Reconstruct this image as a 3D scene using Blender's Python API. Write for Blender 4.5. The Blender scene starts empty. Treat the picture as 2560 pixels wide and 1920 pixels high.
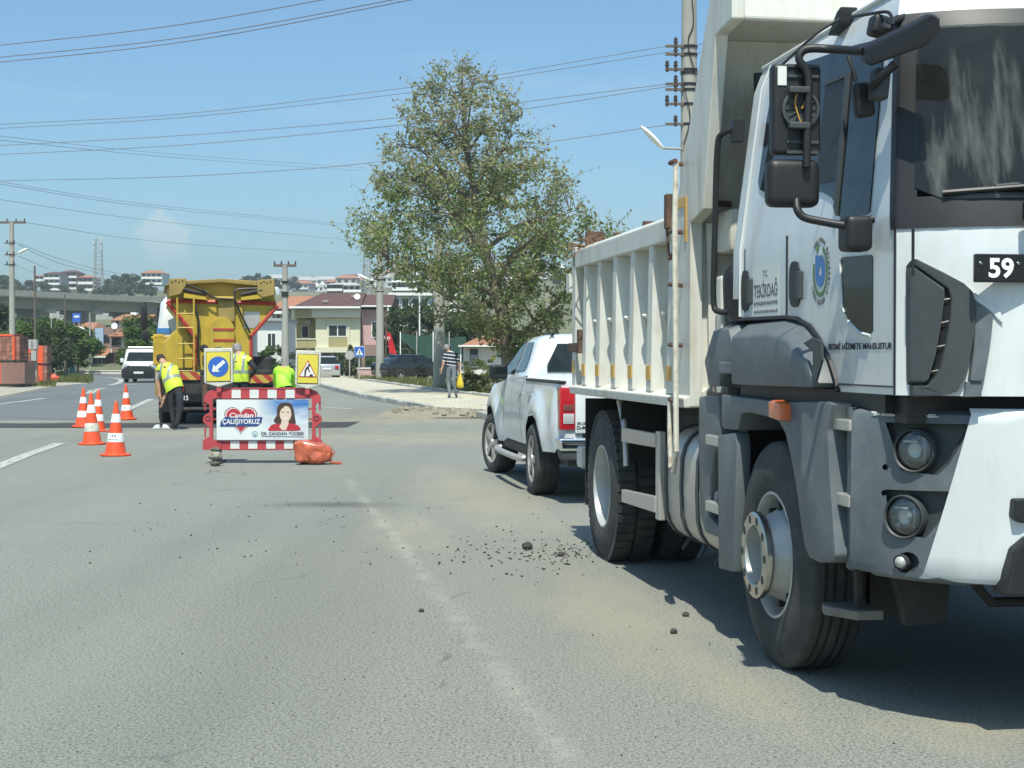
import bpy, bmesh, math, random
from mathutils import Vector, Matrix
R = math.radians
SC = bpy.context.scene
COL = SC.collection
random.seed(7)

# ---------------------------------------------------------------- camera, sky, sun, exposure
FPX, CAMH, HOR = 3850.0, 1.46, 890.0          # focal length (px of a 2560 wide frame), eye height, horizon row
PITCH = math.atan((960 - HOR) / FPX)
cam_d = bpy.data.cameras.new('camera')
cam_d.sensor_width = 36.0
cam_d.lens = FPX / 2560 * 36.0
cam_d.clip_start = 0.1
cam_d.clip_end = 20000
cam = bpy.data.objects.new('camera', cam_d)
COL.objects.link(cam)
cam.location = (0, 0, CAMH)
cam.rotation_euler = (R(90) - PITCH, 0, 0)
SC.camera = cam

SUN_TO = Vector((-0.035, -0.47, 0.88)).normalized()      # towards the sun: high, behind the viewer, a little left
sun_d = bpy.data.lights.new('sun', 'SUN')
sun_d.energy = 4.6
sun_d.angle = R(0.55)
sun_d.color = (1.0, 0.975, 0.86)
sun = bpy.data.objects.new('sun', sun_d)
COL.objects.link(sun)
sun.rotation_euler = SUN_TO.to_track_quat('Z', 'Y').to_euler()
sun.location = (0, 0, 60)

W = bpy.data.worlds.new('World')
SC.world = W
W.use_nodes = True
wn, wl = W.node_tree.nodes, W.node_tree.links
wn.clear()
w_out = wn.new('ShaderNodeOutputWorld')
w_bg = wn.new('ShaderNodeBackground')
w_bg.inputs['Strength'].default_value = 0.112
w_sky = wn.new('ShaderNodeTexSky')
w_sky.sky_type = 'NISHITA'
w_sky.sun_disc = False
w_sky.sun_elevation = math.asin(SUN_TO.z)
w_sky.sun_rotation = math.atan2(SUN_TO.x, SUN_TO.y)
w_sky.air_density = 1.0
w_sky.dust_density = 1.5
w_sky.ozone_density = 4.0
# thin clouds: streaky veils low over the whole horizon and one cumulus head
w_tc = wn.new('ShaderNodeTexCoord')
w_map = wn.new('ShaderNodeMapping')
w_map.inputs['Scale'].default_value = (2.2, 2.2, 13.0)
w_noise = wn.new('ShaderNodeTexNoise')
w_noise.inputs['Scale'].default_value = 2.1
w_noise.inputs['Detail'].default_value = 7
w_noise.inputs['Roughness'].default_value = 0.62
w_ramp = wn.new('ShaderNodeValToRGB')
w_ramp.color_ramp.elements[0].position = 0.56
w_ramp.color_ramp.elements[1].position = 0.86
wl.new(w_tc.outputs['Generated'], w_map.inputs['Vector'])
wl.new(w_map.outputs[0], w_noise.inputs['Vector'])
wl.new(w_noise.outputs['Fac'], w_ramp.inputs['Fac'])


def wmath(op, a, b=None, clamp=False):
    n = wn.new('ShaderNodeMath')
    n.operation = op
    n.use_clamp = clamp
    for i, s in enumerate((a, b)):
        if s is None:
            continue
        if isinstance(s, (int, float)):
            n.inputs[i].default_value = s
        else:
            wl.new(s, n.inputs[i])
    return n.outputs[0]


w_sep = wn.new('ShaderNodeSeparateXYZ')
wl.new(w_tc.outputs['Generated'], w_sep.inputs[0])
cum_dir = Vector((-0.226, 1.0, 0.082)).normalized()
w_n2 = wn.new('ShaderNodeTexNoise')
w_n2.inputs['Scale'].default_value = 75
w_n2.inputs['Detail'].default_value = 6
w_n2.inputs['Roughness'].default_value = 0.6
wl.new(w_tc.outputs['Generated'], w_n2.inputs['Vector'])
dx = wmath('MULTIPLY', wmath('SUBTRACT', w_sep.outputs[0], cum_dir.x), 58.0)
dy = wmath('SUBTRACT', w_sep.outputs[1], cum_dir.y)
dz = wmath('MULTIPLY', wmath('SUBTRACT', w_sep.outputs[2], cum_dir.z - 0.006), 52.0)
rr = wmath('SQRT', wmath('ADD', wmath('ADD', wmath('MULTIPLY', dx, dx), wmath('MULTIPLY', dz, dz)), wmath('MULTIPLY', wmath('MULTIPLY', dy, 6.0), wmath('MULTIPLY', dy, 6.0))))
rr = wmath('ADD', rr, wmath('MULTIPLY', wmath('SUBTRACT', w_n2.outputs['Fac'], 0.5), 2.1))
cfade = wmath('ADD', wmath('MULTIPLY', dz, 0.42), 0.62, True)
cum = wmath('MULTIPLY', wmath('MULTIPLY', wmath('MULTIPLY', wmath('SUBTRACT', 1.0, rr), 3.0, True), 0.5), cfade)
veil = wmath('MULTIPLY', w_ramp.outputs['Color'], 0.30)
lowm = wmath('SUBTRACT', 1.0, wmath('MULTIPLY', wmath('ABSOLUTE', w_sep.outputs[2]), 1.15), True)
cl = wmath('MAXIMUM', wmath('MULTIPLY', veil, lowm), cum)
w_mix = wn.new('ShaderNodeMix')
w_mix.data_type = 'RGBA'
wl.new(cl, w_mix.inputs['Factor'])
w_tint = wn.new('ShaderNodeMix')
w_tint.data_type = 'RGBA'
w_tint.blend_type = 'MULTIPLY'
w_tint.inputs['Factor'].default_value = 1.0
wl.new(w_sky.outputs[0], w_tint.inputs[6])
w_tint.inputs[7].default_value = (0.78, 1.03, 1.09, 1)
wl.new(w_tint.outputs[2], w_mix.inputs[6])
w_mix.inputs[7].default_value = (5.6, 6.0, 5.9, 1)
wl.new(w_mix.outputs[2], w_bg.inputs['Color'])
wl.new(w_bg.outputs[0], w_out.inputs['Surface'])

SC.view_settings.view_transform = 'Standard'
SC.view_settings.look = 'None'
SC.view_settings.exposure = 0.40
SC.view_settings.gamma = 1.0
SC.view_settings.use_curve_mapping = False
SC.cycles.max_bounces = 6
SC.cycles.transparent_max_bounces = 12
SC.cycles.use_denoising = True
SC.cycles.caustics_reflective = False
SC.cycles.caustics_refractive = False


# ---------------------------------------------------------------- measuring helpers (pixel of the 2560x1920 survey photo -> metres)
def ray(u, v):
    x, zc = (u - 1280) / FPX, -(v - 960) / FPX
    return Vector((x, math.cos(PITCH) + zc * math.sin(PITCH), -math.sin(PITCH) + zc * math.cos(PITCH)))


def at(u, v, Y):                       # the point a given distance ahead
    d = ray(u, v)
    t = Y / d.y
    return Vector((d.x * t, Y, CAMH + d.z * t))


def gr(u, v, z=0.0):                   # the point on level ground
    d = ray(u, v)
    t = (z - CAMH) / d.z
    return Vector((d.x * t, d.y * t, z))


class Frame:                           # a vehicle's own axes: x to the right, y away, z up
    def __init__(s, ox, oy, ang):
        s.o, s.ang = Vector((ox, oy, 0)), R(ang)
        s.m = Matrix.Rotation(-s.ang, 3, 'Z')

    def side(s, u, v, x):
        d, c = s.m @ ray(u, v), s.m @ (Vector((0, 0, CAMH)) - s.o)
        t = (x - c.x) / d.x
        return (c.y + d.y * t, c.z + d.z * t)

    def front(s, u, v, y):
        d, c = s.m @ ray(u, v), s.m @ (Vector((0, 0, CAMH)) - s.o)
        t = (y - c.y) / d.y
        return (c.x + d.x * t, c.z + d.z * t)


# ---------------------------------------------------------------- materials
MATS = {}


def M(name, col, rough=0.55, metal=0.0, var=0.0, scale=6.0, bump=0.0, bscale=60.0, dirt=None, damt=0.5, dscale=3.0, dstretch=(1, 1, 1), coat=0.0, spec=0.5, emit=None, alpha=1.0, island=0.0):
    if name in MATS:
        return MATS[name]
    m = bpy.data.materials.new(name)
    m.use_nodes = True
    nt = m.node_tree
    b = nt.nodes['Principled BSDF']
    b.inputs['Roughness'].default_value = rough
    b.inputs['Metallic'].default_value = metal
    b.inputs['Specular IOR Level'].default_value = spec
    if coat:
        b.inputs['Coat Weight'].default_value = coat
        b.inputs['Coat Roughness'].default_value = 0.06
    c4 = (*col, 1)
    b.inputs['Base Color'].default_value = c4
    if alpha < 1:
        b.inputs['Alpha'].default_value = alpha
    if emit:
        b.inputs['Emission Color'].default_value = (*emit, 1)
        b.inputs['Emission Strength'].default_value = 1
    tc = nt.nodes.new('ShaderNodeTexCoord')
    cur = None
    if var:
        n = nt.nodes.new('ShaderNodeTexNoise')
        n.inputs['Scale'].default_value = scale
        n.inputs['Detail'].default_value = 6
        n.inputs['Roughness'].default_value = 0.65
        nt.links.new(tc.outputs['Object'], n.inputs['Vector'])
        r = nt.nodes.new('ShaderNodeValToRGB')
        r.color_ramp.elements[0].position = 0.28
        r.color_ramp.elements[1].position = 0.72
        r.color_ramp.elements[0].color = (*[max(0, k * (1 - var)) for k in col], 1)
        r.color_ramp.elements[1].color = (*[min(1, k * (1 + var)) for k in col], 1)
        nt.links.new(n.outputs['Fac'], r.inputs['Fac'])
        cur = r.outputs['Color']
    if island:
        g = nt.nodes.new('ShaderNodeNewGeometry')
        hs = nt.nodes.new('ShaderNodeHueSaturation')
        mr = nt.nodes.new('ShaderNodeMapRange')
        mr.inputs['To Min'].default_value = 1 - island
        mr.inputs['To Max'].default_value = 1 + island
        nt.links.new(g.outputs['Random Per Island'], mr.inputs['Value'])
        nt.links.new(mr.outputs[0], hs.inputs['Value'])
        if cur:
            nt.links.new(cur, hs.inputs['Color'])
        else:
            hs.inputs['Color'].default_value = c4
        cur = hs.outputs['Color']
    if dirt:
        mp = nt.nodes.new('ShaderNodeMapping')
        mp.inputs['Scale'].default_value = dstretch
        nt.links.new(tc.outputs['Object'], mp.inputs['Vector'])
        n = nt.nodes.new('ShaderNodeTexNoise')
        n.inputs['Scale'].default_value = dscale
        n.inputs['Detail'].default_value = 9
        n.inputs['Roughness'].default_value = 0.7
        nt.links.new(mp.outputs[0], n.inputs['Vector'])
        r = nt.nodes.new('ShaderNodeValToRGB')
        r.color_ramp.elements[0].position = 0.48
        r.color_ramp.elements[1].position = 0.78
        r.color_ramp.elements[0].color = (0, 0, 0, 1)
        r.color_ramp.elements[1].color = (damt, damt, damt, 1)
        nt.links.new(n.outputs['Fac'], r.inputs['Fac'])
        mx = nt.nodes.new('ShaderNodeMix')
        mx.data_type = 'RGBA'
        nt.links.new(r.outputs['Color'], mx.inputs['Factor'])
        if cur:
            nt.links.new(cur, mx.inputs[6])
        else:
            mx.inputs[6].default_value = c4
        mx.inputs[7].default_value = (*dirt, 1)
        cur = mx.outputs[2]
    if cur:
        nt.links.new(cur, b.inputs['Base Color'])
    if bump:
        n = nt.nodes.new('ShaderNodeTexNoise')
        n.inputs['Scale'].default_value = bscale
        n.inputs['Detail'].default_value = 4
        nt.links.new(tc.outputs['Object'], n.inputs['Vector'])
        bp = nt.nodes.new('ShaderNodeBump')
        bp.inputs['Strength'].default_value = bump
        bp.inputs['Distance'].default_value = 0.02
        nt.links.new(n.outputs['Fac'], bp.inputs['Height'])
        nt.links.new(bp.outputs[0], b.inputs['Normal'])
    MATS[name] = m
    return m


# ---------------------------------------------------------------- mesh builder
class MB:
    def __init__(s):
        s.v, s.f, s.m = [], [], []

    def add(s, vs, fs, mi=0):
        o = len(s.v)
        s.v += [tuple(p) for p in vs]
        s.f += [tuple(i + o for i in f) for f in fs]
        s.m += [mi] * len(fs)
        return s

    def box(s, x0, x1, y0, y1, z0, z1, mi=0):
        return s.add([(x0, y0, z0), (x1, y0, z0), (x1, y1, z0), (x0, y1, z0), (x0, y0, z1), (x1, y0, z1), (x1, y1, z1), (x0, y1, z1)],
                     [(0, 3, 2, 1), (4, 5, 6, 7), (0, 1, 5, 4), (1, 2, 6, 5), (2, 3, 7, 6), (3, 0, 4, 7)], mi)

    def obox(s, c, size, rot=(0, 0, 0), mi=0):
        m = Matrix.Translation(Vector(c)) @ (Matrix.Rotation(rot[2], 4, 'Z') @ Matrix.Rotation(rot[1], 4, 'Y') @ Matrix.Rotation(rot[0], 4, 'X'))
        a, b, c2 = size[0] / 2, size[1] / 2, size[2] / 2
        p = [m @ Vector(q) for q in ((-a, -b, -c2), (a, -b, -c2), (a, b, -c2), (-a, b, -c2), (-a, -b, c2), (a, -b, c2), (a, b, c2), (-a, b, c2))]
        return s.add(p, [(0, 3, 2, 1), (4, 5, 6, 7), (0, 1, 5, 4), (1, 2, 6, 5), (2, 3, 7, 6), (3, 0, 4, 7)], mi)

    def prism(s, poly, axis, a, b, poly2=None, mi=0):
        def P(q, w):
            return (w, q[0], q[1]) if axis == 'x' else (q[0], w, q[1]) if axis == 'y' else (q[0], q[1], w)
        n = len(poly)
        vs = [P(q, a) for q in poly] + [P(q, b) for q in (poly2 or poly)]
        fs = [tuple(range(n)), tuple(range(2 * n - 1, n - 1, -1))] + [(i, (i + 1) % n, n + (i + 1) % n, n + i) for i in range(n)]
        return s.add(vs, fs, mi)

    def tube(s, pts, r, n=8, mi=0, cap=True):
        pts = [Vector(p) for p in pts]
        rs = r if isinstance(r, (list, tuple)) else [r] * len(pts)
        vs, fs = [], []
        up = Vector((0, 0, 1))
        prev = None
        for i, p in enumerate(pts):
            d = (pts[min(i + 1, len(pts) - 1)] - pts[max(i - 1, 0)]).normalized()
            if prev is None:
                a = d.cross(up) if abs(d.z) < 0.95 else d.cross(Vector((1, 0, 0)))
            else:
                a = prev - d * prev.dot(d)
            a.normalize()
            prev = a
            b = d.cross(a)
            for k in range(n):
                t = 2 * math.pi * k / n
                vs.append(p + (a * math.cos(t) + b * math.sin(t)) * rs[i])
        for i in range(len(pts) - 1):
            for k in range(n):
                fs.append((i * n + k, i * n + (k + 1) % n, (i + 1) * n + (k + 1) % n, (i + 1) * n + k))
        if cap:
            fs += [tuple(range(n - 1, -1, -1)), tuple(range((len(pts) - 1) * n, len(pts) * n))]
        return s.add(vs, fs, mi)

    def lathe(s, prof, c=(0, 0, 0), axis='x', n=32, mi=0, close=False):
        vs, fs = [], []
        for (r, h) in prof:
            for k in range(n):
                t = 2 * math.pi * k / n
                ca, sa = r * math.cos(t), r * math.sin(t)
                p = (h, ca, sa) if axis == 'x' else (ca, h, sa) if axis == 'y' else (ca, sa, h)
                vs.append((p[0] + c[0], p[1] + c[1], p[2] + c[2]))
        m = len(prof)
        for i in range(m if close else m - 1):
            j = (i + 1) % m
            for k in range(n):
                fs.append((i * n + k, i * n + (k + 1) % n, j * n + (k + 1) % n, j * n + k))
        return s.add(vs, fs, mi)

    def grid(s, rows, mi=0, closed=False):
        n = len(rows[0])
        vs = [p for r in rows for p in r]
        fs = []
        for i in range(len(rows) - 1):
            for k in range(n if closed else n - 1):
                fs.append((i * n + k, i * n + (k + 1) % n, (i + 1) * n + (k + 1) % n, (i + 1) * n + k))
        return s.add(vs, fs, mi)

    def xf(s, mat, start=0):
        for i in range(start, len(s.v)):
            s.v[i] = tuple(mat @ Vector(s.v[i]))
        return s

    def mesh(s, name, mats, bevel=0.0, seg=2, smooth=None, solid=0.0, recalc=True, weld=True):
        bm = bmesh.new()
        bv = [bm.verts.new(p) for p in s.v]
        for f, mi in zip(s.f, s.m):
            try:
                bf = bm.faces.new([bv[i] for i in f])
                bf.material_index = mi
            except ValueError:
                pass
        if weld:
            bmesh.ops.remove_doubles(bm, verts=bm.verts, dist=1e-5)
        if recalc:
            bmesh.ops.recalc_face_normals(bm, faces=bm.faces)
        if solid:
            bmesh.ops.solidify(bm, geom=bm.faces[:], thickness=solid)
            bmesh.ops.recalc_face_normals(bm, faces=bm.faces)
        if bevel:
            es = [e for e in bm.edges if len(e.link_faces) == 2 and e.calc_face_angle(0) > R(25)]
            if es:
                bmesh.ops.bevel(bm, geom=es, offset=bevel, segments=seg, profile=0.6, affect='EDGES', clamp_overlap=True)
        me = bpy.data.meshes.new(name)
        bm.to_mesh(me)
        bm.free()
        for m in (mats if isinstance(mats, (list, tuple)) else [mats]):
            me.materials.append(m)
        if smooth is not None:
            me.polygons.foreach_set('use_smooth', [True] * len(me.polygons))
            me.set_sharp_from_angle(angle=R(smooth))
        return me

    def build(s, name, mats, parent=None, **k):
        return obj(name, s.mesh(name, mats, **k), parent)


def obj(name, me, parent=None):
    o = bpy.data.objects.new(name, me)
    COL.objects.link(o)
    if parent:
        o.parent = parent
    return o


def tag(o, label=None, cat=None, group=None, kind=None):
    if label:
        o['label'] = label
    if cat:
        o['category'] = cat
    if group:
        o['group'] = group
    if kind:
        o['kind'] = kind
    return o


def thing(name, label, cat, loc=(0, 0, 0), rz=0.0, group=None):
    o = bpy.data.objects.new(name, None)
    o.empty_display_size = 0.3
    COL.objects.link(o)
    o.location = loc
    o.rotation_euler = (0, 0, rz)
    return tag(o, label, cat, group)


def copy_tree(o, parent=None):
    c = o.copy()
    COL.objects.link(c)
    c.parent = parent
    for ch in list(o.children):
        copy_tree(ch, c)
    return c


def text_mesh(s, mat, w, h, shear=0.0, ext=0.0008, bold=0.0):
    cu = bpy.data.curves.new('lettering', 'FONT')
    cu.body = s
    cu.align_x, cu.align_y = 'CENTER', 'CENTER'
    cu.extrude = ext
    cu.shear = shear
    cu.offset = bold
    cu.resolution_u = 3
    t = bpy.data.objects.new('lettering', cu)
    me = bpy.data.meshes.new_from_object(t)
    bpy.data.objects.remove(t)
    xs, ys = [p.co.x for p in me.vertices], [p.co.y for p in me.vertices]
    cx, cy = (max(xs) + min(xs)) / 2, (max(ys) + min(ys)) / 2
    sx, sy = w / (max(xs) - min(xs)), h / (max(ys) - min(ys))
    for p in me.vertices:
        p.co = ((p.co.x - cx) * sx, (p.co.y - cy) * sy, p.co.z)
    me.materials.clear()
    me.materials.append(mat)
    return me


def letter(s, mat, w, h, loc, xd, yd, parent, name='lettering', **k):
    me = text_mesh(s, mat, w, h, **k)
    X, Y = Vector(xd).normalized(), Vector(yd).normalized()
    Z = X.cross(Y)
    m = Matrix((X, Y, Z)).transposed().to_4x4()
    m.translation = Vector(loc)
    me.transform(m)
    return obj(name, me, parent)


def lerp(pts, x):                      # piecewise linear through sorted (x, y)
    if x <= pts[0][0]:
        return pts[0][1]
    for (a, b), (c, d) in zip(pts, pts[1:]):
        if x <= c:
            return b + (d - b) * (x - a) / (c - a)
    return pts[-1][1]


def smooth_pts(pts, n=6):              # Catmull-Rom through points
    P = [Vector(p) for p in pts]
    out = []
    for i in range(len(P) - 1):
        a, b, c, d = P[max(i - 1, 0)], P[i], P[i + 1], P[min(i + 2, len(P) - 1)]
        for k in range(n):
            t = k / n
            out.append(0.5 * ((2 * b) + (c - a) * t + (2 * a - 5 * b + 4 * c - d) * t * t + (3 * b - 3 * c + d - a) * t ** 3))
    out.append(P[-1])
    return out


# shared materials
m_white = M('white_paint', (0.61, 0.64, 0.635), 0.32, var=0.06, scale=2.5, coat=0.45, dirt=(0.36, 0.36, 0.33), damt=0.4, dscale=5, dstretch=(1.3, 1.3, 0.22))
m_tip = M('tipper_paint', (0.61, 0.61, 0.545), 0.45, var=0.06, scale=3, dirt=(0.33, 0.255, 0.165), damt=0.72, dscale=4.2, dstretch=(1.4, 1.4, 0.28))
m_grey = M('grey_plastic', (0.102, 0.121, 0.132), 0.5, var=0.12, scale=5, bump=0.05, bscale=300, dirt=(0.24, 0.25, 0.24), damt=0.45, dscale=6)
m_dgrey = M('dark_grey_plastic', (0.045, 0.052, 0.055), 0.55, var=0.15, scale=8, bump=0.05, bscale=300)
m_black = M('black_plastic', (0.012, 0.013, 0.014), 0.5, var=0.2, scale=8)
m_chassis = M('chassis_paint', (0.022, 0.023, 0.024), 0.7, var=0.3, scale=7, dirt=(0.12, 0.10, 0.08), damt=0.5)
m_glass = M('dark_glass', (0.014, 0.020, 0.022), 0.05, var=0.1, spec=0.28, dirt=(0.16, 0.18, 0.17), damt=0.18, dscale=2.4)
m_rubber = M('tyre_rubber', (0.040, 0.042, 0.042), 0.82, var=0.25, scale=9, dirt=(0.17, 0.16, 0.14), damt=0.45, dscale=5)
m_steel = M('bare_steel', (0.48, 0.48, 0.45), 0.2, metal=1.0, var=0.12, scale=14, dirt=(0.22, 0.19, 0.15), damt=0.35, dscale=8)
m_rim = M('rim_paint', (0.46, 0.475, 0.46), 0.4, metal=0.3, var=0.1, dirt=(0.22, 0.18, 0.13), damt=0.6, dscale=6)
m_chrome = M('chrome', (0.78, 0.79, 0.79), 0.08, metal=1.0)
m_rust = M('rusty_steel', (0.11, 0.065, 0.045), 0.85, var=0.35, scale=16, bump=0.2)
m_alum = M('aluminium', (0.52, 0.50, 0.46), 0.38, metal=0.55, var=0.06, scale=3, dirt=(0.34, 0.29, 0.23), damt=0.4)
m_text = M('black_lettering', (0.02, 0.02, 0.022), 0.6)
m_red = M('lamp_red', (0.42, 0.012, 0.02), 0.15, coat=0.6)
m_clear = M('clear_lens', (0.62, 0.64, 0.63), 0.1, metal=0.35, coat=0.6)
m_amber = M('amber_lens', (0.72, 0.17, 0.05), 0.25, var=0.1, coat=0.4)
# ================================================================ the white tipper truck
TF = Frame(1.205, 7.3, 8.67)
truck = thing('tipper_truck', 'big white tipper truck with grey bumper parked facing the viewer at right', 'truck', TF.o, TF.ang)
TW = 2.45                                     # overall width; x -> TW - x mirrors to the far side


def sp_(pts, x):
    return [TF.side(u, v, x) for u, v in pts]


def xs(z):
    return lerp([(1.0, 0.05), (2.0, 0.05), (2.8, 0.125), (2.93, 0.17), (2.98, 0.23), (3.02, 0.42), (3.04, 0.8)], z)


def yc(z):
    return lerp([(1.3, -1.43), (1.95, -1.43), (2.1, -1.40), (2.75, -1.28), (2.9, -1.20), (2.98, -0.95), (3.02, -0.6), (3.04, -0.2)], z)


def yf(z):
    return lerp([(1.3, -1.74), (1.95, -1.70), (2.05, -1.68), (2.74, -1.50), (2.85, -1.44), (2.93, -1.28), (2.98, -1.05), (3.02, -0.7), (3.04, -0.25)], z)


def yr(z):
    return lerp([(1.3, 0.71), (2.0, 0.70), (2.9, 0.58), (2.98, 0.50), (3.02, 0.3), (3.04, 0.1)], z)


def cab_pt(sp, z, off=0.0):
    """sp<0: metres back along the near side, sp>=0: metres across the front."""
    a, c, f = xs(z), yc(z), yf(z)
    if sp < 0:
        return Vector((a - off, c - sp, z))
    hw = TW / 2 - a
    s = min(sp, 2 * hw)
    t = s / hw if s <= hw else 2 - s / hw
    y = f + (c - f) * max(0.0, 1 - t) ** 4.2
    n = Vector((-1, -0.6, 0)).normalized() if t < 0.03 else Vector((0, -1, 0))
    return Vector((a + s, y, z)) + n * off


ARCH = [(-0.82, 1.31), (-0.80, 1.36), (-0.731, 1.436), (-0.66, 1.49), (-0.603, 1.531), (-0.475, 1.593), (-0.30, 1.63), (-0.143, 1.641), (0.75, 1.648)]


def cab_shell():
    b = MB()
    zs = [1.3, 1.45, 1.6, 1.75, 1.9, 2.0, 2.055, 2.2, 2.4, 2.6, 2.73, 2.8, 2.88, 2.93, 2.96, 2.98, 3.0, 3.02, 3.035]
    ny, nx = 22, 9
    rows = []
    for i, z0 in enumerate(zs):
        row = []
        cols = []
        for k in range(ny + 1):
            cols.append(('s', k / ny))
        for k in range(1, nx + 1):
            cols.append(('f', (k / nx) ** 1.7))
        for kind, q in cols:
            if kind == 's':
                y = yr(z0) + (yc(z0) - yr(z0)) * q
                z = z0
                zb = lerp(ARCH, y) if y > -0.82 else 1.31
                if z0 < 1.9:
                    z = zb + (1.9 - zb) * (z0 - 1.3) / 0.6
                row.append((xs(z), y, z))
            else:
                hw = TW / 2 - xs(z0)
                p = cab_pt(q * hw, z0)
                if z0 == 1.3:
                    p.z = 1.31
                row.append(tuple(p))
        full = row + [(TW - x, y, z) for x, y, z in reversed(row[:-1])]
        rows.append(full)
    b.grid(rows)
    keep_f, keep_m = [], []
    for f, mi in zip(b.f, b.m):
        c = [sum(b.v[i][q] for i in f) / 4 for q in range(3)]
        if 2.05 < c[2] < 2.72 and c[1] < -1.27 and 0.10 < c[0] < TW - 0.10:
            continue
        keep_f.append(f)
        keep_m.append(mi)
    b.f, b.m = keep_f, keep_m
    # rear wall and roof cap
    b.add([rows[i][0] for i in range(len(rows))] + [rows[i][-1] for i in range(len(rows))],
          [(i, i + 1, len(rows) + i + 1, len(rows) + i) for i in range(len(rows) - 1)])
    top = rows[-1]
    b.add(top, [tuple(range(len(top)))])
    return b.build('cab_shell', m_white, truck, smooth=38)


cab = cab_shell()


def cab_patch(name, mat, sps, ztop, zbot, off, parent=truck, rows=6, solid=0.0):
    """A panel that follows the cab skin: for each sp the z limits come from two polylines."""
    b = MB()
    R_ = []
    for i in range(rows + 1):
        t = i / rows
        R_.append([cab_pt(s, lerp(zbot, s) * (1 - t) + lerp(ztop, s) * t, off) for s in sps])
    b.grid(R_)
    return b.build(name, mat, parent, smooth=50, solid=solid, recalc=False)


def frange(a, b, n):
    return [a + (b - a) * i / n for i in range(n + 1)]


HW = TW - 0.1
allf = [-0.10, -0.05, -0.001, 0.0, 0.01, 0.02, 0.035, 0.05, 0.07, 0.1, 0.14, 0.2, 0.3, 0.45, 0.65, 0.9, 1.2, 1.5, 1.75, 1.95, 2.08, 2.15, 2.2]
ws_frame = cab_patch('windscreen_surround', m_black, [s for s in allf if s > -0.06], [(0, 2.065)], [(0, 1.945)], 0.004, rows=2)
cab_patch('windscreen_surround', m_black, [s for s in allf if s > -0.06], [(0, 2.80)], [(0, 2.725)], 0.004, rows=2)
cab_patch('windscreen_surround', m_black, [-0.05, -0.001, 0.0, 0.01, 0.02, 0.035, 0.06], [(0, 2.73)], [(0, 2.06)], 0.004)
cab_patch('windscreen_surround', m_black, frange(2.10, 2.2, 5), [(0, 2.73)], [(0, 2.06)], 0.004)
def windscreen_material():                     # tinted glass with a pale streaked plume and fine dust on it
    m = bpy.data.materials.new('windscreen_glass')
    m.use_nodes = True
    nt = m.node_tree
    nt.nodes.clear()
    N, L_ = nt.nodes.new, nt.links.new
    out = N('ShaderNodeOutputMaterial')
    tc = N('ShaderNodeTexCoord')

    def nz(sc, scale, det, rot):
        mp = N('ShaderNodeMapping')
        mp.inputs['Scale'].default_value = sc
        mp.inputs['Rotation'].default_value = (0, R(rot), 0)
        n_ = N('ShaderNodeTexNoise')
        n_.inputs['Scale'].default_value = scale
        n_.inputs['Detail'].default_value = det
        n_.inputs['Roughness'].default_value = 0.62
        L_(tc.outputs['Object'], mp.inputs[0])
        L_(mp.outputs[0], n_.inputs['Vector'])
        return n_.outputs['Fac']

    def mt(op, a, b_, cl=False):
        n_ = N('ShaderNodeMath')
        n_.operation = op
        n_.use_clamp = cl
        for i, v in enumerate((a, b_)):
            if isinstance(v, (int, float)):
                n_.inputs[i].default_value = v
            else:
                L_(v, n_.inputs[i])
        return n_.outputs[0]

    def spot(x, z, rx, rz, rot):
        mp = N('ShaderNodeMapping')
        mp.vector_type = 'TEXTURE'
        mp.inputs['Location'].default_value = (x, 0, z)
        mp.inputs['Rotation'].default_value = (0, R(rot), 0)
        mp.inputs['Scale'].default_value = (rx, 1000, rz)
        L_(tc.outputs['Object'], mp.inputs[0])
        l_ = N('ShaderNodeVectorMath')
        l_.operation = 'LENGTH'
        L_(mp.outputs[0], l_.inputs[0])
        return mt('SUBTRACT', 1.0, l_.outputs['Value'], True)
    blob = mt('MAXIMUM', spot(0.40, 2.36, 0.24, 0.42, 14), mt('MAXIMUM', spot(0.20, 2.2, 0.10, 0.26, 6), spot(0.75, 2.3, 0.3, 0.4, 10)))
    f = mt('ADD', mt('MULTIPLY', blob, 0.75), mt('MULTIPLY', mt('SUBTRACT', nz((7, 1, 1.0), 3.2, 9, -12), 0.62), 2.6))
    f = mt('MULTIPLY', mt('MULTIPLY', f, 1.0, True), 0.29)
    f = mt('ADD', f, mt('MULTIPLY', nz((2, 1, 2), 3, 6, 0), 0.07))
    tr = N('ShaderNodeBsdfTransparent')
    tr.inputs[0].default_value = (0.30, 0.37, 0.36, 1)
    gl = N('ShaderNodeBsdfGlossy')
    gl.inputs['Roughness'].default_value = 0.03
    fr = N('ShaderNodeFresnel')
    fr.inputs[0].default_value = 1.5
    mx = N('ShaderNodeMixShader')
    L_(fr.outputs[0], mx.inputs[0])
    L_(tr.outputs[0], mx.inputs[1])
    L_(gl.outputs[0], mx.inputs[2])
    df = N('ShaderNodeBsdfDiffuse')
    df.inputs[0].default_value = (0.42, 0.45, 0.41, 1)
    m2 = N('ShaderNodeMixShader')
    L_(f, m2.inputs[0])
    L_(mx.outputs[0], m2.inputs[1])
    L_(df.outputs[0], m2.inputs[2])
    L_(m2.outputs[0], out.inputs[0])
    return m


m_wsglass = windscreen_material()
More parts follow.
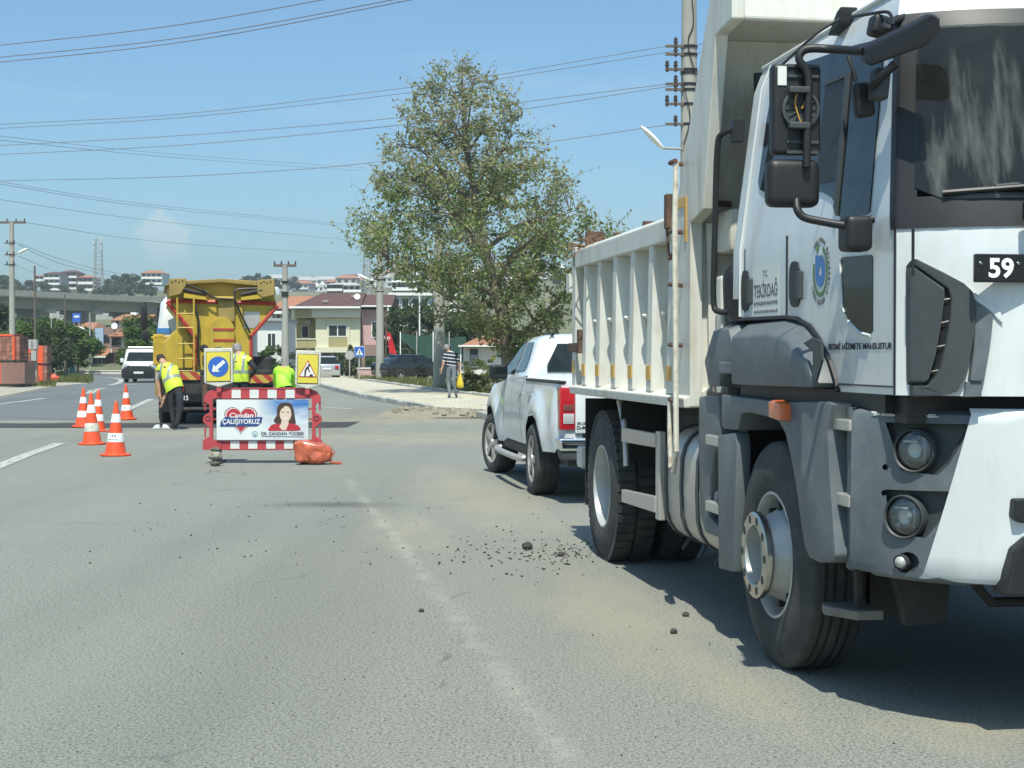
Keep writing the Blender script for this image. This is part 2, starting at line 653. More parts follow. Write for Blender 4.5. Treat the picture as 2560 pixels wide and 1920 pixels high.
# cab interior behind the glass
m_lin = M('cab_lining', (0.045, 0.047, 0.048), 0.85, var=0.15, scale=5)
m_seat = M('seat_cloth', (0.075, 0.08, 0.085), 0.9, var=0.2, scale=12, bump=0.3, bscale=60)
b = MB()
b.add([(0.13, -1.22, 1.62), (TW - 0.13, -1.22, 1.62), (TW - 0.13, 0.55, 1.62), (0.13, 0.55, 1.62), (0.17, -1.22, 2.86), (TW - 0.17, -1.22, 2.86), (TW - 0.17, 0.5, 2.86), (0.17, 0.5, 2.86)],
      [(0, 1, 2, 3), (4, 7, 6, 5), (1, 5, 6, 2), (2, 6, 7, 3), (3, 7, 4, 0)])
inter = b.build('cab_interior', m_lin, truck, recalc=False)
MB().prism([(-1.42, 1.80), (-1.46, 2.02), (-1.30, 2.06), (-1.05, 2.04), (-0.95, 1.90), (-0.95, 1.70)], 'x', 0.14, TW - 0.14).build('dashboard', m_lin, inter, bevel=0.03, smooth=40)
for x in (0.62, 1.80):
    st = MB().prism([(-0.30, 1.66), (-0.34, 1.80), (0.10, 1.78), (0.02, 2.30), (0.10, 2.50), (0.20, 2.50), (0.24, 1.66)], 'x', x - 0.27, x + 0.27).build('seat', m_seat, inter, bevel=0.05, smooth=45)
    MB().obox((x, 0.10, 2.58), (0.30, 0.12, 0.2)).build('headrest', m_seat, st, bevel=0.04, smooth=45)
sw = MB()
P_ = [(1.80 + 0.22 * math.cos(R(k * 15)), -0.75 + 0.12 * math.sin(R(k * 15)), 2.10 + 0.17 * math.sin(R(k * 15))) for k in range(25)]
sw.tube(P_, 0.018, 6, cap=False)
sw.tube([(1.80, -0.75, 2.1), (1.80, -1.0, 1.9)], 0.03, 6)
sw.build('steering_wheel', m_black, inter, smooth=50)
MB().box(0.35, TW - 0.35, -1.18, -1.14, 2.62, 2.80).build('sun_visor', m_lin, inter, bevel=0.02)
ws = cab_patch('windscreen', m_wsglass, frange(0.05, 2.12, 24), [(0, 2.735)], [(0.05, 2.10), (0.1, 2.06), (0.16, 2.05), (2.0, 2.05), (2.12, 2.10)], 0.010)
b = MB()
b.tube([cab_pt(0.13, 2.075, 0.025), cab_pt(0.4, 2.09, 0.03), cab_pt(0.95, 2.12, 0.03)], 0.010, 6)
b.tube([cab_pt(0.3, 2.095, 0.02), cab_pt(0.9, 2.15, 0.025)], 0.007, 6)
b.build('wiper', m_black, truck, smooth=40)
b = MB()
b.box(0.42, 0.62, -1.74, -1.70, 1.955, 2.03)
b.build('wiper_cover', m_black, truck, bevel=0.01)

# panel seams and door edges on the near side
b = MB()
for (pts, w) in (([(1966, 592), (1966, 794)], 0.012), ([(2236, 572), (2236, 990)], 0.008), ([(2281, 572), (2281, 690)], 0.014)):
    p = [TF.side(u, v, 0.045) for u, v in pts]
    b.box(0.0445, 0.051, p[0][0] - w / 2, p[0][0] + w / 2, min(p[0][1], p[1][1]), max(p[0][1], p[1][1]))
arch_in = [(0.046, y, z) for y, z in ARCH]
b.tube(arch_in, 0.010, 5)
b.build('door_seam', m_black, cab)
for (y0, z0, y1, z1) in ((-0.148, 1.66, -0.148, 2.02), (0.50, 1.68, 0.50, 2.0)):
    MB().box(0.0462, 0.051, y0 - 0.003, y0 + 0.003, z0, z1).build('panel_gap', m_dgrey, cab)
MB().box(0.0462, 0.051, -1.40, -0.82, 1.338, 1.345).build('panel_gap', m_dgrey, cab)
b = MB()
b.tube([(xs(z) - 0.004, yr(z) - 0.14, z) for z in (1.66, 2.0, 2.2, 2.4, 2.6, 2.8, 2.92)], 0.011, 6)
b.tube([(xs(2.93) - 0.006, y, 2.925) for y in (0.56, 0.2, -0.2, -0.6, -1.0, -1.15)], 0.012, 6)
b.build('drip_rail', m_white, cab, smooth=60)


def side_plate(name, px, x, mat, parent=truck, th=0.012, bevel=0.0, mirror=False, follow=False, **k):
    poly = sp_(px, x)
    b = MB()
    n = len(poly)
    if follow:
        vs = [(xs(z) - th, y, z) for y, z in poly] + [(xs(z) + 0.01, y, z) for y, z in poly]
    else:
        vs = [(x, y, z) for y, z in poly] + [(x + th, y, z) for y, z in poly]
    b.add(vs, [tuple(range(n)), tuple(range(2 * n - 1, n - 1, -1))] + [(i, (i + 1) % n, n + (i + 1) % n, n + i) for i in range(n)])
    o = b.build(name, mat, parent, bevel=bevel, **k)
    if mirror:
        for i in range(len(b.v)):
            b.v[i] = (TW - b.v[i][0], b.v[i][1], b.v[i][2])
        b.build(name, mat, parent, bevel=bevel, **k)
    return o


door_glass = side_plate('side_window', [(1919, 170), (2000, 150), (2110, 112), (2180, 96), (2186, 120), (2186, 530), (2178, 537), (2112, 545), (2104, 520), (2086, 494), (2060, 480), (1912, 480), (1899, 474), (1893, 455), (1900, 300), (1908, 215)], 0.07, m_glass, th=0.006, follow=True, mirror=True)
side_plate('window_opening', [(2051, 212), (2104, 190), (2104, 450), (2049, 462)], 0.08, m_black, th=0.009, follow=True)
side_plate('window_bar', [(2104, 180), (2112, 178), (2112, 540), (2104, 520)], 0.08, m_dgrey, th=0.016, follow=True)
side_plate('window_bar', [(2053, 205), (2104, 183), (2104, 192), (2053, 214)], 0.08, m_dgrey, th=0.016, follow=True)
side_plate('lower_door_window', [(2103, 650), (2108, 643), (2178, 637), (2183, 642), (2183, 828), (2176, 835), (2150, 828), (2122, 800), (2108, 765)], 0.05, m_glass, th=0.004, follow=True)
b = MB()
b.tube([(0.045, *q) for q in sp_([(2101, 650), (2106, 765), (2112, 782)], 0.045)], 0.007, 6)
b.tube([(0.045, *q) for q in sp_([(2121, 803), (2150, 832), (2176, 839)], 0.045)], 0.007, 6)
b.build('window_trim', m_white, truck, smooth=60)


def oval(u0, u1, v0, v1, n=20):
    c, w, h = (u0 + u1) / 2, (u1 - u0) / 2, (v1 - v0) / 2
    out = []
    for k in range(n):
        t = 2 * math.pi * k / n
        s, q = math.cos(t), math.sin(t)
        out.append((c + w * math.copysign(abs(s) ** 0.6, s), (v0 + v1) / 2 + h * math.copysign(abs(q) ** 0.75, q)))
    return out


for (a, c, d, e) in ((1855, 1875, 676, 778), (1975, 2002, 653, 768)):
    dh = side_plate('door_handle', oval(a, c, d, e), 0.05, m_black, th=0.006, follow=True)
    b = MB()
    q = TF.side((a + c) / 2 + 3, (d + e) / 2, 0.03)
    b.box(0.03, 0.05, q[0] - 0.035, q[0] + 0.02, q[1] - 0.07, q[1] + 0.06)
    b.build('grip', m_dgrey, dh, bevel=0.008)

# lettering on the doors
LX, LZ = (0, -1, 0), (0, 0, 1)


def side_text(s, u0, u1, vc, hpx, mat=m_text, name='lettering', **k):
    a, c = TF.side(u0, vc, 0.044), TF.side(u1, vc, 0.044)
    hz = TF.side((u0 + u1) / 2, vc - hpx / 2, 0.044)[1] - TF.side((u0 + u1) / 2, vc + hpx / 2, 0.044)[1]
    return letter(s, mat, abs(a[0] - c[0]), hz, (0.0488, (a[0] + c[0]) / 2, (a[1] + c[1]) / 2), LX, LZ, truck, name, **k)


m_stick = M('sticker_film', (0.70, 0.71, 0.66), 0.4)
side_plate('door_sticker', [(1881, 672), (1947, 660), (1947, 788), (1881, 792)], 0.0492, m_stick, th=0.003)
m_gtext = M('faded_lettering', (0.10, 0.10, 0.10), 0.6)
side_text('T.C.', 1905, 1917, 683, 16, m_gtext)
side_text('TEKİRDAĞ', 1883, 1942, 720, 44, m_gtext, bold=0.01)
side_text('BÜYÜKŞEHİR BELEDİYESİ', 1883, 1942, 757, 13, m_gtext, bold=0.01)
side_text('FEN İŞLERİ DAİRESİ BAŞKANLIĞI', 1883, 1942, 778, 10, m_gtext)
side_text('RESMİ HİZMETE MAHSUSTUR', 2069, 2227, 863, 21, m_text, bold=0.012)

# the round municipal emblem
lc = TF.side(2048, 678, 0.044)
m_lblue = M('emblem_blue', (0.06, 0.19, 0.46), 0.5)
m_lgreen = M('emblem_green', (0.09, 0.20, 0.07), 0.5)


def arc_band(r0y, r1y, r0z, r1z, a0, a1, n, x):
    b = MB()
    rows = [[], []]
    for i in range(n + 1):
        t = R(a0 + (a1 - a0) * i / n)
        rows[0].append((x, lc[0] - r0y * math.cos(t), lc[1] + r0z * math.sin(t)))
        rows[1].append((x, lc[0] - r1y * math.cos(t), lc[1] + r1z * math.sin(t)))
    b.grid(rows)
    return b


arc_band(0.075, 0.093, 0.093, 0.112, -200, 70, 26, 0.0478).build('emblem_ring', m_lgreen, truck)
arc_band(0.018, 0.062, 0.022, 0.07, 0, 360, 24, 0.0478).build('emblem_bowl', m_lblue, truck)
b = MB()
b.box(0.0475, 0.049, lc[0] + 0.028, lc[0] + 0.060, lc[1] - 0.01, lc[1] + 0.072)
b.build('emblem_stem', m_lblue, truck)
b = MB()
b.prism([(lc[0] + 0.06, lc[1] + 0.112), (lc[0] + 0.046, lc[1] + 0.112), (lc[0] + 0.036, lc[1] + 0.09), (lc[0] + 0.028, lc[1] + 0.118), (lc[0] + 0.012, lc[1] + 0.118), (lc[0] + 0.034, lc[1] + 0.076)], 'x', 0.0475, 0.049)
b.build('emblem_leaf', m_lgreen, truck)
for i, ch in enumerate('TEKİRDAĞ BÜYÜKŞEHİR BELEDİYESİ'):
    if ch == ' ':
        continue
    t = R(128 - i * 9.6)
    c = Vector((0.0485, lc[0] - 0.112 * math.cos(t), lc[1] + 0.137 * math.sin(t)))
    up = Vector((0, -math.cos(t), math.sin(t)))
    letter(ch, m_gtext, 0.014 if ch not in 'İ' else 0.004, 0.02, c, Vector((-1, 0, 0)).cross(up) * -1, up, truck, 'emblem_letter')

# grey upper fender over the front wheel
def fender_block(name, poly, x0, x1, mat, inset=0.05, drop=0.04, bevel=0.02, mirror=True):
    b = MB()
    cy = sum(p[0] for p in poly) / len(poly)
    cz = sum(p[1] for p in poly) / len(poly)
    n = len(poly)
    vs = []
    for (x, k) in ((x0, inset), (x0 + 0.10, 0.0), (x1, 0.0)):
        for y, z in poly:
            zz = z - (k if z > cz else 0)
            vs.append((x, y + (cy - y) * k * 0.35, zz))
    fs = [tuple(range(n)), tuple(range(3 * n - 1, 2 * n - 1, -1))]
    for r in range(2):
        fs += [(r * n + i, r * n + (i + 1) % n, (r + 1) * n + (i + 1) % n, (r + 1) * n + i) for i in range(n)]
    b.add(vs, fs)
    o = b.build(name, mat, truck, bevel=bevel, smooth=40)
    if mirror:
        for i in range(len(b.v)):
            b.v[i] = (TW - b.v[i][0], b.v[i][1], b.v[i][2])
        b.build(name, mat, truck, bevel=bevel, smooth=40)
    return o


fender_block('fender', [(0.44, 1.625), (-0.15, 1.632), (-0.42, 1.60), (-0.58, 1.53), (-0.70, 1.44), (-0.78, 1.345), (-0.76, 1.325), (0.0, 1.318), (0.44, 1.318)], -0.045, 0.5, m_grey, inset=0.07)
fender_block('rear_fender', [(0.84, 1.625), (0.56, 1.63), (0.45, 1.50), (0.56, 1.37), (0.70, 1.37), (0.72, 1.30), (0.94, 1.30), (0.97, 1.36), (1.02, 1.46)], -0.02, 0.4, m_grey, inset=0.03)
b = MB()
b.box(0.06, 0.7, 0.42, 0.80, 1.30, 1.60)
b.build('fender_liner', m_black, truck)
b = MB()
b.box(-0.03, 0.1, 0.43, 0.70, 1.37, 1.43)
b.build('fender_strut', m_grey, truck, bevel=0.008)
side_plate('fender_shadow', [(2008, 858), (2030, 845), (2052, 853), (2054, 900), (2040, 950), (2030, 952), (2032, 880)], -0.05, m_dgrey, th=0.01)  # dark plate drawn in the shape of the mirror's shadow on the fender
# lower wheel-arch pieces
arch = [(0.65, 1.262), (0.0, 1.255), (-0.30, 1.252), (-0.62, 1.262), (-0.90, 1.27), (-0.955, 1.262), (-0.90, 1.15), (-0.93, 0.95), (-0.985, 0.70), (-1.0, 0.64), (-0.97, 0.607), (-0.80, 0.585), (-0.69, 0.59), (-0.62, 0.63),
        (-0.56, 0.76), (-0.50, 0.90), (-0.43, 1.02), (-0.36, 1.11), (-0.27, 1.16), (-0.10, 1.175), (0.20, 1.185), (0.30, 1.175), (0.36, 1.09), (0.60, 1.085), (0.65, 1.10)]
b = MB()
b.prism(arch, 'x', -0.03, 0.34)
b.build('wheel_arch', m_grey, truck, bevel=0.014, smooth=40)
for i in range(len(b.v)):
    b.v[i] = (TW - b.v[i][0], b.v[i][1], b.v[i][2])
b.build('wheel_arch', m_grey, truck, bevel=0.014, smooth=40)
q = TF.side(1953, 1025, -0.05)
b = MB()
b.prism([(q[0] + 0.08, q[1] + 0.035), (q[0] + 0.02, q[1] + 0.045), (q[0] - 0.07, q[1] + 0.03), (q[0] - 0.08, q[1] - 0.045), (q[0] + 0.08, q[1] - 0.035)], 'x', -0.085, -0.02)
b.build('side_marker_lamp', m_amber, truck, bevel=0.008, smooth=40)
b = MB()
b.prism([(0.72, 1.05), (0.40, 1.08), (0.38, 1.0), (0.44, 0.37), (0.70, 0.355)], 'x', -0.03, 0.05)
b.build('mud_guard', m_grey, truck, bevel=0.018, smooth=40)
b = MB()
b.prism([(1.19, 1.24), (0.80, 1.25), (0.76, 1.0), (0.88, 0.95), (1.0, 0.70), (0.98, 0.60), (0.78, 0.56), (0.80, 0.50), (1.05, 0.50), (1.16, 0.58), (1.20, 0.95)], 'x', 0.0, 0.10)
b.build('step_guard', m_grey, truck, bevel=0.02, smooth=40)
for z0 in (0.985, 0.63):
    b = MB()
    b.box(-0.02, 0.34, 0.66, 0.98, z0, z0 + 0.055)
    b.build('cab_step', m_alum, truck, bevel=0.008)
b = MB()
b.box(0.08, 0.42, 0.55, 1.3, 0.45, 1.26)
b.build('step_well', m_black, truck)
# perforated steps between arch and bumper
MB().box(-0.005, 0.34, -1.085, -0.93, 0.845, 0.895).build('bumper_step', m_alum, truck, bevel=0.006)
MB().box(-0.005, 0.34, -1.085, -0.90, 1.155, 1.20).build('bumper_step', m_alum, truck, bevel=0.006)
b = MB()
for zz in frange(0.62, 1.17, 9):
    b.box(0.05, 0.058, -1.08, -0.86, zz, zz + 0.016)
for yy in frange(-1.08, -0.86, 5):
    b.box(0.048, 0.06, yy, yy + 0.014, 0.62, 1.18)
b.build('step_mesh', m_dgrey, truck)
MB().box(0.12, 0.5, -1.05, -0.80, 0.6, 1.24).build('step_well', m_black, truck)

# bumper: solid with real lamp recesses
def bump_front(x):
    t = abs(x - TW / 2) / (TW / 2)
    return -1.72 + 0.63 * (t ** 5.0)


def bumper_mesh():
    b = MB()
    xsx = [0.0, 0.004, 0.015, 0.035, 0.065, 0.10, 0.15, 0.21, 0.28, 0.36, 0.46, 0.6, 0.8, 1.0, TW / 2]
    xsx = xsx + [TW - x for x in reversed(xsx[:-1])]
    prof = [(0.585, 0.045), (0.60, 0.012), (0.64, 0.0), (0.9, 0.0), (1.2, 0.006), (1.235, 0.02), (1.25, 0.05)]
    rows = []
    for z, inn in prof:
        rows.append([(x + (inn if x < 0.05 else -inn if x > TW - 0.05 else 0), bump_front(x) + inn, z + (0.012 if (z < 0.7 and 0.3 < x < TW - 0.3) else 0)) for x in xsx])
    back = [(1.25, 0.0), (0.585, 0.0)]
    for z, _ in back:
        rows.append([(min(max(x, 0.02), TW - 0.02), max(bump_front(x) + 0.22, -1.06) if 0.02 < x < TW - 0.02 else -1.05, z) for x in xsx])
    n = len(xsx)
    rows.append(rows[0])
    b.grid(rows)
    b.add([r[0] for r in rows[:-1]] + [r[-1] for r in rows[:-1]], [tuple(range(len(rows) - 1)), tuple(range(2 * (len(rows) - 1) - 1, len(rows) - 2, -1))])
    return b


def split_x(z):                                # where the grey corner meets the white centre piece
    return lerp([(0.58, 0.155), (0.62, 0.165), (1.25, 0.292)], z)


bm_all = bumper_mesh()
bum = bm_all.build('bumper', [m_grey, m_dgrey], truck, smooth=35)
cutters = []


def surf_xz(u, v, off=0.0):                    # pixel -> point on bumper skin
    y = -1.45
    for _ in range(40):
        x, z = TF.front(u, v, y)
        y = y * 0.6 + 0.4 * bump_front(min(max(x, 0), TW))
    return x, z


def recess(px, depth, name):
    poly = [surf_xz(u, v) for u, v in px]
    b = MB()
    n = len(poly)
    vs = [(x, bump_front(x) - 0.15, z) for x, z in poly] + [(x + 0.02, bump_front(x) + depth, z) for x, z in poly]
    b.add(vs, [tuple(range(n)), tuple(range(2 * n - 1, n - 1, -1))] + [(i, (i + 1) % n, n + (i + 1) % n, n + i) for i in range(n)], 1)
    o = b.build(name, [m_grey, m_dgrey], truck)
    cutters.append(o)


recess([(2200, 1055), (2405, 1060), (2415, 1070), (2360, 1160), (2330, 1188), (2240, 1175), (2222, 1120)], 0.035, 'c1')
recess([(2200, 1222), (2370, 1228), (2378, 1240), (2330, 1310), (2300, 1345), (2225, 1330), (2205, 1290)], 0.035, 'c2')
recess([(2254 + 31 * math.cos(R(k * 30)), 1405 + 27 * math.sin(R(k * 30))) for k in range(12)], 0.04, 'c3')
for (u, v, r) in ((2199, 1167, 8), (2196, 1231, 8), (2355, 1242, 8)):
    recess([(u + r * math.cos(R(k * 45)), v + r * math.sin(R(k * 45))) for k in range(8)], 0.03, 'c4')
for c in cutters:
    md = bum.modifiers.new('cut', 'BOOLEAN')
    md.operation = 'DIFFERENCE'
    md.solver = 'EXACT'
    md.object = c
dg = bpy.context.evaluated_depsgraph_get()
dg.update()
me2 = bpy.data.meshes.new_from_object(bum.evaluated_get(dg))
bum.modifiers.clear()
bum.data = me2
for c in cutters:
    bpy.data.objects.remove(c)
# the white centre piece laid over the grey corners
b = MB()
rows = []
zz = [0.60, 0.625, 0.7, 0.8, 0.9, 1.0, 1.1, 1.2, 1.24, 1.262]
for z in zz:
    a = split_x(z)
    row = []
    for q in frange(0, 1, 18):
        x = a + (TW - 2 * a) * q
        t = 0.012 if 0.62 < z < 1.245 else -0.01
        row.append((x, bump_front(x) - t, z))
    rows.append(row)
b.grid(rows)
b.build('bumper_centre', m_white, truck, smooth=40, solid=0.012, recalc=False)
b = MB()
b.prism([(0.37, 0.57), (0.385, 0.66), (0.405, 0.745), (0.45, 0.79), (2.0, 0.79), (2.045, 0.745), (2.065, 0.66), (2.08, 0.57)], 'y', -1.70, -1.58)
b.prism([(0.405, 0.86), (0.41, 0.93), (0.60, 0.94), (0.60, 0.84), (0.43, 0.84)], 'y', -1.69, -1.58)
b.build('lower_grille', m_black, truck, bevel=0.01)


def lamp_unit(name, u, v, r, lensmat, ringmat, tilt=0.0):
    x, z = surf_xz(u, v)
    s = 1e-3
    tx = Vector((1, (bump_front(x + s) - bump_front(x - s)) / (2 * s) * 0.75, 0)).normalized()
    nrm = tx.cross(Vector((0, 0, 1))).normalized()          # points out of the bumper
    if nrm.y > 0:
        nrm = -nrm
    m = Matrix((tx, nrm, Vector((0, 0, 1)))).transposed().to_4x4()
    m.translation = Vector((x, bump_front(x), z)) + nrm * -0.005
    root = MB()
    root.lathe([(r * 1.12, -0.03), (r * 1.14, 0.012), (r * 1.08, 0.02), (r * 1.0, 0.014), (r * 0.98, -0.03)], axis='y', n=36)
    root.xf(m)
    o = root.build(name, ringmat, truck, smooth=40)
    k = MB()
    k.lathe([(r * 0.99, 0.006), (r * 0.9, 0.016), (r * 0.6, 0.026), (0.001, 0.030)], axis='y', n=36)
    k.xf(m)
    k.build('lens', lensmat, o, smooth=60)
    k = MB()
    k.lathe([(r * 0.97, 0.0), (r * 0.8, -0.012), (r * 0.72, 0.0), (r * 0.4, -0.02), (r * 0.38, -0.002), (0.001, -0.006)], axis='y', n=36)
    k.obox((r * 0.55, -0.002, 0), (r * 0.14, 0.012, r * 1.2))
    k.obox((-r * 0.2, 0.0, r * 0.45), (r * 0.8, 0.012, r * 0.1))
    k.xf(m)
    k.build('reflector', m_clear, o, smooth=40)
    return o


def lens_mat():
    m = bpy.data.materials.new('headlamp_glass')
    m.use_nodes = True
    nt = m.node_tree
    nt.nodes.clear()
    o = nt.nodes.new('ShaderNodeOutputMaterial')
    t = nt.nodes.new('ShaderNodeBsdfTransparent')
    t.inputs[0].default_value = (0.85, 0.88, 0.87, 1)
    g = nt.nodes.new('ShaderNodeBsdfGlossy')
    g.inputs['Roughness'].default_value = 0.04
    x = nt.nodes.new('ShaderNodeMixShader')
    f = nt.nodes.new('ShaderNodeFresnel')
    f.inputs[0].default_value = 1.7
    nt.links.new(f.outputs[0], x.inputs[0])
    nt.links.new(t.outputs[0], x.inputs[1])
    nt.links.new(g.outputs[0], x.inputs[2])
    nt.links.new(x.outputs[0], o.inputs[0])
    return m


m_lens = lens_mat()
lamp_unit('headlamp', 2286, 1126, 0.076, m_lens, m_dgrey)
lamp_unit('headlamp', 2261, 1292, 0.076, m_lens, m_dgrey)
lamp_unit('fog_lamp', 2254, 1405, 0.027, m_rim, m_dgrey)
# scratches on the bumper edge
b = MB()
for k in range(26):
    x = random.uniform(0.05, 0.2)
    b.obox((x, bump_front(x) + 0.016, random.uniform(1.225, 1.238)), (random.uniform(0.01, 0.05), 0.004, random.uniform(0.002, 0.005)), (0, random.uniform(-.1, .1), R(-55)))
tag(b.build('scrape_mark', m_stick, bum), kind='stuff')

# corner air-intake grille and number plate on the front panel
def fx(u, v):
    y = -1.6
    for _ in range(30):
        x, z = TF.front(u, v, y)
        y = 0.5 * y + 0.5 * cab_pt(max(0.0, x - xs(z)), z).y
    return x, z


def zoom5(p):
    return (2220 + p[0] * 0.3014, 560 + p[1] * 0.3014)


def front_poly(name, pts, mat, off, th=0.02, bevel=0.004, parent=truck):
    P = [fx(*zoom5(p)) for p in pts]
    b = MB()
    n = len(P)
    vs = []
    for (d) in (off, off - th):
        for x, z in P:
            y = cab_pt(max(0.0, x - xs(z)), z).y
            vs.append((x, y - d, z))
    b.add(vs, [tuple(range(n)), tuple(range(2 * n - 1, n - 1, -1))] + [(i, (i + 1) % n, n + (i + 1) % n, n + i) for i in range(n)])
    return b.build(name, mat, parent, bevel=bevel)


front_poly('grille_recess', [(190, 300), (420, 420), (500, 560), (495, 800), (450, 1030), (390, 1270), (330, 1330), (160, 1335), (150, 900), (150, 350)], m_black, 0.012, 0.03)
gA = front_poly('intake_cover', [(140, 372), (190, 366), (428, 535), (432, 600), (400, 850), (360, 1080), (300, 1290), (270, 1312), (146, 1312), (140, 900)], m_dgrey, 0.045, 0.04, 0.008)
gB = front_poly('intake_frame', [(205, 288), (420, 395), (600, 492), (672, 560), (696, 650), (694, 860), (660, 1060), (610, 1260), (545, 1385), (430, 1422), (180, 1432), (176, 1336), (300, 1336), (350, 1290), (400, 1200), (450, 1000), (485, 780), (494, 630), (470, 540), (205, 352)], m_dgrey, 0.034, 0.04, 0.006)
front_poly('intake_side', [(702, 642), (780, 690), (840, 750), (850, 800), (835, 960), (775, 1302), (662, 1302), (690, 1060), (700, 860)], m_grey, 0.022, 0.03, 0.004)
front_poly('panel_foot', [(640, 1308), (770, 1308), (765, 1432), (620, 1436)], m_grey, 0.012, 0.03, 0.003)
for (p, q) in (((424, 632), (492, 622)), ((408, 824), (482, 806)), ((366, 1022), (450, 1006)), ((312, 1228), (396, 1212))):
    A, B = fx(*zoom5(p)), fx(*zoom5(q))
    b = MB().tube([(A[0], cab_pt(max(0, A[0] - xs(A[1])), A[1]).y - 0.024, A[1]), (B[0], cab_pt(max(0, B[0] - xs(B[1])), B[1]).y - 0.024, B[1])], 0.0028, 5)
    b.build('grille_slat', m_alum, truck)
front_poly('panel_groove', [(208, 282), (420, 388), (600, 486), (700, 560), (860, 660), (930, 740), (948, 830), (900, 790), (850, 735), (700, 625), (600, 505), (420, 410), (208, 305)], m_white, 0.010, 0.02, 0.004)
m_plate = M('plate_black', (0.008, 0.008, 0.009), 0.3)
pa, pb = fx(*zoom5((718, 262))), fx(*zoom5((718, 494)))
pa = (pa[0] - 0.046, pa[1])
py = cab_pt(pa[0] + 0.2, 1.78).y - 0.03
plate = MB().box(pa[0], pa[0] + 0.52, py - 0.006, py + 0.02, pb[1], pa[1]).build('number_plate', m_plate, truck, bevel=0.006)
m_wtext = M('white_lettering', (0.80, 0.81, 0.80), 0.5)
letter('59', m_wtext, 0.098, 0.075, (pa[0] + 0.098, py - 0.008, (pa[1] + pb[1]) / 2), (1, 0, 0), (0, 0, 1), plate, bold=0.03)
letter('A', m_wtext, 0.05, 0.075, (pa[0] + 0.215, py - 0.008, (pa[1] + pb[1]) / 2), (1, 0, 0), (0, 0, 1), plate, bold=0.03)
b = MB()
for x in (0.018, 0.165):
    b.lathe([(0.007, 0), (0.005, -0.005), (0.0005, -0.006)], (pa[0] + x, py - 0.006, pa[1] - 0.035), 'y', 10)
b.build('plate_screw', m_steel, plate)
# dark gap between cab and bumper
b = MB()
b.box(0.10, TW - 0.10, -1.42, -0.6, 1.2, 1.34)
b.box(0.06, TW - 0.06, -1.30, 0.6, 1.235, 1.318)
b.build('cab_underside', m_black, truck)
b = MB()
b.box(0.42, 2.03, -1.25, 1.4, 0.62, 1.25)
b.build('engine_bay_fill', m_chassis, truck, bevel=0.05)  # one dark block under the cab, filled in so no light leaks through

# wheels
def tyre_profile(Ro, Ri, w, grooves):
    p = [(Ri, 0.05), (Ri + 0.004, 0.018), (Ri + 0.03, 0.006), (Ri + 0.08, 0.0), (Ro - 0.09, 0.004), (Ro - 0.055, 0.016), (Ro - 0.03, 0.026), (Ro - 0.012, 0.034), (Ro - 0.004, 0.042), (Ro, 0.052)]
    for g in grooves:
        p += [(Ro + 0.001, g - 0.009), (Ro - 0.014, g - 0.006), (Ro - 0.014, g + 0.006), (Ro + 0.001, g + 0.009)]
    p += [(r, w - h) for r, h in reversed(p[:10])]
    return p


def truck_wheel(x, y, front, flip=False, dual=0.0):
    sg = -1 if flip else 1
    Ro, Ri, tw = 0.535, 0.292, 0.31
    m = Matrix.Translation((x, y, Ro - 0.012)) @ Matrix.Diagonal((sg, 1, 1, 1))
    b = MB().lathe(tyre_profile(Ro, Ri, tw, (0.09, 0.13, 0.18, 0.22) if front else (0.155,)), n=56)
    if not front:
        for k in range(46):
            t = 2 * math.pi * k / 46
            for (h0, h1) in ((0.018, 0.14), (0.17, 0.29)):
                s = MB().box(h0, h1, -0.027, 0.027, Ro - 0.035, Ro + 0.010)
                s.xf(Matrix.Rotation(t + (0.07 if h0 > 0.1 else 0), 4, 'X'))
                b.add(s.v, s.f)
    b.xf(m)
    ty = b.build('tyre', m_rubber, None, smooth=30)
    r = MB()
    if front:
        r.lathe([(Ri + 0.006, 0.045), (Ri + 0.006, 0.016), (Ri - 0.006, 0.014), (Ri - 0.014, 0.03), (Ri - 0.02, 0.10), (0.258, 0.125), (0.235, 0.10), (0.215, 0.055), (0.19, 0.01), (0.178, -0.03), (0.172, -0.045)], n=48)
    else:
        r.lathe([(Ri + 0.006, 0.045), (Ri + 0.006, 0.014), (Ri - 0.008, 0.012), (Ri - 0.016, 0.03), (Ri - 0.022, 0.06), (0.262, 0.10), (0.255, 0.20), (0.235, 0.22), (0.16, 0.215), (0.15, 0.16), (0.12, 0.12), (0.001, 0.115)], n=48)
    r.xf(m)
    rim = r.build('rim', m_rim, None, smooth=40)
    return ty, rim, m


def wheel_set(name, x, y, front, flip=False):
    ty, rim, m = truck_wheel(x, y, front, flip)
    ty.name = name
    ty.parent = truck
    rim.parent = ty
    if front:
        r = MB()
        r.lathe([(0.135, -0.035), (0.135, -0.071), (0.143, -0.078), (0.192, -0.078), (0.203, -0.072), (0.205, -0.05), (0.198, -0.04)], n=48, close=False)
        for k in range(10):
            t = 2 * math.pi * k / 10
        r.xf(m)
        r.build('hub_ring', m_steel, ty, smooth=35)
        for k in range(10):
            t = 2 * math.pi * k / 10
            r = MB().lathe([(0.022, -0.076), (0.021, -0.0785), (0.0005, -0.0788)], (0, 0.17 * math.cos(t), 0.17 * math.sin(t)), 'x', 12)
            r.xf(m)
            r.build('bolt_hole', m_black, ty)
        r = MB()
        r.lathe([(0.134, -0.076), (0.130, 0.0), (0.10, 0.02), (0.001, 0.02)], n=36)
        r.xf(m)
        r.build('hub', m_rim, ty, smooth=40)
        r = MB()
        for k in range(10):
            t = 2 * math.pi * (k + .5) / 10
            r.obox((0.068, 0.225 * math.cos(t), 0.225 * math.sin(t)), (0.05, 0.045, 0.032), (t, 0, 0))
        r.xf(m)
        tag(r.build('rim_hole', m_black, ty, bevel=0.008), kind='stuff')
    return ty


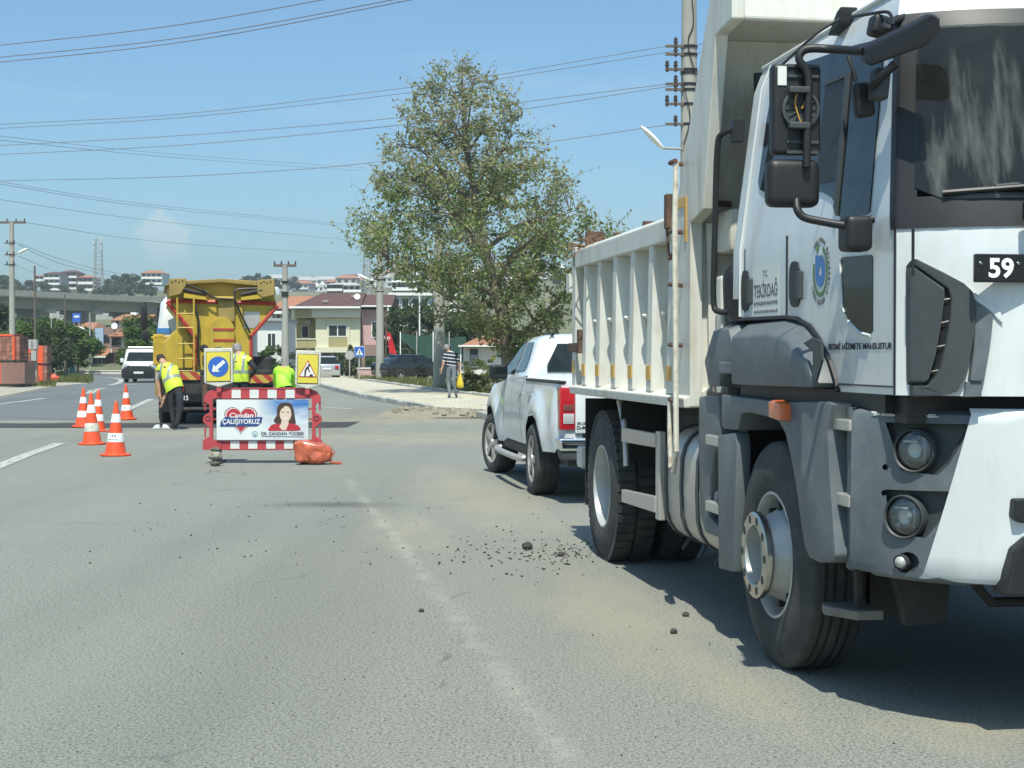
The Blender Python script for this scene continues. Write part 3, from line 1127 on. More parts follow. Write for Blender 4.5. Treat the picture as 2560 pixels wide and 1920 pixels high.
wheel_set('front_wheel', 0.0, -0.05, True)
wheel_set('front_wheel', TW, -0.05, True, True)
wheel_set('rear_wheel', 0.0, 3.80, False)
wheel_set('rear_wheel', 0.36, 3.80, False)
wheel_set('rear_wheel', TW, 3.80, False, True)
b = MB()
b.tube([(0.3, -0.05, 0.50), (TW - 0.3, -0.05, 0.50)], 0.07, 10)
b.tube([(0.3, 3.8, 0.53), (TW - 0.3, 3.8, 0.53)], 0.10, 12)
b.lathe([(0.02, -0.22), (0.16, -0.16), (0.22, 0), (0.16, 0.16), (0.02, 0.22)], (TW / 2, 3.8, 0.53), 'y', 16)
b.build('axle', m_chassis, truck, smooth=50)
b = MB()
for x in (0.72, 1.62):
    b.box(x, x + 0.10, -1.3, 4.75, 0.82, 1.08)
for y in (0.5, 1.6, 2.7, 3.8, 4.6):
    b.box(0.72, 1.72, y, y + 0.12, 0.86, 1.04)
b.box(0.55, 1.9, 1.5, 4.7, 1.06, 1.20)
b.build('chassis_frame', m_chassis, truck, bevel=0.01)
b = MB()
b.box(0.30, 2.15, 1.45, 3.15, 0.60, 1.16)
b.build('gearbox', m_chassis, truck, bevel=0.08)
for y in (4.42, 3.2):
    for x in (0.02, TW - 0.62):
        MB().box(x, x + 0.6, y, y + 0.015, 0.33 if y > 4 else 0.75, 1.14).build('mud_flap', m_black, truck)
b = MB()
b.tube([(0.045, 3.36, 1.15), (0.04, 3.18, 0.99), (0.03, 3.10, 0.86), (0.03, 3.08, 0.72)], 0.022, 8)
b.build('fender_stay', m_alum, truck, smooth=60)
b = MB()
b.box(0.05, 0.2, 4.75, 4.95, 0.58, 0.75)
b.box(0.1, TW - 0.1, 4.80, 4.90, 0.60, 0.72)
b.build('underrun_bar', m_tip, truck, bevel=0.03)
# under-bumper ironwork
b = MB()
b.prism([(0.03, -0.70), (0.12, -0.86), (0.24, -0.86), (0.24, -0.62), (0.06, -0.60)], 'z', 0.345, 0.385)
b.build('boarding_step', M('worn_step', (0.20, 0.185, 0.16), 0.7, var=0.3, scale=16, dirt=(0.13, 0.07, 0.04), damt=0.9, dscale=9), truck, bevel=0.008)
b = MB()
b.prism([(0.22, 0.62), (0.50, 0.62), (0.48, 0.34), (0.30, 0.33)], 'y', -0.95, -0.90)
b.box(0.14, 0.17, -0.80, -0.76, 0.37, 0.62)
b.prism([(1.0, 0.60), (1.9, 0.60), (1.8, 0.36), (1.2, 0.30), (1.1, 0.42)], 'y', -1.45, -1.25)
b.tube([(0.45, -1.2, 0.58), (0.6, -1.1, 0.45), (1.0, -1.0, 0.43), (1.6, -1.0, 0.44)], 0.022, 8)
b.build('step_bracket', m_chassis, truck, bevel=0.008)
b = MB()
b.box(0.30, 0.62, -0.55, -0.50, 0.3, 1.15)
b.build('splash_flap', m_black, truck)

# fuel tank with straps, side guard
b = MB()
tp = []
for k in range(24):
    t = 2 * math.pi * k / 24
    c, s_ = math.cos(t), math.sin(t)
    tp.append((0.36 + 0.33 * math.copysign(abs(c) ** 0.55, c), 0.70 + 0.345 * math.copysign(abs(s_) ** 0.55, s_)))
b.prism(tp, 'y', 0.98, 2.13)
tank = b.build('fuel_tank', m_alum, truck, bevel=0.03, smooth=40)
for y in (1.28, 1.62, 1.98):
    b = MB()
    b.prism([(0.36 + (x - 0.36) * 1.03, 0.70 + (z - 0.70) * 1.03) for x, z in tp], 'y', y, y + 0.05)
    b.tube([(0.18, y + 0.025, 0.36), (0.13, y + 0.02, 0.29)], 0.012, 6)
    b.build('tank_strap', m_dgrey, tank, smooth=40)
for z0, z1, z2, z3 in ((0.90, 0.985, 0.885, 0.98), (0.50, 0.60, 0.48, 0.565)):
    b = MB()
    b.prism([(2.14, z0), (2.14, z1), (3.06, z3), (3.06, z2)], 'x', -0.01, 0.025)
    b.build('side_guard_rail', m_alum, truck, bevel=0.006)
b = MB()
b.box(0.0, 0.04, 2.06, 2.16, 0.46, 1.0)
b.build('side_guard_post', m_alum, truck, bevel=0.006)

# ---- tipping body
B0, B1, ZB, ZT = 1.30, 4.70, 1.17, 2.285
def mirrored(b, name, mat, **k):
    o = b.build(name, mat, truck, **k)
    for i in range(len(b.v)):
        b.v[i] = (TW - b.v[i][0], b.v[i][1], b.v[i][2])
    b.build(name, mat, truck, **k)
    return o


b = MB()
b.prism([(0.10, 1.24), (0.075, 2.2), (0.13, 2.2), (0.15, 1.24)], 'y', B0, B1)
mirrored(b, 'body_side', m_tip)
b = MB()
b.prism([(-0.03, 2.135), (-0.03, 2.26), (0.0, 2.285), (0.16, 2.285), (0.16, 2.135)], 'y', 1.62, B1)
mirrored(b, 'top_rail', m_tip, bevel=0.008)
b = MB()
b.prism([(-0.05, ZB), (-0.055, 1.225), (0.12, 1.29), (0.16, 1.29), (0.16, ZB)], 'y', B0, B1)
mirrored(b, 'bottom_rail', m_tip, bevel=0.008)
ribs = [1.72, 2.22, 2.72, 3.24, 3.76, 4.26]
m_refl = M('amber_reflector', (0.62, 0.36, 0.07), 0.4, var=0.15, scale=30)
for y in ribs:
    for fx_ in (0, 1):
        # tapered channel rib: deep at the foot, shallow under the rail
        b = MB()
        P0 = [(y - 0.06, 1.24), (y + 0.075, 1.24), (y + 0.055, 2.14), (y - 0.05, 2.14)]
        vs = [(-0.03, *P0[0]), (-0.03, *P0[1]), (-0.015, *P0[2]), (-0.015, *P0[3]), (0.12, y - 0.13, 1.24), (0.12, y + 0.13, 1.24), (0.12, y + 0.085, 2.14), (0.12, y - 0.08, 2.14)]
        if fx_:
            vs = [(TW - a, c, d) for a, c, d in vs]
        b.add(vs, [(0, 1, 2, 3), (7, 6, 5, 4), (0, 4, 5, 1), (1, 5, 6, 2), (2, 6, 7, 3), (3, 7, 4, 0)])
        rb = b.build('rib', m_tip, truck, bevel=0.008)
        if not fx_:
            MB().box(-0.034, -0.026, y - 0.05, y + 0.06, 1.315, 1.40).build('reflector', m_refl, rb)
            b = MB()
            b.tube(smooth_pts([(0.05, y - 0.16, 1.60), (0.035, y - 0.165, 1.67), (0.01, y - 0.20, 1.715), (0.02, y - 0.25, 1.71)], 4), 0.013, 6)
            b.build('hook', m_tip, truck, smooth=60)
b = MB()
b.box(-0.03, 0.12, 4.58, 4.71, ZB, 2.30)
mirrored(b, 'rear_post', m_tip, bevel=0.008)
MB().box(-0.034, -0.026, 4.60, 4.70, 1.33, 1.42).build('reflector', m_refl, truck)
b = MB()
b.box(-0.05, -0.02, 4.36, 4.80, 1.49, 1.56)
b.box(-0.05, -0.02, 4.33, 4.42, 1.48, 1.66)
b.build('tailgate_latch', m_rust, truck, bevel=0.006)
b = MB()
b.box(-0.05, 0.02, 4.72, 4.86, 1.95, 2.10)
b.build('tailgate_hinge', m_tip, truck, bevel=0.01)
b = MB()
b.box(0.0, TW, 4.72, 4.80, 1.22, 2.20)
b.build('tailgate', m_tip, truck, bevel=0.01)
b = MB()
b.box(0.1, TW - 0.1, B0, B1, 1.22, 1.30)
b.build('body_floor', m_tip, truck)
# front corner post, headboard and cab guard
gp = [(1.62, 1.175), (1.62, 2.30), (1.57, 2.36), (0.93, 3.33), (0.88, 3.42), (0.51, 3.42), (0.51, 3.165), (0.80, 3.14), (1.035, 2.25), (1.29, 2.20), (1.29, 1.175)]
b = MB()
b.prism(gp, 'x', -0.02, 0.05)
mirrored(b, 'guard_side', m_tip, bevel=0.008)
b = MB()
b.prism([(1.06, 2.26), (0.83, 3.14), (0.88, 3.19), (1.12, 2.26)], 'x', 0.0, 0.035)
b.build('guard_flange', m_tip, truck, bevel=0.006)
b = MB()
b.prism([(1.34, 1.2), (1.34, 2.2), (1.03, 3.20), (1.08, 3.22), (1.42, 2.2), (1.42, 1.2)], 'x', 0.05, TW - 0.05)
b.build('headboard', m_tip, truck)
b = MB()
b.prism([(1.10, 3.30), (0.52, 3.42), (0.50, 3.165), (0.56, 3.165), (0.60, 3.30), (1.00, 3.16), (1.10, 3.16)], 'x', 0.045, TW - 0.045)
b.build('guard_roof', m_tip, truck, bevel=0.012)
b = MB()
b.box(0.13, 1.7, 1.03, 1.36, 2.03, 2.26)
b.build('cylinder_housing', m_tip, truck, bevel=0.03, smooth=40)
b = MB()
for z in (2.62, 2.54):
    b.lathe([(0.001, -0.01), (0.05, -0.008), (0.055, 0.01)], (0.40, 1.14 - (z - 2.2) * 0.31, z), 'y', 12)
for c, w in (((0.48, 1.21, 2.60), 0.26), ((0.46, 1.238, 2.51), 0.27), ((0.17, 1.30, 2.31), 0.1)):
    MB().obox(c, (w, 0.02, 0.034), (-0.3, 0.03, 0)).build('rust_mark', m_rust, truck, bevel=0.008)
MB().box(0.10, 0.62, 1.10, 1.20, 1.15, 1.90).build('gap_panel', m_tip, truck, bevel=0.02)
MB().box(0.18, 0.5, 0.98, 1.1, 1.2, 2.03).build('gap_post', m_dgrey, truck, bevel=0.02)
b = MB()
b.tube(smooth_pts([(0.16, 0.90, 1.25), (0.15, 0.90, 1.6), (0.14, 0.90, 1.85), (0.15, 0.91, 1.93)], 4), [0.085] * 9 + [0.085, 0.08, 0.06, 0.02], 14)
b.build('air_intake_pipe', m_black, truck, smooth=50)
b = MB()
for k in range(22):
    z = 1.7 + k * 0.055
    b.box(0.22, 0.60, 0.79, 0.80, z, z + 0.03)
b.box(0.2, 0.62, 0.80, 0.84, 1.65, 2.95)
b.build('intake_grid', m_black, truck)
# amber L marks, rust latch
MB().box(-0.026, -0.018, 1.36, 1.60, 2.30, 2.355).build('reflector', m_refl, truck)
MB().box(-0.026, -0.018, 1.36, 1.40, 2.10, 2.30).build('reflector', m_refl, truck)
b = MB()
b.box(-0.06, -0.02, 1.66, 1.73, 2.20, 2.40)
b.build('rail_latch', m_rust, truck, bevel=0.006)
b = MB()
b.tube(smooth_pts([(-0.045, 1.70, 2.2), (-0.045, 1.68, 2.06), (-0.045, 1.64, 2.02), (-0.04, 1.60, 2.05)], 4), 0.010, 6)
b.build('latch_hook', m_rust, truck, smooth=60)
# ladder
lad = MB()
lad.tube([(-0.09, 1.33, 2.55), (-0.10, 1.32, 2.2), (-0.10, 1.30, 1.6), (-0.10, 1.29, 1.2), (-0.10, 1.28, 0.93)], 0.016, 7)
lad.tube([(-0.10, 1.42, 1.20), (-0.10, 1.42, 1.0), (-0.10, 1.40, 0.83), (-0.10, 1.34, 0.81), (-0.10, 1.28, 0.93)], 0.015, 7)
m_lad = M('ladder_paint', (0.62, 0.60, 0.50), 0.5, var=0.1, dirt=(0.20, 0.09, 0.04), damt=0.95, dscale=14)
ladder = lad.build('ladder', m_lad, truck, smooth=50)
for z in (2.545, 2.16, 1.86, 1.52, 1.21):
    MB().tube([(-0.10, 1.31, z), (-0.095, 1.45, z + 0.005), (-0.02, 1.46, z)], 0.014, 6).build('rung', m_rust, ladder, smooth=50)
# grab rail behind the door
b = MB()
b.tube(smooth_pts([(0.03, 0.58, 2.62), (-0.03, 0.63, 2.60), (-0.05, 0.66, 2.52), (-0.05, 0.70, 2.1), (-0.05, 0.72, 1.75), (-0.03, 0.69, 1.69), (0.03, 0.63, 1.69)], 5), 0.016, 8)
b.box(0.0, 0.06, 0.54, 0.60, 2.55, 2.66)
b.box(0.0, 0.06, 0.58, 0.64, 1.65, 1.75)
b.build('grab_rail', m_black, truck, smooth=50)

# mirrors on the near side
def rbox(c, size, rot, mat, name, bevel, parent=truck):
    b = MB().obox(c, size, rot)
    return b.build(name, mat, parent, bevel=bevel, seg=4, smooth=40)


MX = -0.24


def mpt(u, v, x=MX):
    y, z = TF.side(u, v, x)
    return Vector((x, y, z))


def facing(u0, u1, v0, v1, Yl):                # a box standing square to the truck's nose at local y = Yl
    a, c = TF.front(u0, v0, Yl), TF.front(u1, v1, Yl)
    return (a[0] + c[0]) / 2, (a[1] + c[1]) / 2, c[0] - a[0], a[1] - c[1]


YM = -1.12
x_, z_, w_, h_ = facing(1927, 2046, 162, 390, YM)
mir = rbox((x_, YM, z_), (w_, 0.07, h_), (0, 0, 0), m_black, 'mirror', 0.022)
b = MB()
b.lathe([(0.075, -0.037), (0.078, -0.048), (0.066, -0.05), (0.06, -0.040), (0.03, -0.038), (0.001, -0.038)], (x_ + 0.01, YM, z_ + 0.0), 'y', 28)
for k in range(12):
    t = R(30 * k)
    b.obox((x_ + 0.01 + 0.045 * math.cos(t), YM - 0.042, z_ + 0.045 * math.sin(t)), (0.05, 0.008, 0.006), (0, -t, 0))
for zz in (0.13, -0.13, 0.17, -0.17):
    b.obox((x_ + 0.02, YM - 0.037, z_ + zz), (0.13, 0.012, 0.012))
b.build('mirror_motor', m_dgrey, mir, smooth=40)
b = MB()
b.obox((x_ - 0.065, YM - 0.037, z_ + 0.13), (0.036, 0.004, 0.075))
b.build('mirror_sticker', m_stick, mir)
b = MB()
b.tube(smooth_pts([(x_ + 0.012, YM - 0.05, z_ + 0.0), (x_ + 0.03, YM - 0.055, z_ + 0.05), (x_ + 0.0, YM - 0.055, z_ + 0.07), (x_ - 0.015, YM - 0.05, z_ + 0.02), (x_ + 0.01, YM - 0.05, z_ - 0.06)], 5), 0.0028, 5)
b.build('mirror_wire', m_refl, mir, smooth=60)
x2, z2, w2, h2 = facing(1919, 2048, 397, 519, YM - 0.02)
rbox((x2, YM + 0.0, z2), (w2, 0.09, h2), (0, 0, 0), m_black, 'wide_angle_mirror', 0.04)
tp = [(x_ + 0.03, YM - 0.06, z2 + 0.06), (x_ + 0.03, YM - 0.062, z_ - 0.10), (x_ + 0.035, YM - 0.062, z_ + 0.12)]
fp = lambda u, v, yl: (lambda q: (q[0], yl, q[1]))(TF.front(u, v, yl))
tp += [fp(1998, 150, YM - 0.06), fp(2006, 128, YM - 0.06), fp(2030, 121, YM - 0.07), fp(2080, 123, YM - 0.10), fp(2160, 128, YM - 0.25)]
b = MB()
b.tube(smooth_pts(tp, 5), 0.017, 8)
b.tube(smooth_pts([fp(1991, 500, YM - 0.03), fp(1994, 525, YM - 0.05), fp(2010, 543, YM - 0.06), fp(2050, 553, YM - 0.08), fp(2128, 564, YM - 0.12), (0.03, YM - 0.12, 2.0)], 5), 0.017, 8)
b.build('mirror_arm', m_black, truck, smooth=50)
for (vv, pp) in ((225, 0.155), (314, 0.15)):
    q = fp(1998, vv, YM - 0.065)
    rbox(q, (0.085, 0.03, 0.026), (0, 0, 0), m_dgrey, 'mirror_clamp', 0.006)
q = fp(2132, 585, -1.22)
rbox((q[0] + 0.01, -1.22, q[2]), (0.11, 0.12, 0.14), (0, 0, 0), m_black, 'arm_bracket', 0.03)
# front (overhead) mirror slab
A = [fp(2164, 120, -1.42), fp(2285, 62, -1.60), fp(2330, 38, -1.68), fp(2350, 40, -1.70), fp(2352, 75, -1.70), fp(2310, 118, -1.64), fp(2180, 166, -1.44), fp(2163, 160, -1.42)]
b = MB()
n = len(A)
b.add(A + [(x + 0.02, y + 0.10, z + 0.03) for x, y, z in A], [tuple(range(n)), tuple(range(2 * n - 1, n - 1, -1))] + [(i, (i + 1) % n, n + (i + 1) % n, n + i) for i in range(n)])
b.build('front_mirror', m_black, truck, bevel=0.014, seg=3, smooth=45)
b = MB()
b.tube(smooth_pts([fp(2230, 72, -1.36), fp(2210, 66, -1.32), (0.17, -1.25, 2.80)], 4), 0.016, 8)
b.tube(smooth_pts([fp(2100, 48, -0.9), fp(2180, 34, -1.2), fp(2218, 30, -1.33), fp(2230, 45, -1.36), fp(2232, 62, -1.38)], 5), 0.007, 6)
b.tube(smooth_pts([fp(1955, 162, -0.9), fp(2040, 85, -0.95), fp(2100, 48, -0.98)], 4), 0.006, 6)
b.tube(smooth_pts([fp(2240, 158, -1.5), fp(2200, 195, -1.45), fp(2180, 215, -1.38)], 4), 0.018, 8)
b.tube([fp(2120, 140, -1.2), fp(2135, 180, -1.22), fp(2140, 205, -1.22)], 0.008, 6)
b.build('mirror_arm', m_black, truck, smooth=50)
q = fp(2196, 66, -1.24)
rbox(q, (0.07, 0.08, 0.08), (0, 0.2, 0), m_black, 'arm_bracket', 0.02)
q = fp(2198, 212, -1.36)
rbox(q, (0.06, 0.08, 0.12), (0, 0.1, 0), m_dgrey, 'arm_bracket', 0.015)
q = fp(2158, 250, -1.26)
rbox(q, (0.075, 0.06, 0.135), (0, -0.12, 0), m_black, 'kerb_mirror', 0.018)
q = fp(2086, 98, -0.9)
b = MB().prism([(-0.09, -0.035), (0.02, 0.045), (0.07, 0.06), (0.06, -0.01)], 'x', -0.03, 0.05)
b.xf(Matrix.Translation((0.15, -0.62, 2.90)) @ Matrix.Rotation(R(180), 4, 'Z'))
b.build('roof_marker', m_black, truck, bevel=0.008)
# ================================================================ ground, roads, pavement
class NT:                                     # tiny node helper
    def __init__(s, name):
        s.m = bpy.data.materials.new(name)
        s.m.use_nodes = True
        s.t = s.m.node_tree
        s.b = s.t.nodes['Principled BSDF']
        s.tc = s.t.nodes.new('ShaderNodeTexCoord')

    def lk(s, a, b):
        s.t.links.new(a, b)

    def noise(s, scale, detail=5, rough=0.6, vec=None, sc=None, rot=0.0):
        n = s.t.nodes.new('ShaderNodeTexNoise')
        n.inputs['Scale'].default_value = scale
        n.inputs['Detail'].default_value = detail
        n.inputs['Roughness'].default_value = rough
        v = vec or s.tc.outputs['Object']
        if sc:
            mp = s.t.nodes.new('ShaderNodeMapping')
            mp.inputs['Scale'].default_value = sc
            mp.inputs['Rotation'].default_value = (0, 0, rot)
            s.lk(v, mp.inputs[0])
            v = mp.outputs[0]
        s.lk(v, n.inputs['Vector'])
        return n.outputs['Fac']

    def ramp(s, fac, p0, p1, c0=(0, 0, 0), c1=(1, 1, 1)):
        r = s.t.nodes.new('ShaderNodeValToRGB')
        r.color_ramp.elements[0].position, r.color_ramp.elements[1].position = p0, p1
        r.color_ramp.elements[0].color, r.color_ramp.elements[1].color = (*c0, 1), (*c1, 1)
        s.lk(fac, r.inputs[0])
        return r.outputs[0]

    def mix(s, fac, a, b, blend='MIX'):
        n = s.t.nodes.new('ShaderNodeMix')
        n.data_type = 'RGBA'
        n.blend_type = blend
        for i, v in ((0, fac), (6, a), (7, b)):
            if isinstance(v, (int, float)):
                n.inputs[i].default_value = v
            elif isinstance(v, tuple):
                n.inputs[i].default_value = (*v, 1)
            else:
                s.lk(v, n.inputs[i])
        return n.outputs[2]

    def math(s, op, a, b=None, clamp=False):
        n = s.t.nodes.new('ShaderNodeMath')
        n.operation = op
        n.use_clamp = clamp
        for i, v in enumerate((a, b)):
            if v is None:
                continue
            if isinstance(v, (int, float)):
                n.inputs[i].default_value = v
            else:
                s.lk(v, n.inputs[i])
        return n.outputs[0]

    def blob(s, x, y, rx, ry, rot=0.0):       # soft 1..0 spot in ground metres
        mp = s.t.nodes.new('ShaderNodeMapping')
        mp.vector_type = 'TEXTURE'
        mp.inputs['Location'].default_value = (x, y, 0)
        mp.inputs['Rotation'].default_value = (0, 0, rot)
        mp.inputs['Scale'].default_value = (rx, ry, 1000)
        s.lk(s.tc.outputs['Object'], mp.inputs[0])
        l = s.t.nodes.new('ShaderNodeVectorMath')
        l.operation = 'LENGTH'
        s.lk(mp.outputs[0], l.inputs[0])
        return s.math('SUBTRACT', 1.0, l.outputs['Value'], True)

    def bump(s, h, strength, dist=0.01):
        n = s.t.nodes.new('ShaderNodeBump')
        n.inputs['Strength'].default_value = strength
        n.inputs['Distance'].default_value = dist
        s.lk(h, n.inputs['Height'])
        s.lk(n.outputs[0], s.b.inputs['Normal'])


ROADDIR = R(8.7)


def asphalt(name, dark, light, spots=True):
    n = NT(name)
    big = n.noise(0.35, 5, 0.6)
    c = n.mix(n.ramp(big, 0.3, 0.7), dark, light)
    fine = n.noise(95, 4, 0.75)
    c = n.mix(n.math('MULTIPLY', n.ramp(fine, 0.47, 0.55), 0.9), c, tuple(k * 1.75 for k in light))
    c = n.mix(n.math('MULTIPLY', n.ramp(n.noise(60, 4, 0.75), 0.52, 0.61), 0.95), c, tuple(k * 0.34 for k in dark))
    streak = n.noise(1.2, 6, 0.65, sc=(1.0, 0.16, 1), rot=-ROADDIR)
    c = n.mix(n.math('MULTIPLY', n.ramp(streak, 0.5, 0.75), 0.35), c, tuple(k * 1.35 for k in light))
    # darker wheel paths, patched tone and hairline cracks
    path = n.noise(0.9, 3, 0.5, sc=(0.75, 0.04, 1), rot=-ROADDIR)
    c = n.mix(n.math('MULTIPLY', n.ramp(path, 0.50, 0.68), 0.30), c, tuple(k * 0.72 for k in dark))
    c = n.mix(n.math('MULTIPLY', n.ramp(n.noise(0.16, 4, 0.55), 0.50, 0.56), 0.22), c, (light[0] * 1.12, light[1] * 1.04, light[2] * 1.06))
    vo = n.t.nodes.new('ShaderNodeTexVoronoi')
    vo.feature = 'DISTANCE_TO_EDGE'
    vo.inputs['Scale'].default_value = 0.42
    wv = n.t.nodes.new('ShaderNodeMix')
    wv.data_type = 'VECTOR'
    wn_ = n.t.nodes.new('ShaderNodeTexNoise')
    wn_.inputs['Scale'].default_value = 1.7
    wn_.inputs['Detail'].default_value = 6
    n.lk(n.tc.outputs['Object'], wn_.inputs['Vector'])
    wv.inputs['Factor'].default_value = 0.35
    n.lk(n.tc.outputs['Object'], wv.inputs[4])
    n.lk(wn_.outputs['Color'], wv.inputs[5])
    n.lk(wv.outputs[1], vo.inputs['Vector'])
    crack = n.math('MULTIPLY', n.math('LESS_THAN', vo.outputs['Distance'], 0.0045), n.ramp(n.noise(0.5, 4), 0.54, 0.60))
    c = n.mix(n.math('MULTIPLY', crack, 0.55), c, tuple(k * 0.45 for k in dark))
    if spots:
        d = None
        for a in ((0.55, 8.6, 0.75, 3.2, ROADDIR), (0.9, 7.2, 0.4, 2.2, ROADDIR), (-0.3, 15.6, 1.1, 6.5, ROADDIR), (-1.6, 27.5, 5.0, 4.0, 0.1), (-2.8, 35.5, 5.5, 5.0, 0.1), (1.9, 6.0, 0.9, 0.7, 0.3), (-6.0, 29.0, 4.0, 1.3, 0.0), (-0.9, 13.0, 0.6, 3.0, ROADDIR)):
            q = n.blob(*a)
            d = q if d is None else n.math('MAXIMUM', d, q)
        dn = n.noise(1.3, 11, 0.74, sc=(1.8, 0.6, 1), rot=-ROADDIR)
        dm = n.math('MULTIPLY', n.ramp(n.math('ADD', dn, n.math('MULTIPLY', d, 0.40)), 0.60, 0.86), n.ramp(d, 0.0, 0.5))
        grit = n.ramp(n.noise(26, 6, 0.8), 0.35, 0.65)
        c = n.mix(n.math('MULTIPLY', n.math('MULTIPLY', dm, 0.46), n.math('ADD', n.math('MULTIPLY', grit, 0.6), 0.4)), c, (0.34, 0.30, 0.195))
        # worn-out lane line: crumbs of paint left in the grain along one straight band
        mp = n.t.nodes.new('ShaderNodeMapping')
        mp.vector_type = 'TEXTURE'
        mp.inputs['Location'].default_value = (-0.47, 9.53, 0)
        mp.inputs['Rotation'].default_value = (0, 0, R(9.6))
        n.lk(n.tc.outputs['Object'], mp.inputs[0])
        sp = n.t.nodes.new('ShaderNodeSeparateXYZ')
        n.lk(mp.outputs[0], sp.inputs[0])
        wob = n.math('ADD', sp.outputs[0], n.math('MULTIPLY', n.math('SUBTRACT', n.noise(2.0, 4), 0.5), 0.14))
        band = n.math('SUBTRACT', 1.0, n.math('MULTIPLY', n.math('ABSOLUTE', wob), 11.0), True)
        rem = n.ramp(n.math('ADD', n.noise(3.2, 9, 0.78), n.math('MULTIPLY', n.noise(80, 3), 0.35)), 0.62, 0.86)
        lim = n.ramp(n.math('MULTIPLY', n.math('ADD', sp.outputs[1], 8.0), 0.05), 0.0, 0.02)
        lim2 = n.math('LESS_THAN', sp.outputs[1], 9.0)
        c = n.mix(n.math('MULTIPLY', n.math('MULTIPLY', n.math('MULTIPLY', band, rem), lim2), 0.46), c, (0.42, 0.43, 0.36))
        c = n.mix(n.math('MULTIPLY', n.math('MULTIPLY', n.math('MULTIPLY', n.ramp(band, 0.0, 0.8), lim2), n.ramp(n.noise(1.1, 6), 0.4, 0.6)), 0.10), c, (0.40, 0.41, 0.35))
        st = n.blob(-1.75, 15.1, 1.0, 0.55, 0.0)
        sn = n.noise(2.4, 7, 0.7)
        c = n.mix(n.math('MULTIPLY', n.ramp(n.math('ADD', n.math('MULTIPLY', st, 0.9), n.math('MULTIPLY', sn, 0.5)), 0.45, 1.1), 0.75), c, (0.07, 0.07, 0.065))
    n.lk(c, n.b.inputs['Base Color'])
    n.b.inputs['Roughness'].default_value = 0.88
    n.bump(n.math('ADD', n.noise(120, 4, 0.7), n.math('MULTIPLY', n.noise(18, 4), 0.4)), 0.55, 0.006)
    return n.m


m_asph = asphalt('old_asphalt', (0.143, 0.150, 0.131), (0.177, 0.183, 0.158))
m_asph2 = asphalt('dark_asphalt', (0.088, 0.103, 0.103), (0.115, 0.128, 0.124), False)
m_patch = asphalt('fresh_asphalt', (0.026, 0.027, 0.028), (0.040, 0.041, 0.041), False)
n = NT('dry_soil')
c = n.mix(n.ramp(n.noise(0.25, 8, 0.7), 0.35, 0.7), (0.26, 0.235, 0.165), (0.17, 0.17, 0.095))
c = n.mix(n.math('MULTIPLY', n.ramp(n.noise(9, 7, 0.75), 0.45, 0.7), 0.5), c, (0.36, 0.33, 0.25))
n.lk(c, n.b.inputs['Base Color'])
n.b.inputs['Roughness'].default_value = 0.95
n.bump(n.noise(14, 7, 0.7), 0.7, 0.04)
m_soil = n.m
n = NT('gravel_shoulder')
c = n.mix(n.ramp(n.noise(0.5, 8, 0.7), 0.3, 0.7), (0.36, 0.34, 0.255), (0.25, 0.255, 0.215))
c = n.mix(n.math('MULTIPLY', n.ramp(n.noise(16, 7, 0.8), 0.45, 0.65), 0.5), c, (0.46, 0.44, 0.35))
n.lk(c, n.b.inputs['Base Color'])
n.b.inputs['Roughness'].default_value = 0.95
n.bump(n.noise(30, 6, 0.7), 0.6, 0.03)
m_gravel = n.m
n = NT('pavement_paving')
br = n.t.nodes.new('ShaderNodeTexBrick')
br.inputs['Scale'].default_value = 1.0
br.inputs['Brick Width'].default_value = 0.42
br.inputs['Row Height'].default_value = 0.42
br.inputs['Mortar Size'].default_value = 0.012
br.inputs['Color1'].default_value = (0.48, 0.46, 0.36, 1)
br.inputs['Color2'].default_value = (0.36, 0.36, 0.31, 1)
br.inputs['Mortar'].default_value = (0.22, 0.20, 0.15, 1)
mp = n.t.nodes.new('ShaderNodeMapping')
mp.inputs['Rotation'].default_value = (0, 0, -0.2)
n.lk(n.tc.outputs['Object'], mp.inputs[0])
n.lk(mp.outputs[0], br.inputs['Vector'])
c = n.mix(n.math('MULTIPLY', n.ramp(n.noise(0.9, 7, 0.7, sc=(0.4, 1.6, 1)), 0.48, 0.62), 0.75), br.outputs['Color'], (0.52, 0.40, 0.19))
c = n.mix(n.math('MULTIPLY', n.ramp(n.noise(0.8, 7, 0.7, sc=(0.5, 2.0, 1), rot=0.3), 0.52, 0.66), 0.8), c, (0.62, 0.62, 0.56))
n.lk(c, n.b.inputs['Base Color'])
n.b.inputs['Roughness'].default_value = 0.9
m_pave = n.m
m_kerb = M('kerb_concrete', (0.36, 0.37, 0.34), 0.9, var=0.2, scale=5, bump=0.4, bscale=25, dirt=(0.20, 0.19, 0.15), damt=0.6, dscale=3)
m_sand = M('sandy_rubble', (0.25, 0.225, 0.165), 0.95, var=0.35, scale=9, bump=0.6, bscale=30)


def sheet(name, pts, z, mat):
    b = MB()
    b.add([(x, y, z) for x, y in pts], [tuple(range(len(pts)))])
    return tag(b.build(name, mat), kind='structure')


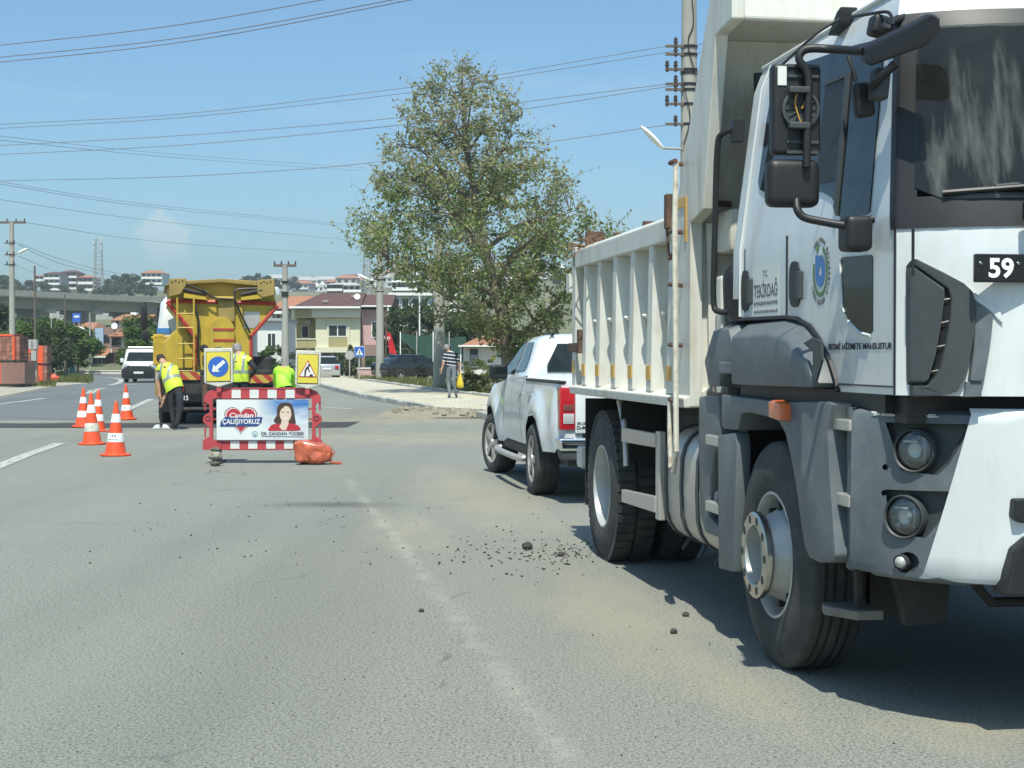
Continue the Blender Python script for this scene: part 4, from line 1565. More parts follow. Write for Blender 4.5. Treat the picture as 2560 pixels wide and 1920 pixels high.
ground = MB().add([(-2600, -300, -0.03), (2600, -300, -0.03), (2600, 2000, -0.03), (-2600, 2000, -0.03)], [(0, 1, 2, 3)]).build('ground', m_soil)
tag(ground, kind='structure')
KERB = [(-14.6, 104), (-12.5, 92), (-10.3, 80), (-7.7, 66), (-5.4, 54.6), (-3.35, 46), (-2.2, 41)]
KERB2 = [(-0.75, 36.3), (2.3, 19.5), (5.0, 2), (7.2, -12)]
BACK = [(-11.6, 104), (-9.6, 92), (-8.1, 84.7), (-3.0, 59.8), (0.2, 47), (4.5, 36), (7.0, 20), (9.5, 2), (11.5, -12)]
LEFT = [(-13.0, -12), (-15.2, 20), (-16.3, 46.8), (-17.8, 53.5), (-21.9, 74), (-22.6, 82.6), (-28.5, 100), (-40, 112), (-80, 124)]
FAR = [(-80, 133), (-40, 128), (-26, 126), (-10, 124), (4, 122), (30, 120), (30, 107), (-14.6, 104)]
road_pts = [(7.2, -12)] + LEFT[:]
sheet('road', LEFT + FAR + KERB[1:] + KERB2, 0.0, m_asph)
sheet('road_far_lane', [(-11.2, 35.2), (-15.7, 35.6), (-16.3, 46.8), (-17.8, 53.5), (-21.9, 74), (-22.6, 82.6), (-28.5, 100), (-40, 112), (-40, 124), (-18, 120), (-16, 95), (-14.6, 70), (-11.8, 50), (-9.9, 40), (-8.9, 35.2)], 0.004, m_asph2)
sheet('gravel_shoulder', [(-15.3, 20), (-16.6, 46.8), (-18.1, 53.5), (-22.2, 74), (-22.9, 82.6), (-27, 93), (-60, 100), (-60, 20)], -0.012, m_gravel)
# fresh trench patch across the road
rng = random.Random(3)
tp_ = []
for i in range(27):
    x = -15.6 + i * 0.47
    tp_.append((x, 31.15 + 0.02 * (x + 15) + rng.uniform(-0.10, 0.10)))
bt_ = [(x, y + 2.0 + rng.uniform(-0.12, 0.25) + (0.35 if x > -7 else 0)) for x, y in tp_]
sheet('trench_patch', tp_ + bt_[::-1], 0.009, m_patch)

# painted markings, worn
def worn_paint(name, keep, col=(0.62, 0.63, 0.58)):
    n = NT(name)
    f = n.ramp(n.math('ADD', n.noise(9, 8, 0.75), n.math('MULTIPLY', n.noise(60, 3), 0.25)), keep, keep + (0.16 if keep < 0.5 else 0.42))
    n.b.inputs['Base Color'].default_value = (*col, 1)
    n.b.inputs['Roughness'].default_value = 0.8
    n.lk(f, n.b.inputs['Alpha'])
    return n.m


m_paint = worn_paint('road_paint', 0.48, (0.44, 0.45, 0.41))


def stripe(name, pts, w, mat, z=0.008):
    b = MB()
    P = [Vector((x, y, z)) for x, y in pts]
    rows = [[], []]
    for i, p in enumerate(P):
        d = (P[min(i + 1, len(P) - 1)] - P[max(i - 1, 0)]).normalized()
        s_ = Vector((d.y, -d.x, 0)) * w / 2
        rows[0].append(p - s_)
        rows[1].append(p + s_)
    b.grid(rows)
    return tag(b.build(name, mat), kind='structure')


g2 = lambda u, v: tuple(gr(u, v))[:2]
stripe('lane_marking', [g2(-60, 1190), g2(0, 1165), g2(75, 1135), g2(150, 1109)], 0.20, m_paint)
stripe('lane_marking', [g2(316, 1026), g2(378, 998)], 0.22, m_paint)
stripe('edge_marking', [g2(-40, 1016), g2(0, 1010), g2(60, 1003), g2(112, 996)], 0.20, m_paint)
stripe('edge_marking', [g2(224, 977), g2(250, 972), g2(264, 970)], 0.25, m_paint)
stripe('edge_marking', [g2(276, 963), g2(296, 958), g2(304, 952), g2(300, 948), g2(284, 945), g2(262, 944)], 0.30, m_paint)
stripe('edge_marking', [g2(318, 962), g2(342, 961)], 0.3, m_paint)
stripe('edge_marking', [g2(360, 961), g2(376, 961)], 0.3, m_paint)
stripe('edge_marking', [g2(812, 1020), g2(880, 1022)], 0.35, m_paint)
stripe('edge_marking', [g2(223, 984), g2(232, 978), g2(242, 975)], 0.35, m_paint)

# raised pavement with kerb stones
b = MB()
top = KERB + [(-1.9, 40.0), (0.3, 37.3)] + KERB2 + BACK[::-1]
n_ = len(top)
b.add([(x, y, 0.13) for x, y in top] + [(x, y, -0.05) for x, y in top], [tuple(range(n_))] + [(i, (i + 1) % n_, n_ + (i + 1) % n_, n_ + i) for i in range(n_)])
pavement = tag(b.build('pavement', m_pave), kind='structure')
kerb_me = []
rng = random.Random(5)
for k in range(4):
    b = MB().box(-0.11, 0.11, -0.485, 0.485, -0.05, 0.16)
    for i in range(len(b.v)):
        x, y, z = b.v[i]
        b.v[i] = (x + rng.uniform(-.012, .012), y + rng.uniform(-.012, .012), z + (rng.uniform(-.02, .015) if z > 0 else 0))
    kerb_me.append(b.mesh('kerb_stone', m_kerb, bevel=0.025))


def kerb_run(line, name, dz=0.0, skip=None):
    P = [Vector((x, y, 0)) for x, y in line]
    for a, c in zip(P, P[1:]):
        L = (c - a).length
        k = max(1, int(L / 1.0))
        for i in range(k):
            p = a.lerp(c, (i + 0.5) / k)
            if skip and skip(p):
                continue
            o = obj(name, kerb_me[rng.randrange(4)], pavement)
            o.location = (p.x, p.y, dz + rng.uniform(-0.015, 0.01))
            d = (c - a).normalized()
            o.rotation_euler = (0, rng.uniform(-.03, .03), math.atan2(-d.x, d.y) + rng.uniform(-.02, .02))
            o.scale = (1, L / k, 1)


kerb_run(KERB, 'kerb_stone')
kerb_run(KERB2[:2], 'kerb_stone')
kerb_run(BACK[2:5], 'kerb_stone', 0.06)
# verge behind the pavement
sheet('verge', BACK[::-1] + [(-11.6, 104), (40, 110), (70, 40), (30, -12)], 0.10, m_soil)
# rubble where the kerb is broken away
b = MB()
for k in range(240):
    t = rng.random()
    x, y = -2.5 + 2.3 * t + rng.gauss(0, 0.45), 40.6 - 4.4 * t + rng.gauss(0, 0.45)
    s_ = rng.uniform(0.03, 0.16)
    b.obox((x, y, 0.03 + s_ * 0.2), (s_, s_ * rng.uniform(.6, 1.3), s_ * 0.7), (rng.uniform(-.6, .6), rng.uniform(-.6, .6), rng.uniform(0, 3)))
tag(b.build('rubble', m_sand, weld=False), kind='stuff', label='loose rubble where the kerb is broken open')
b = MB()
for k in range(60):
    a = rng.uniform(0, 6.28)
    r = abs(rng.gauss(0, 1))
    b.add([(-1.4 + math.cos(a) * r * 1.5, 38.5 + math.sin(a) * r * 1.6, 0)], [])
rows = []
for i in range(13):
    row = []
    for j in range(13):
        x, y = -3.3 + i * 0.32, 36.0 + j * 0.42
        d = abs((x + 1.4) * 0.85 + (y - 38.5) * 0.42)
        row.append((x, y, 0.10 * math.exp(-d * d * 0.9) * math.exp(-((x + 1.4) ** 2 + (y - 38.5) ** 2) * 0.12) - 0.01 + rng.uniform(0, 0.02)))
    rows.append(row)
b = MB().grid(rows)
tag(b.build('sand_heap', m_sand, smooth=80), kind='structure')

# loose asphalt crumbs on the road: uncountable specks plus a few stones of their own
m_crumb = M('asphalt_crumb', (0.045, 0.043, 0.04), 0.9, var=0.3, scale=20)
b = MB()


def crumb(u, v, s_):
    p = gr(u, v)
    b.obox((p.x, p.y, s_ * 0.3), (s_ * rng.uniform(.7, 1.5), s_, s_ * 0.7), (rng.uniform(-.5, .5), rng.uniform(-.5, .5), rng.uniform(0, 3)))


for k in range(130):
    crumb(rng.gauss(1410, 60), rng.gauss(1385, 16), rng.uniform(0.005, 0.014))
for k in range(110):
    crumb(rng.gauss(1290, 120), rng.gauss(1385, 30), rng.uniform(0.005, 0.017))
for k in range(90):
    crumb(rng.uniform(200, 1500), rng.uniform(1240, 1420), rng.uniform(0.005, 0.014))
for k in range(60):
    crumb(rng.uniform(100, 2300), rng.uniform(1430, 1900), rng.uniform(0.003, 0.007))
tag(b.build('asphalt_crumbs', m_crumb, weld=False), kind='stuff', label='black asphalt crumbs scattered over the grey road')


def stone(u, v, s_, label, mat=m_crumb):
    p = gr(u, v)
    bm = bmesh.new()
    bmesh.ops.create_icosphere(bm, subdivisions=2, radius=s_)
    r2 = random.Random(int(u))
    for w in bm.verts:
        w.co *= r2.uniform(0.75, 1.12)
        w.co.z = max(w.co.z * 0.8, -s_ * 0.5)
    me = bpy.data.meshes.new('stone')
    bm.to_mesh(me)
    bm.free()
    me.materials.append(mat)
    o = obj('stone', me)
    o.location = (p.x, p.y, s_ * 0.5)
    return tag(o, label, 'stone')


stone(1319, 1373, 0.045, 'largest black lump of asphalt lying left of the tipper truck rear wheel')
stone(1402, 1391, 0.026, 'small dark asphalt lump nearest the tipper truck rear tyre')
stone(1684, 1584, 0.022, 'lone dark pebble on pale dust left of the front wheel')
stone(1714, 1541, 0.022, 'greyish pebble close to the shadow edge of the tipper truck')
stone(1053, 1530, 0.018, 'single black pebble lying on the worn white lane line')
# ================================================================ other vehicles
def ring(z, x0, x1, y0, y1, r, n=4):
    out = []
    for (cx, cy, a0) in ((x1 - r, y1 - r, 0), (x0 + r, y1 - r, 90), (x0 + r, y0 + r, 180), (x1 - r, y0 + r, 270)):
        for k in range(n + 1):
            t = R(a0 + 90 * k / n)
            out.append((cx + r * math.cos(t), cy + r * math.sin(t), z))
    return out


def hull(levels, n=4):
    b = MB()
    rows = [ring(*l, n=n) for l in levels]
    b.grid(rows, closed=True)
    k = len(rows[0])
    b.add(rows[0], [tuple(range(k - 1, -1, -1))])
    b.add(rows[-1], [tuple(range(k))])
    return b


def car_wheel(parent, x, y, r, w, flip, spokes=5, alloy=None, name='wheel'):
    s = -1 if flip else 1
    m = Matrix.Translation((x, y, r)) @ Matrix.Diagonal((s, 1, 1, 1))
    ri = r * 0.66
    b = MB().lathe([(ri, 0.03), (ri + 0.006, 0.01), (ri + 0.03, 0.0), (r * 0.9, 0.004), (r * 0.965, 0.018), (r, 0.05), (r, w * 0.35), (r * 0.985, w * 0.36), (r * 0.985, w * 0.39), (r, w * 0.4), (r, w * 0.6), (r * 0.985, w * 0.61), (r * 0.985, w * 0.64), (r, w * 0.65), (r, w - 0.05), (r * 0.95, w), (ri, w)], n=40)
    b.xf(m)
    ty = b.build(name, m_rubber, parent, smooth=35)
    al = alloy or m_alum
    b = MB().lathe([(ri + 0.004, 0.03), (ri + 0.002, 0.012), (ri - 0.015, 0.016), (ri - 0.03, 0.05), (ri - 0.035, 0.16)], n=40)
    for k in range(spokes):
        t = 2 * math.pi * k / spokes + 0.3
        q = MB().prism([(-0.030, 0.03), (0.030, 0.03), (0.052, ri - 0.01), (-0.052, ri - 0.01)], 'x', 0.018, 0.06, [(-0.024, 0.03), (0.024, 0.03), (0.04, ri - 0.01), (-0.04, ri - 0.01)])
        q.xf(Matrix.Rotation(t, 4, 'X'))
        b.add(q.v, q.f)
    b.lathe([(0.06, 0.03), (0.055, 0.008), (0.001, 0.004)], n=16)
    b.xf(m)
    b.build('rim', al, ty, smooth=35)
    b = MB().lathe([(ri - 0.02, 0.10), (0.001, 0.11)], n=24)
    b.xf(m)
    b.build('brake_disc', m_chassis, ty)
    return ty


def plate_on(name, parent, poly, axis, pos, th, mat, bevel=0.0):
    b = MB().prism(poly, axis, pos, pos + th)
    return b.build(name, mat, parent, bevel=bevel)


# ---------------------------------------------------------------- white pickup, seen from its left rear corner
PK = Frame(0.212, 16.25, 8.7)
pick = thing('pickup_truck', 'white double-cab pickup with red tail lamp parked beyond the tipper truck', 'pickup', PK.o, PK.ang)
PW = 1.84
m_pwhite = M('pickup_paint', (0.68, 0.73, 0.74), 0.25, var=0.04, scale=2, coat=0.6, dirt=(0.36, 0.34, 0.28), damt=0.5, dscale=2.6)
PZT = [(-1.2, 1.17), (-1.1, 1.19), (0.80, 1.20), (0.95, 1.24), (2.2, 1.185), (2.9, 1.13), (3.5, 1.08), (3.9, 0.99), (4.05, 0.85)]
PZB = [(-1.2, 0.66), (-1.0, 0.50), (-0.62, 0.49), (-0.60, 0.55), (-0.50, 0.70), (-0.36, 0.80), (-0.12, 0.84), (0.12, 0.82), (0.30, 0.70), (0.40, 0.50), (0.44, 0.44), (2.60, 0.43), (2.66, 0.50), (2.76, 0.70), (2.92, 0.81), (3.12, 0.85), (3.32, 0.81), (3.48, 0.70), (3.58, 0.5), (3.62, 0.42), (4.05, 0.42)]


def px_(y, z):
    x = 0.03 + 0.05 * ((z - 0.80) / 0.4) ** 2
    for yc_, in ((-0.10,), (3.12,)):
        d = math.hypot(y - yc_, (z - 0.38))
        x -= 0.055 * math.exp(-((d - 0.52) / 0.16) ** 2) * (1 if z < 1.05 else max(0, (1.15 - z) / 0.1))
    if y > 3.3:
        x += 0.28 * ((y - 3.3) / 0.75) ** 2
    if y < -0.95:
        x += 0.10 * ((-0.95 - y) / 0.25) ** 2
    return x


ys = [-1.2, -1.17, -1.1, -1.0, -0.9, -0.8, -0.7, -0.62, -0.60, -0.5, -0.43, -0.36, -0.24, -0.12, 0.0, 0.12, 0.21, 0.30, 0.36, 0.40, 0.44, 0.6, 0.8, 0.95, 1.2, 1.5, 1.8, 2.1, 2.4, 2.6, 2.66, 2.70, 2.76, 2.84, 2.92, 3.02, 3.12, 3.22, 3.32, 3.4, 3.48, 3.54, 3.58, 3.62, 3.75, 3.9, 4.0, 4.05]
rows = []
for i in range(11):
    t = i / 10
    rows.append([(px_(y, lerp(PZB, y) * (1 - t) + lerp(PZT, y) * t), y, lerp(PZB, y) * (1 - t) + lerp(PZT, y) * t) for y in ys])
top_l = rows[-1]
b = MB().grid(rows)
b.grid([[(PW - x, y, z) for x, y, z in r] for r in rows])
hood = [i for i, y in enumerate(ys) if y >= 0.9]
hr = []
for s in (0, 0.12, 0.3, 0.5, 0.7, 0.88, 1):
    hr.append([(top_l[i][0] + (PW - 2 * top_l[i][0]) * s, ys[i], top_l[i][2] + 0.06 * math.sin(math.pi * s)) for i in hood])
b.grid(hr)
b.add([rows[k][0] for k in range(11)] + [(PW - rows[k][0][0], rows[k][0][1], rows[k][0][2]) for k in range(11)], [(k, k + 1, 12 + k, 11 + k) for k in range(10)])
b.add([rows[k][-1] for k in range(11)] + [(PW - rows[k][-1][0], rows[k][-1][1], rows[k][-1][2]) for k in range(11)], [(k, k + 1, 12 + k, 11 + k) for k in range(10)])
b.build('body', m_pwhite, pick, smooth=40)
b = MB()
b.box(0.10, PW - 0.10, -1.12, 0.9, 0.72, 0.76)
b.box(0.10, 0.16, -1.15, 0.92, 0.75, 1.18)
b.box(PW - 0.16, PW - 0.10, -1.15, 0.92, 0.75, 1.18)
b.box(0.12, PW - 0.12, 0.86, 0.92, 0.75, 1.2)
b.build('load_bed', m_pwhite, pick)
b = MB()
b.box(0.2, PW - 0.2, -1.0, 3.9, 0.36, 0.62)
b.box(0.06, PW - 0.06, 0.5, 2.55, 0.36, 0.5)
b.build('underbody', m_chassis, pick, bevel=0.02)
b = MB()
for yc_ in (0.0, 3.12):
    b.box(0.16, 0.5, yc_ - 0.52, yc_ + 0.42, 0.35, 0.9)
    b.box(PW - 0.5, PW - 0.16, yc_ - 0.52, yc_ + 0.42, 0.35, 0.9)
b.build('wheel_well', m_black, pick)
# cab
PC = [(1.18, 0.075, 0.92, 2.98, 0.10), (1.26, 0.10, 0.90, 2.80, 0.12), (1.42, 0.17, 0.92, 2.46, 0.14), (1.56, 0.225, 0.97, 2.18, 0.16), (1.63, 0.255, 1.02, 2.00, 0.18), (1.675, 0.30, 1.08, 1.86, 0.20), (1.70, 0.38, 1.18, 1.72, 0.22), (1.715, 0.55, 1.35, 1.55, 0.09)]
b = hull([(z, x, PW - x, y0, y1, r) for z, x, y0, y1, r in PC], 5)
pcab = b.build('cab', m_pwhite, pick, smooth=40)


def pcx(z):
    return lerp([(p[0], p[1]) for p in PC], z)


def pside(name, poly, mat, off=0.006, parent=pcab):
    b = MB()
    n = len(poly)
    for f in (0, 1):
        vs = [((pcx(z) - off) if not f else PW - pcx(z) + off, y, z) for y, z in poly] + [((pcx(z) + 0.02) if not f else PW - pcx(z) - 0.02, y, z) for y, z in poly]
        b = MB().add(vs, [tuple(range(n)), tuple(range(2 * n - 1, n - 1, -1))] + [(i, (i + 1) % n, n + (i + 1) % n, n + i) for i in range(n)])
        b.build(name, mat, parent)


pside('front_side_window', [(2.74, 1.245), (2.42, 1.41), (2.14, 1.56), (1.98, 1.61), (1.86, 1.62), (1.86, 1.56), (1.83, 1.42), (1.80, 1.255)], m_glass)
pside('rear_side_window', [(1.72, 1.27), (1.74, 1.42), (1.755, 1.56), (1.76, 1.62), (1.36, 1.62), (1.28, 1.56), (1.18, 1.42), (1.13, 1.33), (1.19, 1.285)], m_glass)


def prear(x0, x1, z0, z1, r):
    out = []
    for (cx, cz, a0) in ((x1 - r, z1 - r, 0), (x0 + r, z1 - r, 90), (x0 + r, z0 + r, 180), (x1 - r, z0 + r, 270)):
        for k in range(5):
            t = R(a0 + 22.5 * k)
            out.append((cx + r * math.cos(t), cz + r * math.sin(t)))
    return out


pol = [(0.32, 1.29), (0.34, 1.275), (PW - 0.34, 1.275), (PW - 0.32, 1.29), (PW - 0.34, 1.36), (PW - 0.40, 1.56), (PW - 0.46, 1.60), (0.46, 1.60), (0.40, 1.56), (0.34, 1.36)]
py_ = lambda z: lerp([(p[0], p[2]) for p in PC], z)
b = MB()
zs_ = frange(1.28, 1.60, 10)
wx = lambda z: 0.32 + (0.13 * (z - 1.36) / 0.24 if z > 1.36 else 0.0)
b.grid([[(wx(z) + (PW - 2 * wx(z)) * q, py_(z) - 0.012, z) for q in frange(0, 1, 6)] for z in zs_])
b.build('rear_window', m_glass, pcab)
b = MB()
b.box(0.75, 1.09, 1.06, 1.10, 1.63, 1.655)
b.build('stop_lamp', m_red, pcab, bevel=0.006)
b = MB()
b.tube([(0.37, 1.10, 1.645), (0.42, 1.05, 1.705), (0.44, 1.7, 1.715)], 0.012, 6)
b.build('roof_channel', m_black, pcab, smooth=50)
# rails, lamps, tailgate, bumper
b = MB()
b.box(0.065, 0.15, -1.16, 0.84, 1.185, 1.215)
b.build('bed_rail_cap', m_black, pick, bevel=0.01)
b = MB()
b.box(PW - 0.15, PW - 0.065, -1.16, 0.84, 1.185, 1.215)
b.build('bed_rail_cap', m_black, pick, bevel=0.01)
tg = MB().box(0.225, PW - 0.225, -1.225, -1.17, 0.70, 1.175).build('tailgate', m_pwhite, pick, bevel=0.015, smooth=40)
MB().box(0.225, PW - 0.225, -1.235, -1.16, 1.175, 1.20).build('tailgate_cap', m_black, tg, bevel=0.008)
letter('ISUZU', m_text, 0.125, 0.024, (0.305, -1.2275, 0.80), (1, 0, 0), (0, 0, 1), tg, bold=0.02)
letter('D-MAX', m_text, 0.17, 0.036, (0.325, -1.2275, 0.758), (1, 0, 0), (0, 0, 1), tg, bold=0.03)
for f in (0, 1):
    X = lambda x: PW - x if f else x
    def lb(name, x0, x1, y0, y1, z0, z1, mat, par, bv=0.01):
        a, c = sorted((X(x0), X(x1)))
        return MB().box(a, c, y0, y1, z0, z1).build(name, mat, par, bevel=bv, smooth=40)
    tl = lb('tail_lamp', 0.07, 0.225, -1.225, -1.06, 0.735, 1.15, m_red, pick, 0.015)
    lb('reversing_lens', 0.105, 0.212, -1.232, -1.2, 0.795, 0.895, m_clear, tl, 0.006)
    lb('indicator_lens', 0.105, 0.212, -1.232, -1.2, 0.92, 0.985, M('smoked_lens', (0.16, 0.06, 0.05), 0.2), tl, 0.006)
bp = MB().prism([(0.04, 0.66), (PW - 0.04, 0.66), (PW - 0.06, 0.53), (0.06, 0.53)], 'y', -1.32, -1.10).build('rear_bumper', m_chrome, pick, bevel=0.03, seg=3, smooth=40)
MB().prism([(0.06, 0.535), (PW - 0.06, 0.535), (PW - 0.09, 0.44), (0.09, 0.44)], 'y', -1.30, -1.08).build('bumper_skirt', m_dgrey, pick, bevel=0.02)
MB().box(0.3, PW - 0.3, -1.2, -1.15, 0.655, 0.71).build('bumper_gap', m_black, pick)
# door lines, handles, mirror, step
for y, z0, z1 in ((1.02, 0.50, 1.22), (2.28, 0.50, 1.18)):
    MB().grid([[(px_(y, z) - 0.003, y - 0.006, z) for z in frange(z0, z1, 8)], [(px_(y, z) - 0.003, y + 0.006, z) for z in frange(z0, z1, 8)]]).build('door_gap', m_black, pick)
MB().grid([[(px_(0.36, z) - 0.003, d + 0.1 * (1 - (z - .8) / .4), z) for z in frange(0.85, 1.22, 6)] for d in (0.30, 0.312)]).build('door_gap', m_black, pick)
for y in (1.14, 0.30 + 0.14):
    h = MB().box(px_(y, 1.06) - 0.03, px_(y, 1.06) + 0.01, y - 0.10, y + 0.03, 1.035, 1.065).build('door_handle', m_chrome, pick, bevel=0.01, smooth=40)
for sx in (0, 1):
    c = (-0.03, 2.30, 1.268) if not sx else (PW + 0.03, 2.30, 1.268)
    MB().obox(c, (0.215, 0.13, 0.175), (0, 0, 0.15 if not sx else -0.15)).build('mirror', m_black, pick, bevel=0.045, seg=4, smooth=50)
MB().obox((-0.03, 2.225, 1.268), (0.17, 0.01, 0.13), (0, 0, 0.15)).build('mirror_glass', m_glass, pick, bevel=0.02)
for x in (-0.05, PW + 0.05):
    MB().tube(smooth_pts([(x + (0.08 if x < 0 else -0.08), 2.42, 0.36), (x, 2.25, 0.345), (x, 0.6, 0.345), (x + (0.08 if x < 0 else -0.08), 0.46, 0.36)], 5), 0.035, 8).build('side_step', m_alum, pick, smooth=50)
car_wheel(pick, -0.02, 0.0, 0.375, 0.25, False)
car_wheel(pick, PW + 0.02, 0.0, 0.375, 0.25, True)
w = car_wheel(pick, -0.02, 3.12, 0.375, 0.25, False)
w2 = car_wheel(pick, PW + 0.02, 3.12, 0.375, 0.25, True)
for wheel, wx in ((w, -0.02), (w2, PW + 0.02)):               # steered to the left
    mt = Matrix.Translation((wx + (0.12 if wx < 1 else -0.12), 3.12, 0)) @ Matrix.Rotation(R(11), 4, 'Z') @ Matrix.Translation((-(wx + (0.12 if wx < 1 else -0.12)), -3.12, 0))
    for o in [wheel] + list(wheel.children):
        o.data.transform(mt)

# ---------------------------------------------------------------- yellow asphalt hopper truck, rear view
YT = Frame(-7.5, 32.6, 13)
yt = thing('hopper_truck', 'yellow asphalt hopper truck with red edging seen from behind', 'truck', YT.o, YT.ang)
m_yel = M('yellow_paint', (0.47, 0.335, 0.035), 0.5, var=0.10, scale=3, dirt=(0.15, 0.11, 0.045), damt=0.75, dscale=4, dstretch=(1, 1, 0.4))
m_yred = M('red_paint', (0.38, 0.045, 0.03), 0.5, var=0.15, scale=6)
m_ydirty = M('dirty_yellow', (0.30, 0.22, 0.06), 0.6, var=0.2, scale=6, dirt=(0.08, 0.07, 0.05), damt=0.7)
HP = [(0.20, 2.62), (0.77, 1.90), (0.77, 1.15), (1.97, 1.15), (1.97, 1.88), (2.54, 2.55), (2.50, 2.66), (0.24, 2.66)]
b = MB().prism(HP, 'y', 0.30, 4.7)
b.build('hopper', m_yel, yt, bevel=0.02)
b = MB().prism([(0.24, 2.65), (2.50, 2.65), (2.46, 2.98), (2.30, 3.05), (0.35, 3.05), (0.22, 2.95)], 'y', 0.36, 4.7)
b.build('hopper_collar', m_yel, yt, bevel=0.02)
b = MB().prism([(0.14, 2.95), (0.30, 3.05), (1.35, 3.12), (2.40, 3.06), (2.50, 2.98), (2.42, 2.94), (1.35, 3.04), (0.30, 2.97)], 'y', 0.18, 4.8)
b.build('hopper_lid', m_ydirty, yt, bevel=0.015)
b = MB()
b.tube([(0.20, 0.29, 2.62), (0.77, 0.29, 1.90), (0.77, 0.29, 1.18)], 0.05, 6)
b.tube([(1.97, 0.29, 1.18), (1.97, 0.29, 1.88), (2.54, 0.29, 2.55)], 0.045, 6)
b.tube([(0.20, 0.29, 2.635), (2.50, 0.29, 2.60)], 0.045, 6)
b.build('edge_strip', m_yred, yt, smooth=30)
for x0, x1 in ((0.24, 0.60), (2.10, 2.46)):
    b = MB().prism([(x0, 3.10), (x1, 3.12), (x1, 2.98), (x1 - 0.12 if x0 < 1 else x1, 2.78), (x0 if x0 < 1 else x0 + 0.12, 2.72), (x0, 2.8)], 'y', 0.10, 0.16)
    br_ = b.build('lid_bracket', m_ydirty, yt, bevel=0.01)
    for k in range(4):
        MB().lathe([(0.018, 0.0), (0.018, -0.006), (0.001, -0.006)], (x0 + 0.07 + 0.07 * k, 0.10, 3.03 + 0.03 * (k % 2)), 'y', 8).build('bolt', m_black, br_)
for s in (0, 1):
    x0, x1 = ((0.55, 1.02), (2.2, 1.75))[s]
    MB().tube([(x0, 0.14, 2.88), (x1, 0.16, 2.78)], [0.05, 0.035], 8).build('lid_ram', m_chassis, yt, smooth=50)
    MB().prism([(x0, 2.80), (x1, 2.72), (x1, 2.66), (x0, 2.70)], 'y', 0.12, 0.30).build('ram_bed', m_yel, yt)
b = MB()
b.tube(smooth_pts([(0.62, 0.12, 2.98), (0.95, 0.12, 2.85), (1.15, 0.12, 2.72), (1.35, 0.12, 2.69), (1.6, 0.14, 2.70), (1.66, 0.16, 2.88), (2.1, 0.16, 2.92)], 5), 0.022, 6)
b.tube(smooth_pts([(0.75, 0.22, 2.6), (0.86, 0.2, 2.2), (0.84, 0.2, 1.7), (0.86, 0.2, 1.25)], 4), 0.022, 6)
b.tube(smooth_pts([(1.62, 0.2, 2.68), (1.78, 0.2, 2.3), (1.95, 0.2, 1.95)], 4), 0.024, 6)
b.build('hydraulic_hose', m_black, yt, smooth=50)
b = MB().prism([(1.09, 1.50), (1.09, 2.06), (1.14, 2.18), (1.24, 2.27), (1.35, 2.30), (1.46, 2.27), (1.56, 2.18), (1.61, 2.06), (1.61, 1.50)], 'y', 0.16, 0.30)
dr = b.build('rear_door', m_yel, yt, bevel=0.01)
for z in (2.03, 1.80):
    MB().box(1.16, 1.60, 0.148, 0.158, z - 0.025, z + 0.025).build('red_stripe', m_yred, dr)
MB().box(1.27, 1.62, 0.20, 0.30, 2.2, 2.66).build('chute_box', m_ydirty, yt, bevel=0.02)
MB().box(1.20, 1.60, 0.12, 0.30, 2.66, 2.74).build('chute_cap', m_yel, yt, bevel=0.03)
MB().prism([(1.82, 2.06), (1.82, 2.42), (2.16, 2.42), (2.16, 2.20), (2.04, 2.06)], 'y', 0.288, 0.296).build('bare_panel', m_alum, yt)
b = MB()
for x in (0.41, 0.755):
    b.tube([(x, 0.02, 2.70), (x, 0.0, 2.05), (x, 0.0, 1.10)], 0.022, 6)
yl = b.build('ladder', m_yel, yt, smooth=50)
for z in (2.36, 2.06, 1.72, 1.40, 1.14):
    MB().tube([(0.41, 0.0, z), (0.755, 0.0, z)], 0.016, 6).build('rung', m_yel, yl, smooth=50)
b = MB().prism([(0.10, 1.18), (0.76, 1.18), (0.76, 1.75), (0.60, 2.05), (0.40, 2.05), (0.12, 1.75)], 'y', 0.45, 2.6)
b.build('machine_box', m_yel, yt, bevel=0.03)
MB().box(-0.10, 0.16, 2.0, 4.8, 1.25, 1.95).build('side_locker', m_yel, yt, bevel=0.03)
MB().box(-0.14, 0.24, 2.0, 2.5, 1.84, 1.90).build('locker_ledge', m_yel, yt, bevel=0.02)
MB().box(1.98, 2.45, 0.6, 4.0, 1.05, 1.45).build('burner_unit', m_chassis, yt, bevel=0.05)
b = MB()
b.box(0.3, 2.2, -0.05, 6.8, 0.45, 1.06)
b.box(0.55, 1.95, 0.7, 6.0, 0.22, 0.5)
b.build('chassis', m_chassis, yt, bevel=0.03)
MB().box(0.1, 2.4, 0.0, 0.5, 1.06, 1.16).build('rear_deck', m_chassis, yt, bevel=0.02)
MB().tube([(0.30, -0.16, 0.33), (2.2, -0.16, 0.33)], 0.05, 8).build('underrun_bar', m_chassis, yt, smooth=50)
n = NT('hazard_stripes')
sx_ = n.t.nodes.new('ShaderNodeSeparateXYZ')
n.lk(n.tc.outputs['Object'], sx_.inputs[0])
f_ = n.math('GREATER_THAN', n.math('FRACT', n.math('MULTIPLY', n.math('ADD', sx_.outputs[0], sx_.outputs[2]), 3.4)), 0.5)
n.lk(n.mix(f_, (0.36, 0.05, 0.03), (0.48, 0.32, 0.06)), n.b.inputs['Base Color'])
m_haz = n.m
MB().box(0.10, 0.88, -0.09, -0.07, 0.95, 1.12).build('hazard_board', m_haz, yt, bevel=0.004)
MB().prism([(1.70, 1.06), (2.44, 1.06), (2.44, 0.95), (2.30, 0.88), (1.88, 0.88), (1.74, 0.95)], 'y', -0.09, -0.07).build('hazard_board', m_haz, yt)
MB().box(0.42, 0.92, -0.075, -0.055, 0.48, 0.66).build('number_plate', m_plate, yt)
